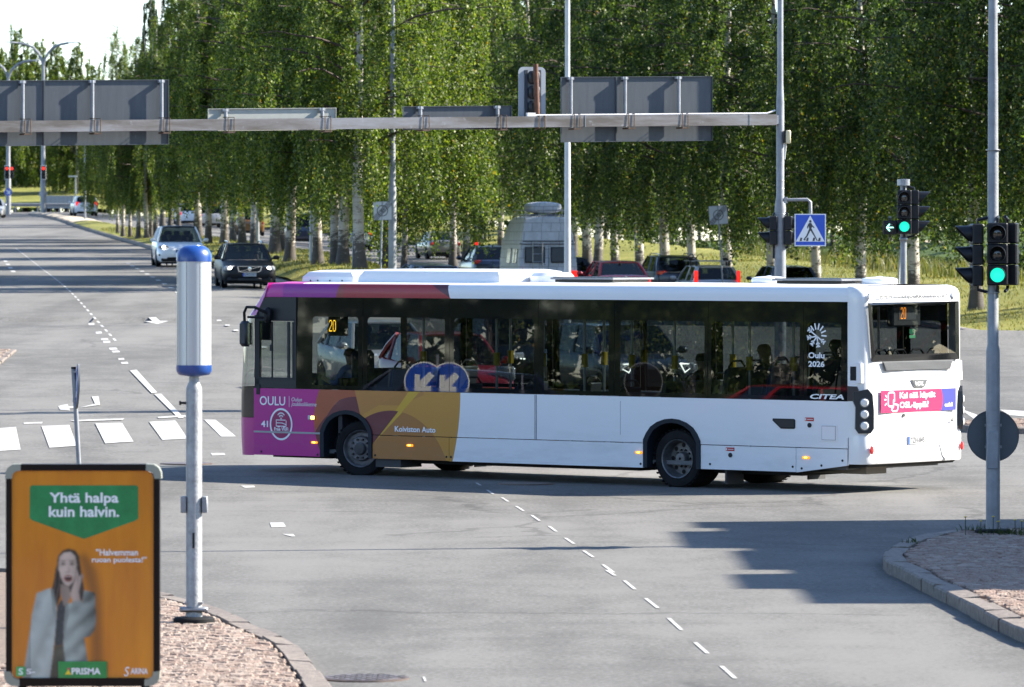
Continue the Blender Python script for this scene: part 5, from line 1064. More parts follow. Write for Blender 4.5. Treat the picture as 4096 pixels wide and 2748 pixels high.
ink('logo_square', (.03, .34, .08), (112, 1430), (170, 1430), (170, 1492), (112, 1492)); text('S', ux(156) - ux(126), uz(1440) - uz(1484), M_TW, pr, (ux(126), -.0500, uz(1484)), (1, 0, 0), ZA, bold=.02); text('ARINA', ux(980) - ux(866), uz(1440) - uz(1480), M_TW, pr, (ux(866), -.0358, uz(1480)), (1, 0, 0), ZA, bold=.02); text('S', ux(858) - ux(822), uz(1432) - uz(1494), M_TW, pr, (ux(822), -.0358, uz(1494)), (1, 0, 0), ZA, shear=.2)
ptx('S-', 176, 235, 1445, 1480, bold=.02)

# ---------------------------------------------------------------- lamps, far signals, other signs and the guard rail
def lamp2(label, px, D, h, fork, spread, rise, r, rot=0., left=True):
    x = at(px, D); z = medz(x, D) if 160 < D < 300 else Z(x, D); t = thing('street_lamp', label, 'street lamp', (x, D, z), rot)
    b = MB(); b.lathe([(r * 1.35, 0), (r * 1.3, fork * .32), (r * 1.02, fork * .33), (r, fork * .6), (r * .8, fork)], 14); b.build('pole', M_GAL, t)
    for s_ in (-1, 1):
        pts = [(0, 0, fork)] + [(s_ * spread * f, 0, fork + rise * g_) for f, g_ in ((.05, .28), (.14, .55), (.30, .80), (.52, .93), (.75, .99))]
        b = MB(); b.tube(pts, r * .62, 8); a_ = b.build('arm', M_GAL, t); b = MB(); b.box((s_ * spread * .92, 0, fork + rise * 1.01), (spread * .36, .22, .10), bev=.04, M=Matrix.Rotation(s_ * R(-4), 3, 'Y')); b.build('lamp_head', mat('lamp_grey', (.45, .46, .48), .4), a_)
    return t
lamp2('tall two armed street lamp rising between the birches behind the bus front', 1570, 181, 12, 9.0, 2.6, 2.4, .10)
lamp2('two armed street lamp with signal post base at the far left road bend', 173, 446, 12, 12.2, 2.75, 1.9, .17)
lamp2('farther two armed street lamp at the far left edge of the view', 33, 462, 12, 11.4, 2.6, 1.6, .17)
x = at(2270, 150); sp = thing('street_lamp', 'straight pale lamp post standing in front of the camper van', 'street lamp', (x, 150, Z(x, 150)))
b = MB(); b.lathe([(.14, 0), (.095, .05), (.092, zz(960, 150, Z(x, 150))), (.088, zz(945, 150, Z(x, 150))), (.082, zz(575, 150, Z(x, 150))), (.070, zz(562, 150, Z(x, 150))), (.068, 12)], 16); b.build('pole', mat('pale_zinc', (.42, .43, .43), .5, .2, var=.12, vscale=4), sp)
def simple_post(name, label, cat, px, py, D, h, r, lean=0., m=None):
    x = at(px, D); t = thing(name, label, cat, (x, D, (medz(x, D) if px < 1500 and D < 380 else Z(x, D) + .1))); b = MB(); b.cyl((0, 0, 0), (lean, 0, h), r, r * .8, 10); b.build('post', m or M_GAL, t); return t
simple_post('thin_post', 'slim bare grey post standing on the gravel tip of the median far away', 'post', 340, 897, 385, 7, .075)
simple_post('thin_post', 'grey lamp post standing in the median behind the black wagon', 'post', 1030, 990, 262, 2.6, .10)
simple_post('thin_post', 'pale post among the birches left of the round end zone sign', 'post', 1245, 1057, 198, 2.4, .075, m=MATS['pale_zinc'])
simple_post('thin_post', 'very thin short post on the median grass', 'post', 1411, 1076, 181, 1.0, .03)
simple_post('thin_post', 'leaning pale thin post behind the arrow signal', 'post', 3588, 1128, 190, 2.1, .05, .13, MATS['pale_zinc'])
t = simple_post('path_lamp', 'short path lamp with flat head by the far guard rail', 'lamp', 302, 780, 505, 3.2, .07); b = MB(); b.box((-.25, 0, 3.2), (.8, .2, .12)); b.build('lamp_head', MATS['lamp_grey'], t, smooth=0)
for label, px, D, rz in (('round red far traffic signal pair on the post at the left edge', 33, 461, R(-90)), ('white bordered far traffic signal showing red on the lamp post', 173, 445.5, R(-90))):
    x = at(px, D); t = thing('traffic_signal', label, 'traffic light', (x, D - .2, CAM_H - (690 - HOR) / F_PX * D)); signal(t, (.05 if px > 100 else -.08, -.1, 0), rz, 3, .33, 0, M_SRED, board=True)
    if px < 100: signal(t, (.32, -.05, 0), rz, 3, .33, 0, M_SRED)
x, D = at(33, 459), 459; t = thing('arrow_sign', 'round blue sign with a white arrow pointing down right at the far left', 'road sign', (x, D, CAM_H - (768 - HOR) / F_PX * D)); b = MB(); b.lathe([(.33, 0), (.33, .02)], 28, axis='Y'); b.build('disc', M_BLUE, t)
b = MB(); b.prism([(-.2, .14), (-.12, .2), (.06, .02), (.06, .12), (.17, .12), (.17, -.17), (-.12, -.17), (-.12, -.06), (-.02, -.06)], -.005, -.01); b.build('arrow', M_TW, t, smooth=0)
x, D = at(171, 447), 447; t = thing('round_sign', 'round sign seen from behind on the far left lamp post', 'road sign', (x, D + .2, CAM_H - (775 - HOR) / F_PX * D)); b = MB(); b.lathe([(.34, 0), (.34, .02)], 24, axis='Y'); b.build('disc', mat('disc_back2', (.35, .37, .38), .5), t)
M_GR2 = mat('print_mid_grey', (.13, .14, .145), .5)
def endzone(label, px, py, D, bpx, bpy_, tilt, size):
    x = at(px, D); z = CAM_H - (py - HOR) / F_PX * D; bx_ = at(bpx, D); t = thing('end_zone_sign', label, 'road sign', (bx_, D, medz(bx_, D) if px < 2000 else Z(bx_, D) + .3))
    T = Matrix.Translation((x - bx_, -.05, z - t.location.z)) @ Matrix.Rotation(tilt, 4, 'Y'); h = size / 2
    def lay(name, polys, m, y):
        b = MB(); b.M = T
        for p in polys: b.prism(p, y, y - .003)
        return b.build(name, m, t, smooth=0)
    lay('plate', [[(-h, -h), (h, -h), (h, h), (-h, h)]], mat('sign_white', (.42, .43, .44), .4), .004)
    lay('border', [[(-h, -h), (h, -h), (h, -h + .012), (-h, -h + .012)], [(-h, h - .012), (h, h - .012), (h, h), (-h, h)], [(-h, -h), (-h + .012, -h), (-h + .012, h), (-h, h)], [(h - .012, -h), (h, -h), (h, h), (h - .012, h)]], M_GR2, .0005)
    ring = [[((.19 + .0) * math.cos(a), .19 * math.sin(a)), (.19 * math.cos(c), .19 * math.sin(c)), (.155 * math.cos(c), .155 * math.sin(c)), (.155 * math.cos(a), .155 * math.sin(a))] for a, c in zip(np.linspace(0, 2 * math.pi, 25)[:-1], np.linspace(0, 2 * math.pi, 25)[1:])]
    lay('ring', ring, M_GR2, .0005)
    o = text('40', .17, .13, M_GR2, t, (-.085, -.004, -.065), (1, 0, 0), ZA, bold=.02); o.data.transform(T)
    st = []
    for k in range(5):
        d_ = (k - 2) * .026; st.append([(-h + .03 - d_, -h + .03 + d_), (-h + .042 - d_, -h + .018 + d_), (h - .03 - d_ + .0, h - .042 + d_), (h - .042 - d_, h - .03 + d_)])
    lay('cancel_stripe', st, M_TD, -.004)
    b = MB(); b.cyl((0, 0, -.3), (T @ Vector((0, .02, h))), .03, n=10); b.build('post', M_GAL, t)
endzone('square grey end of 40 zone sign beside the two armed lamp', 1530, 843, 180, 1522, 1078, R(-1), .62)
endzone('tilted square end of 40 zone sign on the right lawn', 2873, 860, 192, 2897, 1068, R(-4), .66)
gr_ = thing('guard_rail', 'grey steel guard rail along the far bend at left', 'guard rail', (at(150, 488), 488, Z(at(150, 488), 488)))
b = MB(); b.loft([[(x, y + .0 * x, z) for y, z in ((0, .55), (-.06, .62), (0, .70), (-.06, .78), (0, .85), (.02, .85), (.02, .55))] for x in np.linspace(-16, 3.2, 8)]); b.build('rail', M_GAL, gr_, smooth=0)
for k in range(10): b = MB(); b.box((-16 + k * 2.0, .1, .35), (.12, .12, 1.0)); b.build('post', M_GAL, gr_, smooth=0)
nf = thing('noise_fence', 'grey panelled fence at the far end of the guard rail', 'fence', (at(235, 492), 492, Z(at(235, 492), 492)))
for k in range(8): b = MB(); b.box((-1.3 + k * .38, 0, .95), (.36, .04, 1.15)); b.build('panel', mat('fence_panel', (.26, .30, .33), .4), nf, smooth=0)
for k in range(9): b = MB(); b.box((-1.49 + k * .38, -.02, .8), (.03, .08, 1.6)); b.build('post', M_GAL, nf, smooth=0)
# building out of frame at right: its stepped roof line throws the shadow on the junction
bd = thing('corner_building', 'pale flat roofed corner building with stepped parapet out of frame at right', 'building', (17, 62.5, 0))
M_PL = mat('render_pale', (.45, .41, .35), .85, var=.1, vscale=2, bump=.2); kx = 1 / math.tan(SUN_EL); skew = SUN_H.y / SUN_H.x
segs = [(70.4, 68.9, 2.3), (68.9, 68.1, 2.6), (68.1, 64.4, 2.0), (64.4, 63.9, 2.75), (63.9, 60.2, 2.55), (60.2, 59.4, 3.0), (59.4, 56.9, 2.35), (56.9, 54.6, 2.95)]
for a, c, tip in segs:
    L = (17 - tip) / SUN_H.x; h = L / kx; dy = (17 - tip) * skew; b = MB(); b.prism([(0, a + dy - 62.5 - .002), (9, a + dy - 62.5 - .002), (9, c + dy - 62.5), (0, c + dy - 62.5)], 0, h, plane='xy'); wl = b.build('wall', M_PL, bd, smooth=0)
    if a - c > 2:
        for fl in (1.2, 4.6):
            b = MB(); b.box((-.01, (a + c) / 2 + dy - 62.5, fl + .75), (.03, 1.4, 1.5)); b.m = 1; b.box((-.03, (a + c) / 2 + dy - 62.5, fl + .75), (.02, 1.2, 1.3)); b.build('window', [M_TW, mat('dark_window', (.03, .04, .05), .06)], wl, smooth=0)

# unseen buildings added behind the camera to darken reflections in glass and paint
for bx_, w_, h_, lab in ((-48, 44, 13, 'long pale street building behind the viewpoint'), (2, 40, 16, 'brown brick street building behind the viewpoint'), (46, 36, 12, 'grey street building behind the viewpoint')):
    sb_ = thing('added_building', lab, 'building', (bx_, -34, 0)); fm = mat('facade_' + lab.split()[1], {'pale': (.30, .28, .25), 'brick': (.16, .09, .06), 'street': (.2, .2, .2)}.get(lab.split()[1], (.2, .2, .2)), .85, var=.15)
    b = MB(); b.box((0, -6, h_ / 2), (w_, 12, h_)); b.build('wall', fm, sb_, smooth=0); b = MB(); b.box((0, -6, h_ + .1), (w_ + .6, 12.6, .2)); b.build('roof', M_DARK, sb_, smooth=0); b = MB(); b.box((0, .01, .85), (.9, .04, 1.5)); wn = None
    for fl in range(int(h_ // 3.3)):
        for k_ in range(int(w_ // 3)):
            if wn is None: bq = MB(); bq.box((0, 0, 0), (1.3, .06, 1.5)); wn = bq.build('window', MATS['dark_window'], sb_, smooth=0); o_ = wn
            else: o_ = link('window', wn.data, sb_)
            o_.location = (-w_ / 2 + 1.6 + k_ * 3, .02, 1.9 + fl * 3.2)
# keep right sign out of frame at left, mirrored low in the front windows
kr = thing('keep_right_sign', 'blue keep right sign out of frame at left mirrored in the bus windows', 'road sign', (-9.7, 81.4, Z(-9.7, 81.4)), R(11)); b = MB(); b.cyl((-.06, 0, 0), (-.06, 0, 1.9), .03, n=10); b.build('post', M_GAL, kr)
for y_ in (-.2, .22):
    b = MB(); b.lathe([(.34, 0), (.34, .012)], 36, axis='X', c=(0, y_, 1.44)); b.m = 1; b.lathe([(.315, .013), (.315, .015)], 36, axis='X', c=(0, y_, 1.44)); dk = b.build('disc', [M_TW, M_BLUE], kr, smooth=30)
    b = MB(); b.prism([(y_ + p, 1.44 + q) for p, q in ((-.17, .10), (-.09, .17), (.07, .02), (.07, .12), (.16, .12), (.16, -.16), (-.12, -.16), (-.12, -.07), (-.03, -.07))], .016, .018, plane='yz'); b.build('arrow', M_TW, dk, smooth=0)
# ---------------------------------------------------------------- people
def person(label, loc, rz, joints, edges, zone, mats, parent_hair=None, hair=None, name='person', group=None, scale=1.):
    """one continuous skinned body: joints {name: (x, y, z, rx, ry)}, first joint is the root; zone: joint -> material slot"""
    ks = list(joints); me = bpy.data.meshes.new(name); me.from_pydata([joints[k][:3] for k in ks], [(ks.index(a), ks.index(b)) for a, b in edges], [])
    o = bpy.data.objects.new(name, me); col.objects.link(o); o.modifiers.new('s', 'SKIN'); 
    for i, k in enumerate(ks): me.skin_vertices[0].data[i].radius = joints[k][3:5]
    me.skin_vertices[0].data[0].use_root = True
    sb = o.modifiers.new('u', 'SUBSURF'); sb.levels = 2; sb.render_levels = 2
    dg = bpy.context.evaluated_depsgraph_get(); m2 = bpy.data.meshes.new_from_object(o.evaluated_get(dg)); bpy.data.objects.remove(o)
    for m in mats: m2.materials.append(m)
    J = np.array([joints[k][:3] for k in ks]); Rd = np.array([max(joints[k][3:5]) for k in ks])
    for p in m2.polygons: p.material_index = zone[ks[int(np.argmin(np.linalg.norm(J - np.array(p.center), axis=1) - Rd * .6))]]; p.use_smooth = True
    t = link(name, m2); t.location = loc; t.rotation_euler = (0, 0, rz); t.scale = (scale,) * 3; tag(t, label, 'person', group)
    hx, hy, hz = joints['head'][:3]
    if hair:
        b = MB(); hm, long_ = hair
        rings = []
        for zz_, r_ in ((.105, .03), (.10, .06), (.075, .088), (.03, .102), (-.01, .102)): rings.append([(hx - .012 + r_ * 1.08 * math.cos(a) if math.cos(a) < .2 or zz_ > .02 else hx + r_ * .8 * math.cos(a), hy + r_ * .95 * math.sin(a), hz + .02 + zz_) for a in np.linspace(0, 2 * math.pi, 16, endpoint=False)])
        if long_:
            for zz_, r_ in ((-.08, .11), (-.2, .115), (-.3, .09)): rings.append([(hx - .05 + r_ * .7 * math.cos(a) - (.03 if math.cos(a) > 0 else 0), hy + r_ * 1.05 * math.sin(a), hz + zz_) for a in np.linspace(0, 2 * math.pi, 16, endpoint=False)])
        b.loft(rings); b.build('hair', hm, t, smooth=80)
    b = MB()
    for s_ in (-1, 1): b.lathe([(.004, -.01), (.013, 0), (.004, .01)], 8, c=(hx + .092, hy + s_ * .033, hz + .025))
    b.build('eye', M_TD, t)
    return t
SEDGE = [('pelvis', 'waist'), ('waist', 'chest'), ('chest', 'neck'), ('neck', 'head'), ('head', 'crown'), ('head', 'nose'), ('chest', 'shl'), ('shl', 'ell'), ('ell', 'wrl'), ('wrl', 'hal'), ('chest', 'shr'), ('shr', 'elr'), ('elr', 'wrr'), ('wrr', 'har'), ('pelvis', 'hil'), ('hil', 'knl'), ('knl', 'anl'), ('anl', 'tol'), ('pelvis', 'hir'), ('hir', 'knr'), ('knr', 'anr'), ('anr', 'tor')]
def seated(lean=.0, reach=.42, hz=.0, turn=0.):
    c = lean
    return {'pelvis': (0, 0, .12, .13, .16), 'waist': (-.02 + c * .4, 0, .30, .11, .15), 'chest': (-.02 + c * .8, 0, .48, .12, .17), 'neck': (.0 + c, 0, .645, .05, .052), 'head': (.025 + c, turn, .76, .088, .078), 'crown': (.01 + c, turn, .845, .065, .06), 'nose': (.125 + c, turn, .755, .012, .012),
            'shl': (-.01 + c, .19, .575, .06, .065), 'ell': (.08 + c, .26, .33, .045, .045), 'wrl': (reach - .08, .2, .40 + hz, .03, .032), 'hal': (reach, .18, .43 + hz, .03, .04), 'shr': (-.01 + c, -.19, .575, .06, .065), 'elr': (.08 + c, -.26, .33, .045, .045), 'wrr': (reach - .08, -.2, .40 + hz, .03, .032), 'har': (reach, -.18, .43 + hz, .03, .04),
            'hil': (.06, .09, .10, .085, .09), 'knl': (.44, .11, .14, .06, .062), 'anl': (.46, .11, -.30, .04, .042), 'tol': (.60, .11, -.34, .03, .04), 'hir': (.06, -.09, .10, .085, .09), 'knr': (.44, -.11, .14, .06, .062), 'anr': (.46, -.11, -.30, .04, .042), 'tor': (.60, -.11, -.34, .03, .04)}
ZONE = dict(pelvis=1, waist=0, chest=0, neck=2, head=2, crown=2, nose=2, shl=0, ell=0, wrl=2, hal=2, shr=0, elr=0, wrr=2, har=2, hil=1, knl=1, anl=1, tol=3, hir=1, knr=1, anr=1, tor=3)
M_SKIN = mat('skin', (.50, .30, .21), .5); M_SHIRT = mat('shirt_blue', (.32, .40, .62), .8, var=.08); M_TRS = mat('trousers_navy', (.02, .025, .04), .8); M_SHOE = M_RUB; M_HDK = mat('hair_dark', (.035, .025, .02), .6); M_HBL = mat('hair_blond', (.38, .27, .12), .6, var=.25, vscale=30)
BM = Matrix.Translation(BUS_LOC) @ Matrix.Rotation(R(141), 4, 'Z')
inbus = lambda u, y, z: tuple(BM @ Vector((u, y, z)))
def rider(label, p, rz, shirt, hair, **k): return person(label, p, rz, seated(**k), SEDGE, ZONE, [shirt, M_TRS, M_SKIN, M_SHOE], hair=hair)
rider('bus driver in a pale blue shirt seated behind the first side window', inbus(10.18, .60, 1.06), R(141), M_SHIRT, (M_HDK, False), lean=.06, reach=.5)
rider('blond long haired passenger in dark clothes seated in the bus rear', inbus(2.95, -.34, 1.20), R(141), mat('coat_dark', (.02, .022, .025), .85), (M_HBL, True), reach=.3, hz=-.15)
rider('dark haired passenger at the rearmost side window of the bus', inbus(1.15, .34, 1.30), R(141), mat('coat_blue', (.04, .08, .22), .85), (M_HDK, True), reach=.3, hz=-.15)
rider('passenger in a brown coat seated low behind the middle of the bus', inbus(4.1, -.34, 1.05), R(141), mat('coat_brown', (.10, .06, .04), .85), (M_HDK, False), reach=.3, hz=-.15)

# ---------------------------------------------------------------- cars
M_CG = glass('car_glass', (.26, .32, .32), refl=.7, f0=.04); M_CGD = glass('car_glass_dark', (.05, .06, .065), refl=.7, f0=.04); M_TYRE = M_RUB; M_ALLOY = mat('alloy', (.40, .41, .42), .35, .8); M_CABIN = mat('cabin_dark', (.02, .02, .022), .8); M_CHR = mat('chrome', (.7, .7, .7), .15, 1.)
M_HL = mat('headlamp_lens', (.30, .31, .33), .08, coat=1.); M_HLON = mat('headlamp_on', (1, .95, .85), .3, emit=(1, .93, .80), estr=3.); M_TLB = mat('tail_lens', (.35, .008, .01), .15, coat=.6)
def carpaint(name, c, metal=0., rough=.28, coat=.6): return mat(name, c, rough, metal, coat=coat, var=.03, vscale=2)
def car(name, label, cat, X, Y, fx, fy, paint, L=4.5, W=1.8, H=1.45, kind='sedan', wb=2.7, r=.32, glassm=None, group=None, front=None, rear=None, plate_txt='', rails=None, lit_front=False, lit_rear=False, roofm=None, zlift=0., detail=1, mirrors=True, belt=None):
    rz = math.atan2(fy, fx); t = thing(name, label, cat, (X, Y, 0), rz, group); f = Vector((fx, fy)).normalized()
    zf, zr = Z(X + f.x * wb / 2, Y + f.y * wb / 2), Z(X - f.x * wb / 2, Y - f.y * wb / 2); t.location.z = (zf + zr) / 2 + .008 + zlift; t.rotation_euler = (0, -math.atan2(zf - zr, wb), rz)
    glassm = glassm or M_CG; w = W / 2; a = L / 2; bz = belt or {'sedan': .93, 'wagon': .93, 'suv': 1.06, 'hatch': .95}[kind]; lo = .20 if kind != 'suv' else .25
    nose_z = {'sedan': .66, 'wagon': .68, 'suv': .82, 'hatch': .72}[kind]
    ws = a - {'sedan': 1.28, 'wagon': 1.28, 'suv': 1.12, 'hatch': 1.05}[kind]; xf = ws - .72; xr, xb, dz = {'sedan': (-a + 1.35, -a + .62, bz + .06), 'wagon': (-a + .52, -a + .10, bz + .06), 'suv': (-a + .55, -a + .10, bz + .04), 'hatch': (-a + .8, -a + .15, bz + .05)}[kind]
    st = [(a, .36, nose_z - .06, .74), (a - .05, .26, nose_z, .86), (a - .16, lo, nose_z + .05, .935), (a - .40, lo, nose_z + .10, .985), (ws + .3, lo, bz - .03, 1.), (ws - .25, lo, bz + .0, 1.), (0, lo, bz + .01, 1.), (xr - .2, lo, bz + .03, 1.), (max(xb, -a + .4), lo, dz, .985), (-a + .18, lo + .02, dz + .0, .955), (-a + .05, .30, dz - .05, .90), (-a, .40, dz - .12, .82)]
    rings = []
    for x, zl, zt_, k in st:
        h = [(.90 * k, zl), (.985 * k, zl + .10), (1.0 * k, zl + (zt_ - zl) * .55), (.975 * k, zt_ - .10), (.93 * k, zt_ - .035), (.80 * k, zt_), (.3 * k, zt_ + .012)]
        rings.append([(x, w * q, z) for q, z in h] + [(x, -w * q, z) for q, z in h[::-1]])
    if paint.name == 'paint_black': paint.node_tree.nodes['Principled BSDF'].inputs['Specular IOR Level'].default_value = .25
    b = MB(); b.loft(rings); body = b.build('body', paint, t, smooth=38)
    b = MB(); b.box((0, 0, lo + .02), (L - .5, W - .16, .14)); b.box((a - .12, 0, .30), (.22, W * .82, .14), bev=.04); b.box((-a + .12, 0, .34), (.22, W * .80, .16), bev=.04); b.build('underbody', M_BLK, t, smooth=0)
    wbelt, wr = w * .90, w * (.70 if kind in ('sedan', 'wagon', 'hatch') else .76); zb = bz - .03
    cr = .025; nx = 7; xs = np.linspace(xf, xr, nx); g_ = []
    roofz = lambda x: H - .045 * ((x - (xf * .6 + xr * .4)) / (xf - xr) * 2) ** 2 * .6
    for x in xs: 
        e = wr * (1 - .05 * abs((x - (xf + xr) / 2) / (xf - xr) * 2) ** 3); zr_ = roofz(x)
        g_.append([(x, e, zr_ - .055), (x, e * .97, zr_ - .022), (x, e * .75, zr_ - .004), (x, 0, zr_ + .006), (x, -e * .75, zr_ - .004), (x, -e * .97, zr_ - .022), (x, -e, zr_ - .055), (x, 0, zr_ - .05)])
    b = MB(); b.loft(g_); b.build('roof', roofm or paint, t, smooth=40)
    zf_, zr_ = roofz(xf) - .04, roofz(xr) - .04; mx = (ws + xb) / 2 + .1 if kind != 'sedan' else (xf + xr) / 2; b = MB()
    for s_ in (1, -1):
        b.tube([(ws, s_ * wbelt, zb), ((ws + xf) / 2 + .02, s_ * (wbelt + wr) / 2, (zb + zf_) / 2 + .03), (xf, s_ * wr * .98, zf_)], .036, 6)
        b.tube([(xb, s_ * wbelt * .97, zb + .04), ((xb + xr) / 2 - .02, s_ * (wbelt + wr) / 2, (zb + zr_) / 2 + .03), (xr, s_ * wr * .98, zr_)], .055, 6)
        for m_ in ([mx] if kind == 'sedan' else [mx, (mx + xb) / 2 - .15]): b.tube([(m_, s_ * wbelt, zb), (m_ - .04, s_ * wr * .99, roofz(m_) - .05)], .035, 6)
    b.build('pillar', paint, t)
    b = MB(); b.face([(ws, wbelt * .96, zb + .02), (ws, -wbelt * .96, zb + .02), (xf, -wr * .95, zf_ + .01), (xf, wr * .95, zf_ + .01)]); b.build('windscreen', glassm, t, smooth=0)
    b = MB(); b.face([(xb, wbelt * .92, zb + .07), (xb, -wbelt * .92, zb + .07), (xr, -wr * .95, zr_ + .01), (xr, wr * .95, zr_ + .01)]); b.build('rear_window', glassm, t, smooth=0)
    for s_ in (1, -1):
        b = MB(); b.face([(ws, s_ * wbelt, zb), (mx, s_ * wbelt, zb), (mx - .04, s_ * wr, roofz(mx) - .045), (xf, s_ * wr, zf_)]); b.build('side_window', glassm, t, smooth=0)
        b = MB(); b.face([(mx, s_ * wbelt, zb), (xb, s_ * wbelt * .97, zb + .03), (xr, s_ * wr, zr_), (mx - .04, s_ * wr, roofz(mx) - .045)]); b.build('side_window', glassm, t, smooth=0)
    if detail > 0:
        b = MB(); b.box((ws - .1, 0, bz - .06), (.5, W * .8, .12), bev=.05)
        for x_, ys_ in ((xf - .35, (.37, -.37)), (xf - 1.25, (.4, 0, -.4))):
            for y_ in ys_: b.box((x_, y_, bz - .06), (.14, .46, .62), bev=.05, M=Matrix.Rotation(R(-12), 3, 'Y')); b.box((x_ - .08, y_, bz + .33), (.08, .24, .17), bev=.04)
        b.build('seats', M_CABIN if detail < 2 else mat('seat_tan', (.20, .18, .15), .7), t)
    for sx in (1, -1):
        for s_ in (1, -1):
            b = MB(); c = (sx * wb / 2 + (.08 if sx > 0 else 0), 0, r); ww = .215; yo = s_ * (w * .985 - ww + .02); sg_ = 1 if s_ > 0 else -1
            b.lathe([(r * .64, 0), (r * .92, 0), (r, sg_ * .04), (r, sg_ * (ww - .04)), (r * .92, sg_ * ww), (r * .66, sg_ * ww)], 22, axis='Y', c=(c[0], yo, c[2])); tw = b.build('wheel', M_TYRE, t, smooth=35)
            b = MB(); b.lathe([(r * .66, sg_ * (ww - .005)), (r * .62, sg_ * (ww - .02)), (r * .55, sg_ * (ww - .03)), (.02, sg_ * (ww - .01))], 20, axis='Y', c=(c[0], yo, c[2]), caps=False); b.build('rim', M_ALLOY, tw, smooth=35)
            b = MB(); b.lathe([(r + .055, 0), (r + .055, sg_ * .012)], 24, axis='Y', c=(c[0], s_ * (w * .985 - .004), c[2] + .01)); b.v = [p for p in b.v]; b.build('wheel_arch', M_BLK, t, smooth=35)
    if mirrors:
        for s_ in (1, -1): b = MB(); b.box((ws - .12, s_ * (w + .09), bz + .07), (.13, .21, .14), bev=.045); b.tube([(ws - .12, s_ * w * .88, bz), (ws - .12, s_ * (w + .02), bz + .05)], .025, 6); b.build('wing_mirror', paint, t)
    F_ = {**dict(lamp=(.40, .15, nose_z - .04), grille=None), **(front or {})}; lw, lh, lz = F_['lamp']
    for s_ in (1, -1):
        b = MB(); b.box((a - .155, s_ * (w * .93 - lw * .47), lz), (.18, lw, lh), bev=.04, M=Matrix.Rotation(-s_ * R(24), 3, 'Z')); hl = b.build('headlight', M_HL, t)
        if lit_front: b = MB(); b.lathe([(.07, 0), (.06, .02), (.01, .03)], 14, axis='X', c=(a - .055 - .0, s_ * (w * .93 - lw * .50), lz)); b.build('bulb', M_HLON, hl)
    R_ = {**dict(lamp=(.28, .20, dz - .20)), **(rear or {})}; lw, lh, lz = R_['lamp']
    for s_ in (1, -1): b = MB(); b.box((-a + .075, s_ * (w * .91 - lw * .5), lz), (.14, lw, lh), bev=.03, M=Matrix.Rotation(s_ * R(14), 3, 'Z')); b.build('tail_light', M_REDL if lit_rear else M_TLB, t)
    if F_['grille']:
        gw, gh, gzc = F_['grille']; b = MB(); b.box((a - .03, 0, gzc), (.08, gw, gh), bev=.03); b.build('grille', M_BLK, t, smooth=0)
    pw = .442
    plate(t, (a + .012, -pw / 2, (front or {}).get('plate_z', .42)), (0, 1, 0), plate_txt or 'ABC-123') if plate_txt else None
    if rear and rear.get('plate'): plate(t, (-a - .012, pw / 2, rear['plate'][0]), (0, -1, 0), rear['plate'][1])
    if rails:
        for s_ in (1, -1): b = MB(); b.tube([(xf - .15, s_ * wr * .9, roofz(xf) - .0), (xf - .3, s_ * wr * .9, H + .06), (xr + .3, s_ * wr * .9, H + .06), (xr + .12, s_ * wr * .9, roofz(xr))], .02, 6); b.build('roof_rail', rails, t)
    return t, dict(a=a, w=w, bz=bz, ws=ws, xf=xf, xr=xr, xb=xb, dz=dz, wr=wr, H=H)
def in_car(c, x, y, z): return tuple(c.matrix_basis @ Vector((x, y, z)))
AX = (.12, -1.0)
W1 = carpaint('paint_white', (.74, .75, .77)); BKP = carpaint('paint_black', (.003, .004, .007), rough=.42, coat=.05)
# white crossover coming towards us
D = 219; c, k = car('crossover_car', 'white crossover car with lit headlamps driving towards the bus', 'car', at(697, D), D + 2.3, AX[0], -1, W1, L=4.75, W=1.95, H=1.63, kind='hatch', wb=2.9, r=.36, roofm=BKP, lit_front=True, front=dict(lamp=(.42, .11, .80), plate_z=.58), plate_txt='DNG-482', belt=1.0)
b = MB(); b.box((k['a'] - .02, 0, .36), (.08, 1.15, .09), bev=.03)
for s_ in (1, -1): b.box((k['a'] - .14, s_ * .78, .48), (.10, .22, .07), M=Matrix.Rotation(-s_ * R(30), 3, 'Z'))
b.build('intake', M_BLK, c, smooth=0)
for y_, sh in ((.38, mat('coat_grey', (.10, .10, .11), .8)), (-.38, mat('coat_light', (.40, .36, .33), .8))):
    person('driver of the white crossover car in a grey top' if y_ > 0 else 'front passenger of the white crossover car in a pale top', in_car(c, .25, y_, .40), c.rotation_euler.z, seated(reach=.45), SEDGE, ZONE, [sh, M_TRS, M_SKIN, M_SHOE], hair=(M_HDK if y_ > 0 else M_HBL, y_ < 0))
# black wagon
D = 181; c, k = car('station_wagon', 'black station wagon with lit headlamps and roof rails coming towards the bus', 'car', at(966, D), D + 2.2, AX[0], -1, BKP, L=4.55, W=1.80, H=1.46, kind='wagon', wb=2.64, r=.325, rails=M_CHR, lit_front=True, detail=2, front=dict(lamp=(.38, .17, .66), plate_z=.40), plate_txt='UPZ-327')
b = MB(); gp = [(-.42, .74), (.42, .74), (.38, .58), (.30, .535), (-.30, .535), (-.38, .58)]; b.prism(gp, k['a'] + .004, k['a'] + .03, plane='yz'); b.m = 1; b.prism([(y * .9, (z - .64) * .82 + .64) for y, z in gp], k['a'] + .03, k['a'] + .034, plane='yz'); gr_o = b.build('grille', [M_CHR, M_BLK], c, smooth=0)
b = MB(); b.prism([(-.40, .56), (-.37, .555), (.40, .72), (.37, .73)], k['a'] + .034, k['a'] + .045, plane='yz'); b.lathe([(.065, .0), (.065, .02), (.045, .022)], 20, axis='X', c=(k['a'] + .032, 0, .645)); b.build('badge', M_CHR, gr_o, smooth=30)
b = MB(); b.box((k['a'] - .0, 0, .30), (.05, .8, .10), bev=.02)
for s_ in (1, -1): b.cyl((k['a'] - .05, s_ * .66, .33), (k['a'] - .005, s_ * .66, .33), .055, n=12)
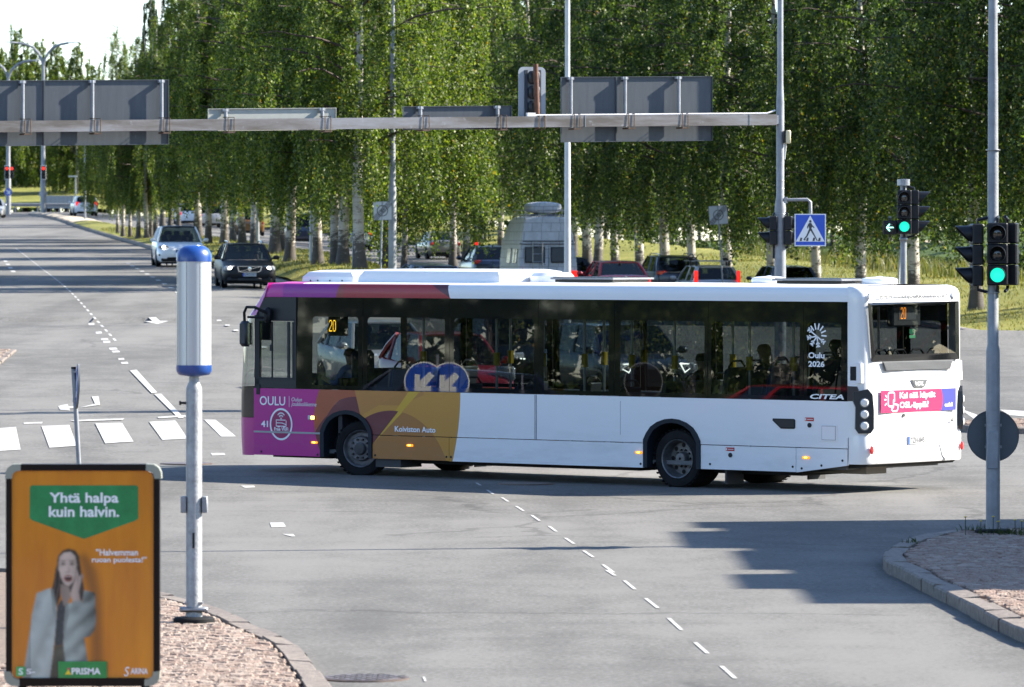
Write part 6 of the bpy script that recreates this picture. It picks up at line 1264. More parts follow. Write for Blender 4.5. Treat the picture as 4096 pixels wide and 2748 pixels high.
b.build('fog_lamp', M_DARK, c)
b = MB()
for s_ in (1, -1): b.box((k['a'] - .17, s_ * .80, .665), (.16, .09, .10), bev=.02)
b.build('indicator', M_AMB, c)
person('driver of the black station wagon in dark clothes', in_car(c, .2, .38, .32), c.rotation_euler.z, seated(reach=.45), SEDGE, ZONE, [mat('coat_navy', (.05, .06, .09), .8), M_TRS, M_SKIN, M_SHOE], hair=(M_HDK, False))
# cars on the far left road
D = 438; car('white_suv', 'white estate car with red tail lamps driving away on the far left road', 'car', at(326, D), D + 2.2, -.18, 1, W1, L=4.6, W=1.9, H=1.62, kind='suv', wb=2.7, r=.36, lit_rear=True, rear=dict(lamp=(.26, .30, .98)), glassm=M_CGD)
x, y, z = ground(-28, 872); car('silver_car', 'silver car cut by the left edge of the picture far away', 'car', x, y, .05, -1, carpaint('paint_silver', (.45, .46, .48), .5), L=4.4, W=1.8, H=1.48, kind='hatch', glassm=M_CGD, detail=0)
SIL = MATS['paint_silver']; CHAMP = carpaint('paint_champagne', (.24, .225, .205), .6, .3); DKB = carpaint('paint_dark_blue', (.012, .020, .050), .3); REDP = carpaint('paint_red', (.34, .010, .020), .25); NAVY = carpaint('paint_navy', (.015, .022, .045), .3); YELP = carpaint('paint_yellow', (.55, .33, .01)); ORP = carpaint('paint_orange', (.13, .06, .012))
FX = -.15
def away(name, label, px, D, paint, fx=FX, **k):
    return car(name, label, 'car', at(px, D) + fx * 2.2, D + 2.2, fx, 1, paint, **k)
away('sedan_car', 'champagne sedan seen from behind beyond the drooping birch branches', 1782, 290, CHAMP, fx=-.2, L=4.55, W=1.8, H=1.45, kind='sedan', glassm=M_CG, rear=dict(lamp=(.36, .19, .80), plate=(.86, 'CLK-260')), group='cars on the right carriageway')
away('estate_car', 'black estate car partly hidden right of the camper van', 2290, 212, BKP, L=4.5, W=1.8, H=1.5, kind='wagon', glassm=M_CGD, lit_rear=True, rear=dict(lamp=(.2, .16, 1.02)), group='cars on the right carriageway')
away('hatchback_car', 'dark blue hatchback left of the camper van with red tail lamps', 1985, 206, DKB, L=4.2, W=1.78, H=1.52, kind='hatch', rear=dict(lamp=(.26, .16, .92)), group='cars on the right carriageway', zlift=.30)
c, k = away('sedan_car', 'dark red sedan seen from behind right of the pale lamp post', 2500, 185, REDP, zlift=.22, L=4.9, W=1.86, H=1.46, kind='sedan', rear=dict(lamp=(.46, .14, .80)), lit_rear=True, group='cars on the right carriageway')
b = MB(); b.cyl((-k['a'] + .02, 0, .93), (-k['a'] - .02, 0, .93), .045, n=14); b.build('badge', M_CHR, c); b = MB(); b.box((k['xr'] - .05, 0, k['H'] - .035), (.10, .06, .05), bev=.015); b.build('roof_fin', REDP, c)
c, k = away('dark_suv', 'dark navy sport utility car between the red sedan and silver wagon', 2715, 206, NAVY, L=4.7, W=1.9, H=1.66, kind='suv', r=.36, rear=dict(lamp=(.40, .16, 1.02)), group='cars on the right carriageway', rails=M_CHR)
b = MB(); b.box((-k['a'] - .005, .0, 1.05), (.03, .95, .03)); b.build('chrome_strip', M_CHR, c, smooth=0)
c, k = away('station_wagon', 'silver wagon with black and silver roof bars nearest the bus roof', 2868, 193, SIL, L=4.7, W=1.82, H=1.47, kind='wagon', rear=dict(lamp=(.13, .42, 1.08)), lit_rear=True, group='cars on the right carriageway')
rk = thing('roof_rack', 'silver cross bar with black bike clamps on the silver wagon roof', 'roof rack', in_car(c, -.6, 0, 1.47), c.rotation_euler.z)
b = MB(); b.box((0, 0, .16), (.07, 1.75, .03)); b.box((-.75, 0, .14), (.07, 1.5, .03)); b.build('bar', M_ALU, rk, smooth=0)
b = MB()
for y_ in (-.62, .62): b.box((0, y_ * 1.05, .06), (.1, .07, .18), bev=.02); b.box((0, y_, .21), (.16, .22, .10), bev=.03); b.box((-.75, y_ * .95, .06), (.1, .07, .16))
b.tube([(0, .45, .24), (0, .38, .36), (0, .30, .40), (0, .22, .34), (0, .2, .24)], .014, 6); b.tube([(0, .75, .24), (0, .7, .34), (0, .62, .40), (0, .55, .34), (0, .52, .24)], .014, 6); b.build('bike_clamp', M_BLK, rk)
away('dark_car', 'dark blue car roof showing behind the gantry post above the bus', 3178, 192, DKB, L=4.6, W=1.84, H=1.47, kind='wagon', glassm=M_CGD, group='cars on the right carriageway')
away('blue_car', 'blue car with only its curved roof showing over the bus roof units', 1790, 188, carpaint('paint_blue', (.035, .06, .13), .4), L=4.3, W=1.78, H=1.45, kind='hatch', fx=-.35, group='cars on the right carriageway', zlift=-.42, glassm=M_CGD)
away('pickup_suv', 'silver grey sport utility car among the median birch trunks', 1428, 317, carpaint('paint_grey', (.30, .31, .33), .4), L=4.7, W=1.95, H=1.8, kind='suv', r=.38, lit_rear=True, rear=dict(lamp=(.22, .26, 1.0)), group='cars on the right carriageway', glassm=M_CGD)
away('white_car', 'pale silver car just beyond the grey sport utility car', 1505, 345, SIL, L=4.5, W=1.8, H=1.5, kind='suv', lit_rear=True, group='cars on the right carriageway', glassm=M_CGD)
away('dark_van', 'dark blue car half hidden by birch leaves left of the end zone sign', 1225, 335, DKB, L=4.7, W=1.9, H=1.9, kind='suv', lit_rear=True, group='cars on the right carriageway', glassm=M_CGD)
away('yellow_van', 'yellow topped car far down the road between birch trunks', 846, 400, carpaint('paint_taxi', (.30, .30, .30), .3), L=4.7, W=1.9, H=1.7, kind='suv', roofm=YELP, lit_rear=True, group='cars on the right carriageway', glassm=M_CGD)
away('orange_car', 'orange and dark car farther behind the median birches', 1003, 362, ORP, L=4.7, W=1.9, H=1.9, kind='suv', group='cars on the right carriageway', glassm=M_CGD)
away('white_car', 'white car far away between the leftmost median trunks', 765, 405, W1, L=4.6, W=1.9, H=1.65, kind='suv', lit_rear=True, group='cars on the right carriageway', glassm=M_CGD)
# traffic waiting beyond the bus, seen through its windows
car('red_car', 'red hatchback facing us seen through the bus windows', 'car', at(1775, 105), 107, .30, -1, carpaint('paint_bright_red', (.32, .012, .02)), L=4.2, W=1.78, H=1.52, kind='hatch', front=dict(lamp=(.36, .28, .80), grille=(.7, .1, .6)), lit_front=False)
car('silver_car', 'silver hatchback facing us behind the bus driver window', 'car', at(1500, 112), 114, .28, -1, carpaint('paint_pale_silver', (.40, .40, .39), .4), L=4.2, W=1.78, H=1.5, kind='hatch', front=dict(lamp=(.36, .24, .78)))
c, k = car('black_car', 'black car with a row of lit lamps seen through the bus middle', 'car', at(2020, 118), 120, .42, -1, BKP, L=4.7, W=1.85, H=1.5, kind='sedan', front=dict(lamp=(.40, .16, .74), grille=(.8, .2, .55)))
b = MB()
for s_ in (1, -1):
    for i in range(5): b.box((k['a'] - .06 - i * .03, s_ * (.52 + i * .062), .68), (.03, .04, .03))
b.build('daytime_lamp', M_HLON, c, smooth=0)
c, k = car('grey_suv', 'dark grey sport utility car with triangular lamp seen through the bus', 'car', at(2480, 110), 112.3, .34, -1, carpaint('paint_graphite', (.03, .035, .04), .4), L=4.6, W=1.85, H=1.63, kind='suv', r=.36, front=dict(lamp=(.40, .2, .82), grille=(.9, .3, .66)))
for s_ in (1, -1):
    b = MB(); A_ = [(k['a'] + .0, s_ * .50, .90), (k['a'] - .10, s_ * .86, .87), (k['a'] + .01, s_ * .60, .72)]; b.tube(A_[:3] + [A_[0]], .016, 6); b.build('daytime_lamp', M_HLON, c)
# two waiting cars out of frame at left that the bus windows mirror
car('red_car', 'red estate car out of frame at left mirrored in the bus windows', 'car', -14.5, 74.2, .2, 1, carpaint('paint_bright_red', (.3, .01, .02)), L=4.6, W=1.8, H=1.5, kind='wagon')
car('dark_suv', 'dark sport utility car out of frame at left mirrored in the bus windows', 'car', -15.0, 80.5, .2, 1, NAVY, L=4.6, W=1.85, H=1.66, kind='suv')

# camper van with high roof and a boat shaped pod
D = 193; vt = thing('camper_van', 'weathered grey high roof camper van with rear ladder and roof pod', 'van', (at(2189, D) + FX * 2.6, D + 2.6, 0), math.atan2(1, FX)); vt.location.z = Z(vt.location.x, vt.location.y) + .02
def vanskin():
    s = NB('van_panelled', .55); br = s.t.nodes.new('ShaderNodeTexBrick'); br.inputs['Scale'].default_value = 1.; br.inputs['Mortar Size'].default_value = .012; br.inputs['Brick Width'].default_value = .62; br.inputs['Row Height'].default_value = .31; br.offset = .23; br.squash = .55; br.squash_frequency = 2
    br.inputs['Color1'].default_value = (.50, .52, .56, 1); br.inputs['Color2'].default_value = (.58, .60, .64, 1); br.inputs['Mortar'].default_value = (.30, .31, .33, 1)
    mp = s.t.nodes.new('ShaderNodeMapping'); sp = s.t.nodes.new('ShaderNodeSeparateXYZ'); cb = s.t.nodes.new('ShaderNodeCombineXYZ'); s.link(s.tc.outputs['Object'], sp.inputs[0]); s.link(s.math('ADD', sp.outputs[0], sp.outputs[1]), cb.inputs[0]); s.link(sp.outputs[2], cb.inputs[1]); s.link(cb.outputs[0], br.inputs['Vector'])
    c = s.mix(s.ramp(s.noise(3, 5, .7), (.4, .0), (.7, .45)), br.outputs['Color'], (.26, .27, .29)); s.color(c); return s.m
M_VAN = vanskin(); VL, VW = 5.6, 1.05
def vring(x, k=1., top=3.02, dx=0.):
    h = [(.96, .42), (1., .60), (1.0, 1.25), (.98, 1.55), (.925, 2.02), (.94, 2.06), (.90, 2.22), (.80, top - .16), (.75, top - .04), (.3, top)]
    return [(x + (0 if z < 1.5 else dx * (z - 1.5)), VW * q * k, z) for q, z in h] + [(x + (0 if z < 1.5 else dx * (z - 1.5)), -VW * q * k, z) for q, z in h[::-1]]
b = MB(); b.loft([vring(-2.8, .965, 2.96, .10), vring(-2.76, .985, 3.0, .10), vring(-2.6, 1, 3.02, .06), vring(0, 1, 3.04), vring(1.0, 1, 2.9), vring(1.7, .99, 2.2), vring(1.9, .98, 1.30)]); b.loft([[(x, y, z) for y, z in ((-.95, .42), (-.97, .8), (-.9, zt_), (.9, zt_), (.97, .8), (.95, .42))] for x, zt_ in ((1.8, 1.25), (2.6, 1.12), (2.8, .95))]); b.build('body', M_VAN, vt, smooth=16)
b = MB(); b.tube([(-2.74, 1.0, 2.05), (-2.80, .9, 2.04), (-2.80, -.9, 2.04), (-2.74, -1.0, 2.05)], .018, 6); b.box((-2.812, -.01, 1.25), (.012, .014, 1.5)); b.box((-2.80, 0, 2.14), (.02, 1.8, .03)); b.build('door_seam', M_DARK, vt, smooth=0)
for y_ in (.47, -.46):
    b = MB(); b.box((-2.815, y_, 1.66), (.02, .72, .56), bev=.05, M=Matrix.Rotation(R(3), 3, 'Y')); b.m = 1; b.box((-2.825, y_, 1.66), (.02, .66, .50), bev=.05, M=Matrix.Rotation(R(3), 3, 'Y')); b.build('rear_window', [M_DARK, mat('van_glass', (.006, .012, .026), .15, spec=.3)], vt)
    b = MB(); b.box((-2.81, (.93 if y_ > 0 else -.93), .98), (.06, .25, .24), bev=.02); b.build('tail_light', M_REDL, vt)
for x_ in (-2.1, -1.55, -.4): b = MB(); b.box((x_, 1.03, 1.62), (.42 if x_ < -1 else .8, .03, .52), bev=.01, M=Matrix.Rotation(R(6), 3, 'X')); b.build('side_window', MATS['van_glass'], vt, smooth=0)
b = MB(); b.box((-2.3, .86, 2.55), (.3, .02, .28), M=Matrix.Rotation(R(16), 3, 'X')); b.build('loft_window', MATS['van_glass'], vt, smooth=0)
b = MB(); b.box((-2.83, .16, 1.32), (.04, .16, .035), bev=.01); b.build('door_handle', M_CHR, vt)
b = MB(); b.box((-2.82, 0, .48), (.12, 1.95, .16), bev=.03); b.build('bumper', M_CHR, vt)
lad = thing('roof_ladder', 'steel ladder on the left rear door of the camper van', 'ladder', in_car(vt, -2.88, .38, .75), vt.rotation_euler.z); b = MB()
for y_ in (.17, -.17): b.cyl((0, y_, 0), (.05, y_, 1.36), .022, n=8)
for k_ in range(5): b.cyl((.01 * k_, -.17, .1 + k_ * .28), (.01 * k_, .17, .1 + k_ * .28), .018, n=8)
b.build('rails', M_ALU, lad)
rk = thing('roof_basket', 'steel roof basket on top of the camper van', 'roof rack', in_car(vt, -2.2, 0, 3.0), vt.rotation_euler.z); b = MB()
for z_ in (.06, .24): b.tube([(-.35, .82, z_), (-.42, .8, z_), (-.42, -.8, z_), (-.35, -.82, z_), (2.2, -.82, z_), (2.2, .82, z_), (-.35, .82, z_)], .018, 6)
for y_ in (.8, .3, -.3, -.8): b.cyl((-.42, y_, -.1), (-.42, y_, .24), .016, n=6)
for x_ in (.5, 1.4): b.cyl((x_, .82, -.1), (x_, .82, .24), .016, n=6); b.cyl((x_, -.82, -.1), (x_, -.82, .24), .016, n=6)
b.build('rails', M_ALU, rk)
pod = thing('roof_pod', 'rounded grey cargo pod lying in the roof basket of the van', 'roof box', in_car(vt, -1.5, 0, 3.06), vt.rotation_euler.z); b = MB()
rings = []
for x_, q in ((-.85, .55), (-.82, .8), (-.7, .95), (-.4, 1.0), (.4, .98), (.9, .8), (1.1, .5)): rings.append([(x_, .62 * q * math.cos(a) if abs(math.cos(a)) > .01 else 0, .27 + .21 * (q ** .5) * math.copysign(abs(math.sin(a)) ** .6, math.sin(a))) for a in np.linspace(0, 2 * math.pi, 18, endpoint=False)])
b.loft(rings); b.build('shell', M_VAN, pod, smooth=60); b = MB(); b.box((0, .3, .0), (1.3, .06, .12)); b.box((0, -.3, 0), (1.3, .06, .12)); b.build('strap', M_BLK, pod)
for sx in (-1.75, 1.75):
    for s_ in (1, -1): b = MB(); b.lathe([(.36, -.12), (.38, -.08), (.38, .08), (.36, .12)], 20, axis='Y', c=(sx, s_ * .88, .37)); b.build('wheel', M_RUB, vt)
# motorcycle and rider
x, y, z = ground(1900, 1040); mc = thing('motorcycle', 'dark motorcycle with red tail lamp beside the champagne sedan', 'motorcycle', (x, y, z), math.atan2(1, -.1))
for x_ in (-.72, .72): b = MB(); b.lathe([(.22, -.07), (.31, -.06), (.33, 0), (.31, .06), (.22, .07)], 20, axis='Y', c=(x_, 0, .33)); b.build('wheel', M_RUB, mc)
b = MB(); b.box((0, 0, .55), (.7, .34, .42), bev=.1); b.box((.25, 0, .88), (.5, .34, .2), bev=.08); b.box((-.35, 0, .84), (.75, .30, .12), bev=.05); b.box((-.72, 0, .82), (.3, .22, .2), bev=.06); b.tube([(.5, 0, .9), (.75, 0, .33)], .04); b.tube([(-.1, 0, .4), (-.72, 0, .33)], .04); b.build('frame', BKP, mc)
b = MB(); b.tube([(.45, .42, 1.06), (.52, .15, 1.05), (.52, -.15, 1.05), (.45, -.42, 1.06)], .018); b.build('handlebar', M_BLK, mc)
for y_ in (.42, -.42): b = MB(); b.box((.5, y_, 1.2), (.04, .15, .1), bev=.03); b.build('mirror', M_CHR, mc)
b = MB(); b.box((-.885, 0, .86), (.05, .20, .13), bev=.03); b.build('tail_light', M_REDL, mc); b = MB(); b.box((-.93, 0, .62), (.02, .2, .2)); b.build('number_plate', M_PLW, mc, smooth=0)
j = seated(lean=.05, reach=.62); j['hal'] = (.62, .36, .42, .03, .04); j['har'] = (.62, -.36, .42, .03, .04); j['wrl'] = (.52, .34, .40, .03, .03); j['wrr'] = (.52, -.34, .40, .03, .03); j['ell'] = (.25, .36, .36, .05, .05); j['elr'] = (.25, -.36, .36, .05, .05); j['knl'] = (.3, .26, .0, .07, .07); j['knr'] = (.3, -.26, .0, .07, .07); j['anl'] = (.05, .26, -.40, .045, .045); j['anr'] = (.05, -.26, -.40, .045, .045); j['tol'] = (.2, .26, -.44, .035, .04); j['tor'] = (.2, -.26, -.44, .035, .04)
rd = person('motorcyclist in an olive jacket and dark helmet seen from behind', (x + .02, y - .15, z + .86), math.atan2(1, -.1), j, SEDGE, dict(ZONE, wrl=0, wrr=0, hal=3, har=3), [mat('jacket_olive', (.14, .11, .045), .85, var=.2), M_BLK, M_SKIN, M_SHOE])
b = MB(); b.lathe([(.05, -.13), (.115, -.12), (.14, -.04), (.14, .04), (.115, .11), (.06, .145), (.005, .15)], 20, c=(.08, 0, .80)); b.m = 1; b.lathe([(.118, .10), (.085, .135), (.03, .152)], 20, c=(.08, 0, .80)); b.build('helmet', [M_BLK, M_TW], rd)
# ---------------------------------------------------------------- birches, bushes, reeds, weeds, a crow
rng = np.random.default_rng(5)
def leafmat(name, lo, mid, hi, tr, yel=.02):
    m = bpy.data.materials.new(name); m.use_nodes = True; MATS[name] = m; n = m.node_tree.nodes; l = m.node_tree.links; n.clear()
    o = n.new('ShaderNodeOutputMaterial'); g_ = n.new('ShaderNodeNewGeometry'); r = n.new('ShaderNodeValToRGB'); e = r.color_ramp.elements
    e[0].position = 0; e[0].color = (*lo, 1); e[1].position = .5; e[1].color = (*mid, 1); q = e.new(.92); q.color = (*hi, 1); q = e.new(1 - yel); q.color = (*hi, 1); q = e.new(1 - yel + .004); q.color = (.24, .15, .015, 1)
    l.new(g_.outputs['Random Per Island'], r.inputs[0])
    p = n.new('ShaderNodeBsdfPrincipled'); p.inputs['Roughness'].default_value = .5; p.inputs['Specular IOR Level'].default_value = .4; l.new(r.outputs[0], p.inputs['Base Color'])
    t = n.new('ShaderNodeBsdfTranslucent'); mx = n.new('ShaderNodeMix'); mx.data_type = 'RGBA'; mx.blend_type = 'MULTIPLY'; mx.inputs[0].default_value = 1; l.new(r.outputs[0], mx.inputs[6]); mx.inputs[7].default_value = (*tr, 1); l.new(mx.outputs[2], t.inputs[0])
    ms = n.new('ShaderNodeMixShader'); ms.inputs[0].default_value = .44; l.new(p.outputs[0], ms.inputs[1]); l.new(t.outputs[0], ms.inputs[2]); l.new(ms.outputs[0], o.inputs[0]); return m
M_LEAF = leafmat('birch_leaf', (.020, .042, .009), (.070, .112, .018), (.20, .235, .05), (1.4, 1.55, .55))  # brightened leaf colour, standing in for sun on the median birches
M_LEAFR = leafmat('birch_leaf_shaded', (.011, .024, .007), (.036, .066, .013), (.125, .16, .038), (1.4, 1.6, .6))  # darkened copy: shade put into the leaf colour of the river row
M_LEAFF = leafmat('birch_leaf_far_shaded', (.014, .030, .009), (.036, .062, .016), (.085, .115, .035), (1.3, 1.45, .7))  # shade painted into the leaves of the rear ranks, for dark gaps
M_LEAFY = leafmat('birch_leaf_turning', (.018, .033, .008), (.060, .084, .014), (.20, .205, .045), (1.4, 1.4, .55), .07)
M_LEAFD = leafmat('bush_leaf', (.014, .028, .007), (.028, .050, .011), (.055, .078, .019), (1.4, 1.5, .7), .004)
def barkmat():
    s = NB('birch_bark', .75); b1 = s.noise(2.2, 5, .75, stretch=(1, 1, 2.8)); b2 = s.noise(9, 4, .7, stretch=(1, 1, 3.5)); sp = s.t.nodes.new('ShaderNodeSeparateXYZ'); s.link(s.tc.outputs['Object'], sp.inputs[0])
    low = s.math('MULTIPLY', s.math('SUBTRACT', 1.6, s.math('MINIMUM', sp.outputs[2], 1.6)), .16)
    v = s.math('ADD', s.math('ADD', s.math('MULTIPLY', b1, .7), s.math('MULTIPLY', b2, .35)), low)
    s.color(s.ramp(v, (.44, (.46, .43, .38)), (.57, (.36, .325, .28)), (.61, (.075, .062, .052)), (.8, (.045, .038, .032)))); s.bump(v, .6, .03); return s.m
M_BARK = barkmat(); M_BARKD = mat('dark_bark', (.06, .05, .042), .85, var=.5, vscale=6, bump=.7, bscale=20); M_TWIG = mat('twig', (.045, .03, .022), .8)
def leafquads(c, rng, ln, wd, droop=.6):
    n = len(c); a = rng.normal(size=(n, 3)); a[:, 2] = -np.abs(a[:, 2]) * (.4 + droop) - droop * .6; a /= np.linalg.norm(a, axis=1)[:, None]
    b = rng.normal(size=(n, 3)); b -= (b * a).sum(1)[:, None] * a; b /= np.linalg.norm(b, axis=1)[:, None]
    L = (ln * rng.uniform(.7, 1.3, n))[:, None]; W_ = (wd * rng.uniform(.7, 1.3, n))[:, None]
    v = np.stack([c - a * L * .5, c + b * W_ * .5 - a * L * .08, c + a * L * .5, c - b * W_ * .5 - a * L * .08], 1).reshape(-1, 3); return v
def quadmesh(name, v, m):
    n = len(v) // 4; me = bpy.data.meshes.new(name); me.vertices.add(len(v)); me.vertices.foreach_set('co', v.astype(np.float32).ravel()); me.loops.add(4 * n); me.loops.foreach_set('vertex_index', np.arange(4 * n, dtype=np.int32)); me.polygons.add(n); me.polygons.foreach_set('loop_start', np.arange(0, 4 * n, 4, dtype=np.int32)); me.polygons.foreach_set('loop_total', np.full(n, 4, dtype=np.int32)); me.materials.append(m); me.update(calc_edges=True); return me
def birch(seed, H, Rc, z0, nlimb, nstr, leaf, hang, lm, r0, bark=None, lean=.3, dens=.036, zmin=2.15):
    """returns (trunk mesh, crown mesh): a bent tapering trunk with limbs, and leaves strung along hanging twigs"""
    rng = np.random.default_rng(seed); ph = rng.uniform(0, 6.28, 4)
    tx = lambda z: lean * (z / H) ** 1.5 * math.cos(ph[0]) + .12 * math.sin(z * .35 + ph[1]) * min(1, z / 4); ty = lambda z: lean * (z / H) ** 1.5 * math.sin(ph[0]) + .12 * math.sin(z * .31 + ph[2]) * min(1, z / 4)
    b = MB(); zs = [-.3, 0, .25, .7, 1.5, 3, 5, 7, 9, 11, 13, H * .85, H]; zs = sorted(z for z in set(zs) if z <= H)
    b.tube([(tx(max(z, 0)), ty(max(z, 0)), z) for z in zs], [r0 * (1.4 if z < .1 else 1.2 if z < .3 else 1) * max(.06, 1 - .95 * max(z, 0) / H) for z in zs], 12)
    strands = []; b.m = 1
    for i in range(nlimb):
        f = (i + .5) / nlimb; zb = z0 + (H * .96 - z0) * f ** .9 * .93; az = i * 2.39996 + rng.uniform(-.4, .4); pr = (.78 + .9 * f) if f < .25 else (1.0 * max(.10, 1 - ((f - .25) / .78) ** 1.5)); L = Rc * min(1, pr) * rng.uniform(.58, 1.14)
        p0 = np.array([tx(zb), ty(zb), zb]); d = np.array([math.cos(az), math.sin(az), 0]); up = rng.uniform(.5, 1.0) * (1 - .2 * f); pts = []
        for t in np.linspace(0, 1, 6): pts.append(p0 + d * L * t + np.array([0, 0, L * (up * t - .62 * up * t * t)]) + rng.normal(size=3) * .06 * t)
        b.tube([tuple(p) for p in pts], [r0 * .30 * (1 - .5 * f) * (1 - .85 * t) + .008 for t in np.linspace(0, 1, 6)], 5, caps=False); P = np.array(pts)
        k = max(4, int(nstr * (L / Rc) * rng.uniform(.8, 1.2)))
        nc = max(2, k // 8); ct = rng.uniform(.06, 1.02, nc) ** .85; cs = rng.normal(size=(nc, 2)); cl = rng.uniform(.45, 1.25, nc)
        for _ in range(k):
            m_ = rng.integers(nc); t = min(5.05, max(.25, ct[m_] * 5 + rng.normal() * .22)); j = min(4, int(t)); q = P[j] + (P[j + 1] - P[j]) * (t - j); side = np.array([-d[1], d[0], 0]) * (cs[m_, 0] * .50 * (.4 + L * .22) + rng.normal() * .15) + np.array([0, 0, cs[m_, 1] * .25 + rng.uniform(-.15, .25)]); strands.append((q + side, d * rng.uniform(0, .35) + rng.normal(size=3) * .12, cl[m_] * rng.uniform(.55, 1.) * hang * (1.15 - .75 * f)))
    C = []
    for q, dr, L in strands:
        n = int(L / dens) + 8; s_ = rng.uniform(0, 1, n); w_ = np.stack([np.sin(s_ * 3 + q[0] * 5) * .06, np.cos(s_ * 3 + q[1] * 5) * .06, np.zeros(n)], 1)
        C.append(q + dr[None] * (s_ * (1 - .4 * s_))[:, None] * L + np.array([0, 0, -1.]) * (s_ * L)[:, None] * np.minimum(1, s_ * 1.6)[:, None] + w_ + rng.normal(size=(n, 3)) * np.array([.065, .065, .05]))
    C = np.concatenate(C); C = C[C[:, 2] > zmin + .75 * np.sin(C[:, 0] * 2.3 + seed) * np.cos(C[:, 1] * 2.1 + seed) + rng.normal(size=len(C)) * .30]; v = leafquads(C, rng, leaf, leaf * .68)
    t_ = b.build('trunk', [bark or M_BARK, M_TWIG], None, smooth=60, fix=False); tm_ = t_.data; bpy.data.objects.remove(t_); return tm_, quadmesh('crown', v, lm)
VARS = dict(a=birch(11, 17, 4.2, 3.0, 46, 40, .12, 3.0, M_LEAF, .19), b=birch(12, 19, 4.6, 3.4, 48, 40, .12, 3.4, M_LEAF, .21), c=birch(13, 16, 3.8, 2.8, 44, 38, .12, 2.8, M_LEAFY, .17), d=birch(14, 18, 4.9, 3.2, 48, 42, .12, 3.6, M_LEAF, .22),
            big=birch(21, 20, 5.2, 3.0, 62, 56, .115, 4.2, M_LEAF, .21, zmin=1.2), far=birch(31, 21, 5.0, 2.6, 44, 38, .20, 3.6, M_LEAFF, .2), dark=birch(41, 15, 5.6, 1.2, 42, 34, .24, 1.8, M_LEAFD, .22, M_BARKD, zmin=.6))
def tree(var, X, Y, label, group, s=1., sz=None, rot=None, z=None, name='birch_tree', rad=1., leaf=None):
    t = thing(name, label, 'tree', (X, Y, (Z(X, Y) if z is None else z) + .02), rot if rot is not None else random.uniform(0, 6.28), group); t.scale = (s, s, sz or s)
    tr = link('trunk', VARS[var][0], t); tr.scale = (rad, rad, 1); cr = link('crown', VARS[var][1], t)
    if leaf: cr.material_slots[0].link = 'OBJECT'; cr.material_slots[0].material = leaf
    return t
def lawn_z(X, Y): kxx = float(kx_of_y(Y)); return lawn_h(X, Y, max(.3, (X - kxx)), (kxx, Y))
ORD = 'first second third fourth fifth sixth seventh eighth ninth tenth eleventh twelfth thirteenth fourteenth fifteenth sixteenth seventeenth eighteenth nineteenth twentieth twenty-first twenty-second twenty-third twenty-fourth twenty-fifth twenty-sixth twenty-seventh twenty-eighth twenty-ninth thirtieth thirty-first thirty-second thirty-third thirty-fourth thirty-fifth'.split()
GM, GR, GF = 'birches on the grass median', 'birches along the river lawn', 'trees beyond the river and far road'
med = [(471, 933, 'c', .58), (492, 944, 'a', .56), (521, 946, 'c', .60), (553, 953, 'a', .64), (587, 953, 'b', .62), (602, 950, 'c', .70), (622, 941, 'a', .70), (650, 907, 'b', .85), (681, 903, 'a', .8), (714, 906, 'c', .85), (795, 948, 'b', .92), (833, 975, 'a', .86), (898, 977, 'd', .86), (931, 964, 'a', .85), (969, 976, 'b', .86), (1012, 984, 'c', .82),
       (1098, 1012, 'd', .92), (1124, 1006, 'a', .85), (1159, 1043, 'b', .86), (1271, 1056, 'a', .92), (1343, 1056, 'b', .84), (1372, 1058, 'd', .88), (1440, 1079, 'b', .92), (1540, 1076, 'big', 1.0)]
for i, (px, py, v, s_) in enumerate(med):
    x, y, z = medground(px, py);     lab = 'big drooping birch nearest the two armed lamp with branches hanging low' if v == 'big' else 'white barked birch, %s trunk from the left in the median row' % ORD[i]
    tree(v, x, y, lab, GM, s_ * (1.0 if v == 'big' else .95), z=z, rad=1.1)
tree('big', -3.9, 197, 'broad birch overhanging the road right of the two armed lamp', GM, .92, z=medz(-3.9, 197), rad=.6)
rgt = [(1812, 268, 'a', .95), (1865, 282, 'b', .95), (1926, 330, 'd', 1.0), (2001, 288, 'c', 1.0), (2120, 300, 'b', 1.0), (2294, 282, 'a', 1.0), (2350, 258, 'd', 1.05), (2390, 250, 'b', 1.0), (2461, 241, 'a', 1.0), (2559, 231, 'b', .95), (2658, 224, 'd', .95), (2768, 220, 'a', .95), (2913, 212, 'b', .98), (3088, 206, 'd', .9), (3267, 199, 'a', .95), (3444, 193, 'b', .95), (3655, 188, 'd', .95), (3905, 176, 'b', .98), (4180, 172, 'd', 1.0), (4420, 168, 'a', 1.)]
wh = {0: 'behind the champagne sedan', 1: 'beside the motorcyclist', 4: 'hidden behind the camper van', 6: 'with dark trunk right of the camper van', 7: 'leaning dark beside the camper van', 8: 'above the red sedan', 9: 'right of the red sedan', 10: 'behind the dark navy car', 11: 'left of the tilted end zone sign', 12: 'right of the tilted end zone sign', 13: 'behind the left pedestrian signal', 14: 'under the blue crossing sign', 15: 'left of the arrow signal', 16: 'right of the arrow signal post', 17: 'behind the nearest green signal'}
for i, (px, D, v, s_) in enumerate(rgt):
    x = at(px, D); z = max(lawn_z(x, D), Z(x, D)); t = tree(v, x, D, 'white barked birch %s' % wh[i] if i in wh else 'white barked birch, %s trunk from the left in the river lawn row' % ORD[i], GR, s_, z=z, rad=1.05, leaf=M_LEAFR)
    if i == 7: t.rotation_euler = (R(2), R(7), 1.2)
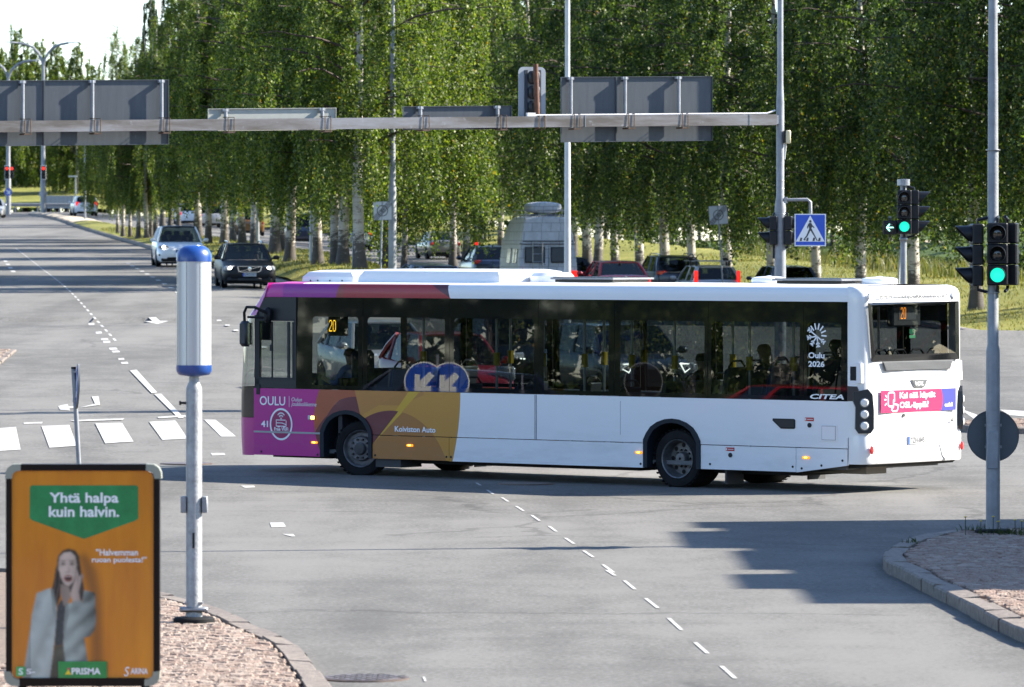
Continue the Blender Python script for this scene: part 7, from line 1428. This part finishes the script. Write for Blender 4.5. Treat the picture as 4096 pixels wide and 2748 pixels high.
# second rank and the far bank
k = 0
REAR = [(1950, 392, 'far', .95), (2150, 360, 'far', 1.), (2260, 330, 'b', 1.1), (2420, 345, 'far', 1.), (2560, 320, 'dark', 1.05), (2700, 355, 'far', 1.), (2005, 430, 'far', 1.1), (2300, 450, 'far', 1.1), (2850, 480, 'far', 1.15), (2600, 525, 'far', 1.2)]
for px, D, v, s_ in REAR:
    k += 1; tree(v, at(px, D), D, 'leafy tree, %s from the left in the rank behind the camper van and red sedan' % ORD[sorted(q_[0] for q_ in REAR).index(px)], GF, s_, rad=.9)
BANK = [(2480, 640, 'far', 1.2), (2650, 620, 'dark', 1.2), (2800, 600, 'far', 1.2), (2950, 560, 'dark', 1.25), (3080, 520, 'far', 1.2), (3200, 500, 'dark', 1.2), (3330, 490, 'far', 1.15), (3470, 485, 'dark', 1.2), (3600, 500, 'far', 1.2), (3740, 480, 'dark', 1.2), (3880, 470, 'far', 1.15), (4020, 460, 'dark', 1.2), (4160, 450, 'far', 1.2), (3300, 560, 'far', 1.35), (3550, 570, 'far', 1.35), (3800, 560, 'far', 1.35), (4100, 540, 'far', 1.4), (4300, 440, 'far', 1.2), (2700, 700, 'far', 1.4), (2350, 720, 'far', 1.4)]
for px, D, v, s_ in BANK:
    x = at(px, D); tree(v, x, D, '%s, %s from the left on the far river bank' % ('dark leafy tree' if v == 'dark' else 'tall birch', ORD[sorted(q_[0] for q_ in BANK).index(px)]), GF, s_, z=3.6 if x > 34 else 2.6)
# left background: the skyline falls towards the left edge, haze put into its brighter leaves
BACK = [(62, 560, 'far', .86, 1.0), (150, 575, 'far', .9, .95), (228, 560, 'far', .85, .91), (305, 540, 'far', .8, .87), (380, 545, 'far', .75, .78), (462, 480, 'c', .72, 1.14), (510, 520, 'far', .7, .76), (-40, 540, 'far', .9, .92), (15, 600, 'far', .9, .94), (106, 600, 'd', .95, .98), (190, 605, 'd', .95, .92), (268, 590, 'd', .9, .90), (342, 580, 'd', .85, .83), (420, 570, 'd', .8, .74), (100, 640, 'dark', 1.1, 1.22), (200, 640, 'dark', 1.1, 1.2), (300, 640, 'dark', 1.1, 1.12), (400, 620, 'dark', 1.0, 1.05), (-150, 600, 'far', 1.1, 1.1), (610, 450, 'far', .5, 1.02), (700, 470, 'far', .72, 1.1), (790, 460, 'far', .9, 1.1), (860, 440, 'far', 1, 1.1), (930, 460, 'far', 1.05, 1.1), (1040, 430, 'far', 1.05, 1.1), (1150, 450, 'far', 1.1, 1.1), (1280, 420, 'far', 1.1, 1.1), (1400, 430, 'far', 1.1, 1.1), (1540, 410, 'far', 1.1, 1.1), (1680, 430, 'far', 1.1, 1.1), (1820, 470, 'far', 1.1, 1.1)]
for px, D, v, s_, sz in BACK:
    x = at(px, D); tree(v, x, D, '%s, %s from the left along the far skyline' % ('feathery far birch' if px < 520 else 'tall far birch', ORD[sorted(q_[0] for q_ in BACK).index(px)]), GF, s_, sz, leaf=M_LEAF if px < 560 else None)
# trees out of frame that the bus windows mirror
for i, (x, y, v, s_) in enumerate(((-42, 60, 'd', 1.), (-48, 65, 'b', 1.1), (-40, 67.5, 'a', 1.), (-34, 71, 'd', .8), (-60, 58, 'b', 1.), *[(-84 + 3 * math.sin(i * 2.1), 38 + i * 4.5, 'dark', .55 + .07 * math.sin(i * 1.7)) for i in range(16)])): tree(v, x, y, '%s, %s of those out of frame mirrored in the bus windows' % ('low tree' if v == 'dark' else 'birch', ORD[i]), 'trees out of frame at left', s_)
for i in range(9): tree(('far', 'dark', 'd')[i % 3], 50 + 9 * math.sin(i * 2.3), 70 + i * 5.5, '%s tree of those out of frame at right mirrored in the bus rear window' % ORD[i], 'trees out of frame at right', .9)
for i, (x, y) in enumerate(((39, 318), (43, 345), (41, 372), (45, 400), (42, 428), (46, 455))): tree(('far', 'dark')[i % 2], x, y, '%s tree at the right end of the far river bank' % ORD[i], GF, .95, z=3.4)  # unseen trees added so their shadows fall across the bank
hg = thing('hedge', 'clipped tall hedge out of frame at left mirrored in the bus windows', 'hedge', (-98, 68, Z(-98, 68))); link('foliage', quadmesh('foliage', leafquads(np.stack([rng.uniform(-1.5, 1.5, 14000), rng.uniform(-55, 55, 14000), rng.uniform(0, 7.2, 14000)], 1), rng, .7, .5, .1), M_LEAFD), hg)  # added to close bright sky gaps in the mirrored tree line
# river bank bushes and reeds
def bush(label, X, Y, z, rx, ry, rz, n, leaf, m):
    v = rng.normal(size=(n, 3)); v /= np.linalg.norm(v, axis=1)[:, None]; v *= (rng.uniform(.35, 1, (n, 1)) ** .5) * (1 + .25 * np.sin(v[:, :1] * 7 + X) * np.cos(v[:, 1:2] * 6)); v[:, 2] = np.abs(v[:, 2]); C = v * np.array([rx, ry, rz])
    t = thing('bush', label, 'bush', (X, Y, z), 0, 'bushes on the far river bank'); link('foliage', quadmesh('foliage', leafquads(C, rng, leaf, leaf * .6, .1), m), t); b = MB()
    for q in range(4): b.tube([(0, 0, -.3), (rx * .3 * math.cos(q * 1.6), ry * .3 * math.sin(q * 1.6), rz * .6)], .04, 5)
    b.build('stem', M_TWIG, t, fix=False)
BUSH = ((3010, 985, 320, 2.8, 2.3), (3090, 1010, 312, 1.8, 1.6), (3430, 1020, 310, 2.6, 2.2), (3520, 1035, 305, 2.0, 1.5), (3330, 1045, 312, 1.8, 1.2), (3700, 1060, 302, 2.5, 1.2), (3860, 1068, 296, 2.6, 1.3), (2960, 1040, 330, 2.2, 1.3), (3200, 1055, 320, 2.0, 1.0), (4050, 1060, 285, 2.5, 2.0), (2820, 1020, 360, 2.4, 2.6), (2700, 1000, 400, 2.6, 3.0), (2560, 985, 440, 3.0, 3.4))
for px, py, D, w_, h_ in BUSH:
    w_ *= .7; h_ *= .7
    bush('rounded dark green bush, %s from the left on the far river bank' % ORD[sorted(q_[0] for q_ in BUSH).index(px)], at(px, D), D, CAM_H - (py - HOR) / F_PX * D - h_ * .5, w_, w_, h_, 2600, .26, M_LEAFD)
def blades(name, pts, h0, h1, w_, m, kind='stuff', lean=.25):
    n = len(pts); h = rng.uniform(h0, h1, n); a = rng.uniform(0, 6.28, n); d = np.stack([np.cos(a), np.sin(a), np.zeros(n)], 1); ln = rng.normal(size=(n, 3)) * lean; ln[:, 2] = 0
    p = np.array(pts); tip = p + np.array([0, 0, 1.]) * h[:, None] + ln * h[:, None]; mid = p + np.array([0, 0, .55]) * h[:, None] + ln * (h * .3)[:, None]; wv = d * w_
    v = np.stack([p - wv, p + wv, mid + wv * .8, tip, mid - wv * .8], 1).reshape(-1, 3)
    f = [(5 * i, 5 * i + 1, 5 * i + 2, 5 * i + 3, 5 * i + 4) for i in range(n)]; me = bpy.data.meshes.new(name); me.from_pydata(v.tolist(), [], f); me.materials.append(m); me.update(); return link(name, me, None, kind=kind)
P = []
for _ in range(3600):
    y = rng.uniform(186, 262); s_ = rng.uniform(8.6, 11.6); kxx = float(kx_of_y(y)); x = kxx + s_
    if noise.noise(Vector((x * .3, y * .12, 2))) > -.1: P.append((x, y, lawn_h(x, y, s_, (kxx, y)) - .05))
blades('reeds', P, .35, .95, .02, leafmat('reed_blade', (.06, .08, .02), (.11, .125, .035), (.19, .18, .07), (1.3, 1.3, .7), .12))
P = []
for _ in range(9000):
    y = rng.uniform(153, 260); s_ = rng.uniform(.5, 9); kxx = float(kx_of_y(y)); x = kxx + s_; P.append((x, y, lawn_h(x, y, s_, (kxx, y)) - .01))
for _ in range(9000):
    y = rng.uniform(163, 330); l_, r_2 = np.interp(y, yy, mlx), np.interp(y, yy, mrx); t = rng.uniform(.06, .96); x = l_ + (r_2 - l_) * t; P.append((x, y, medz(x, y)))
blades('grass_blades', P, .05, .16, .014, leafmat('grass_blade', (.07, .09, .018), (.12, .135, .028), (.24, .22, .06), (1.3, 1.3, .6), .08), lean=.5)
# weeds round the foot of the right signal post and in the island joints
P = []
for cx, cy, r_, n in ((nx_ - .1, ny_ + .45, .2, 60), (nx_ + .15, ny_ - .4, .3, 90), (nx_ + .4, ny_ - .4, .25, 40), (4.6, 63.2, .10, 16)):
    for _ in range(n): q = rng.normal(size=2) * r_ * .5; P.append((cx + q[0], cy + q[1], Z(cx, cy) + .12))
blades('weeds', P, .03, .11, .006, M_LEAFD, lean=.5)
P = []
for _ in range(12): q = rng.normal(size=2) * .28; P.append((nx_ + .1 + q[0], ny_ - .45 + q[1] * .4, Z(nx_, ny_) + .12))
fl = MB()
for p in P: h_ = rng.uniform(.10, .24); fl.m = 0; fl.cyl(p, (p[0], p[1], p[2] + h_), .004, n=4, caps=False); fl.m = 1; fl.lathe([(.004, 0), (.022, .008), (.004, .016)], 6, c=(p[0], p[1], p[2] + h_))
fl.build('yellow_weeds', [M_LEAFD, mat('petal_yellow', (.65, .48, .02), .6)], None, fix=False)['kind'] = 'stuff'
# the wood that closes the view far behind everything
n = 46000; X_ = rng.uniform(-260, 170, n); Y_ = rng.uniform(690, 760, n); top = 11 + 3 * np.sin(X_ * .09) + 2 * np.sin(X_ * .31 + 1); Z_ = 5.5 + rng.uniform(0, 1, n) ** .8 * top
link('far_wood', quadmesh('far_wood', leafquads(np.stack([X_, Y_, Z_], 1), rng, 1.0, .7, .2), M_LEAFD), None, kind='stuff')
# crow on the lawn
D = 196; cx = at(3297, D); kxx = float(kx_of_y(D)); cz = lawn_h(cx, D, cx - kxx, (kxx, D)); cw = thing('crow', 'black crow standing on the river lawn near a birch trunk', 'bird', (cx, D, cz), R(160))
b = MB(); rings = []
for x_, z_, r_ in ((-.26, .13, .012), (-.18, .15, .04), (-.08, .17, .075), (.02, .20, .085), (.10, .245, .06), (.14, .28, .045), (.18, .30, .045), (.215, .295, .025), (.27, .28, .006)): rings.append([(x_, r_ * .8 * math.cos(a), z_ + r_ * math.sin(a)) for a in np.linspace(0, 6.28, 12, endpoint=False)])
b.loft(rings); b.build('body', mat('crow_black', (.012, .012, .014), .5), cw, smooth=80); b = MB()
for s_ in (.03, -.03): b.tube([(.0, s_, .15), (-.02, s_, .07), (.0, s_, .0), (.05, s_, .0)], .008, 5)
b.build('legs', MATS['crow_black'], cw)
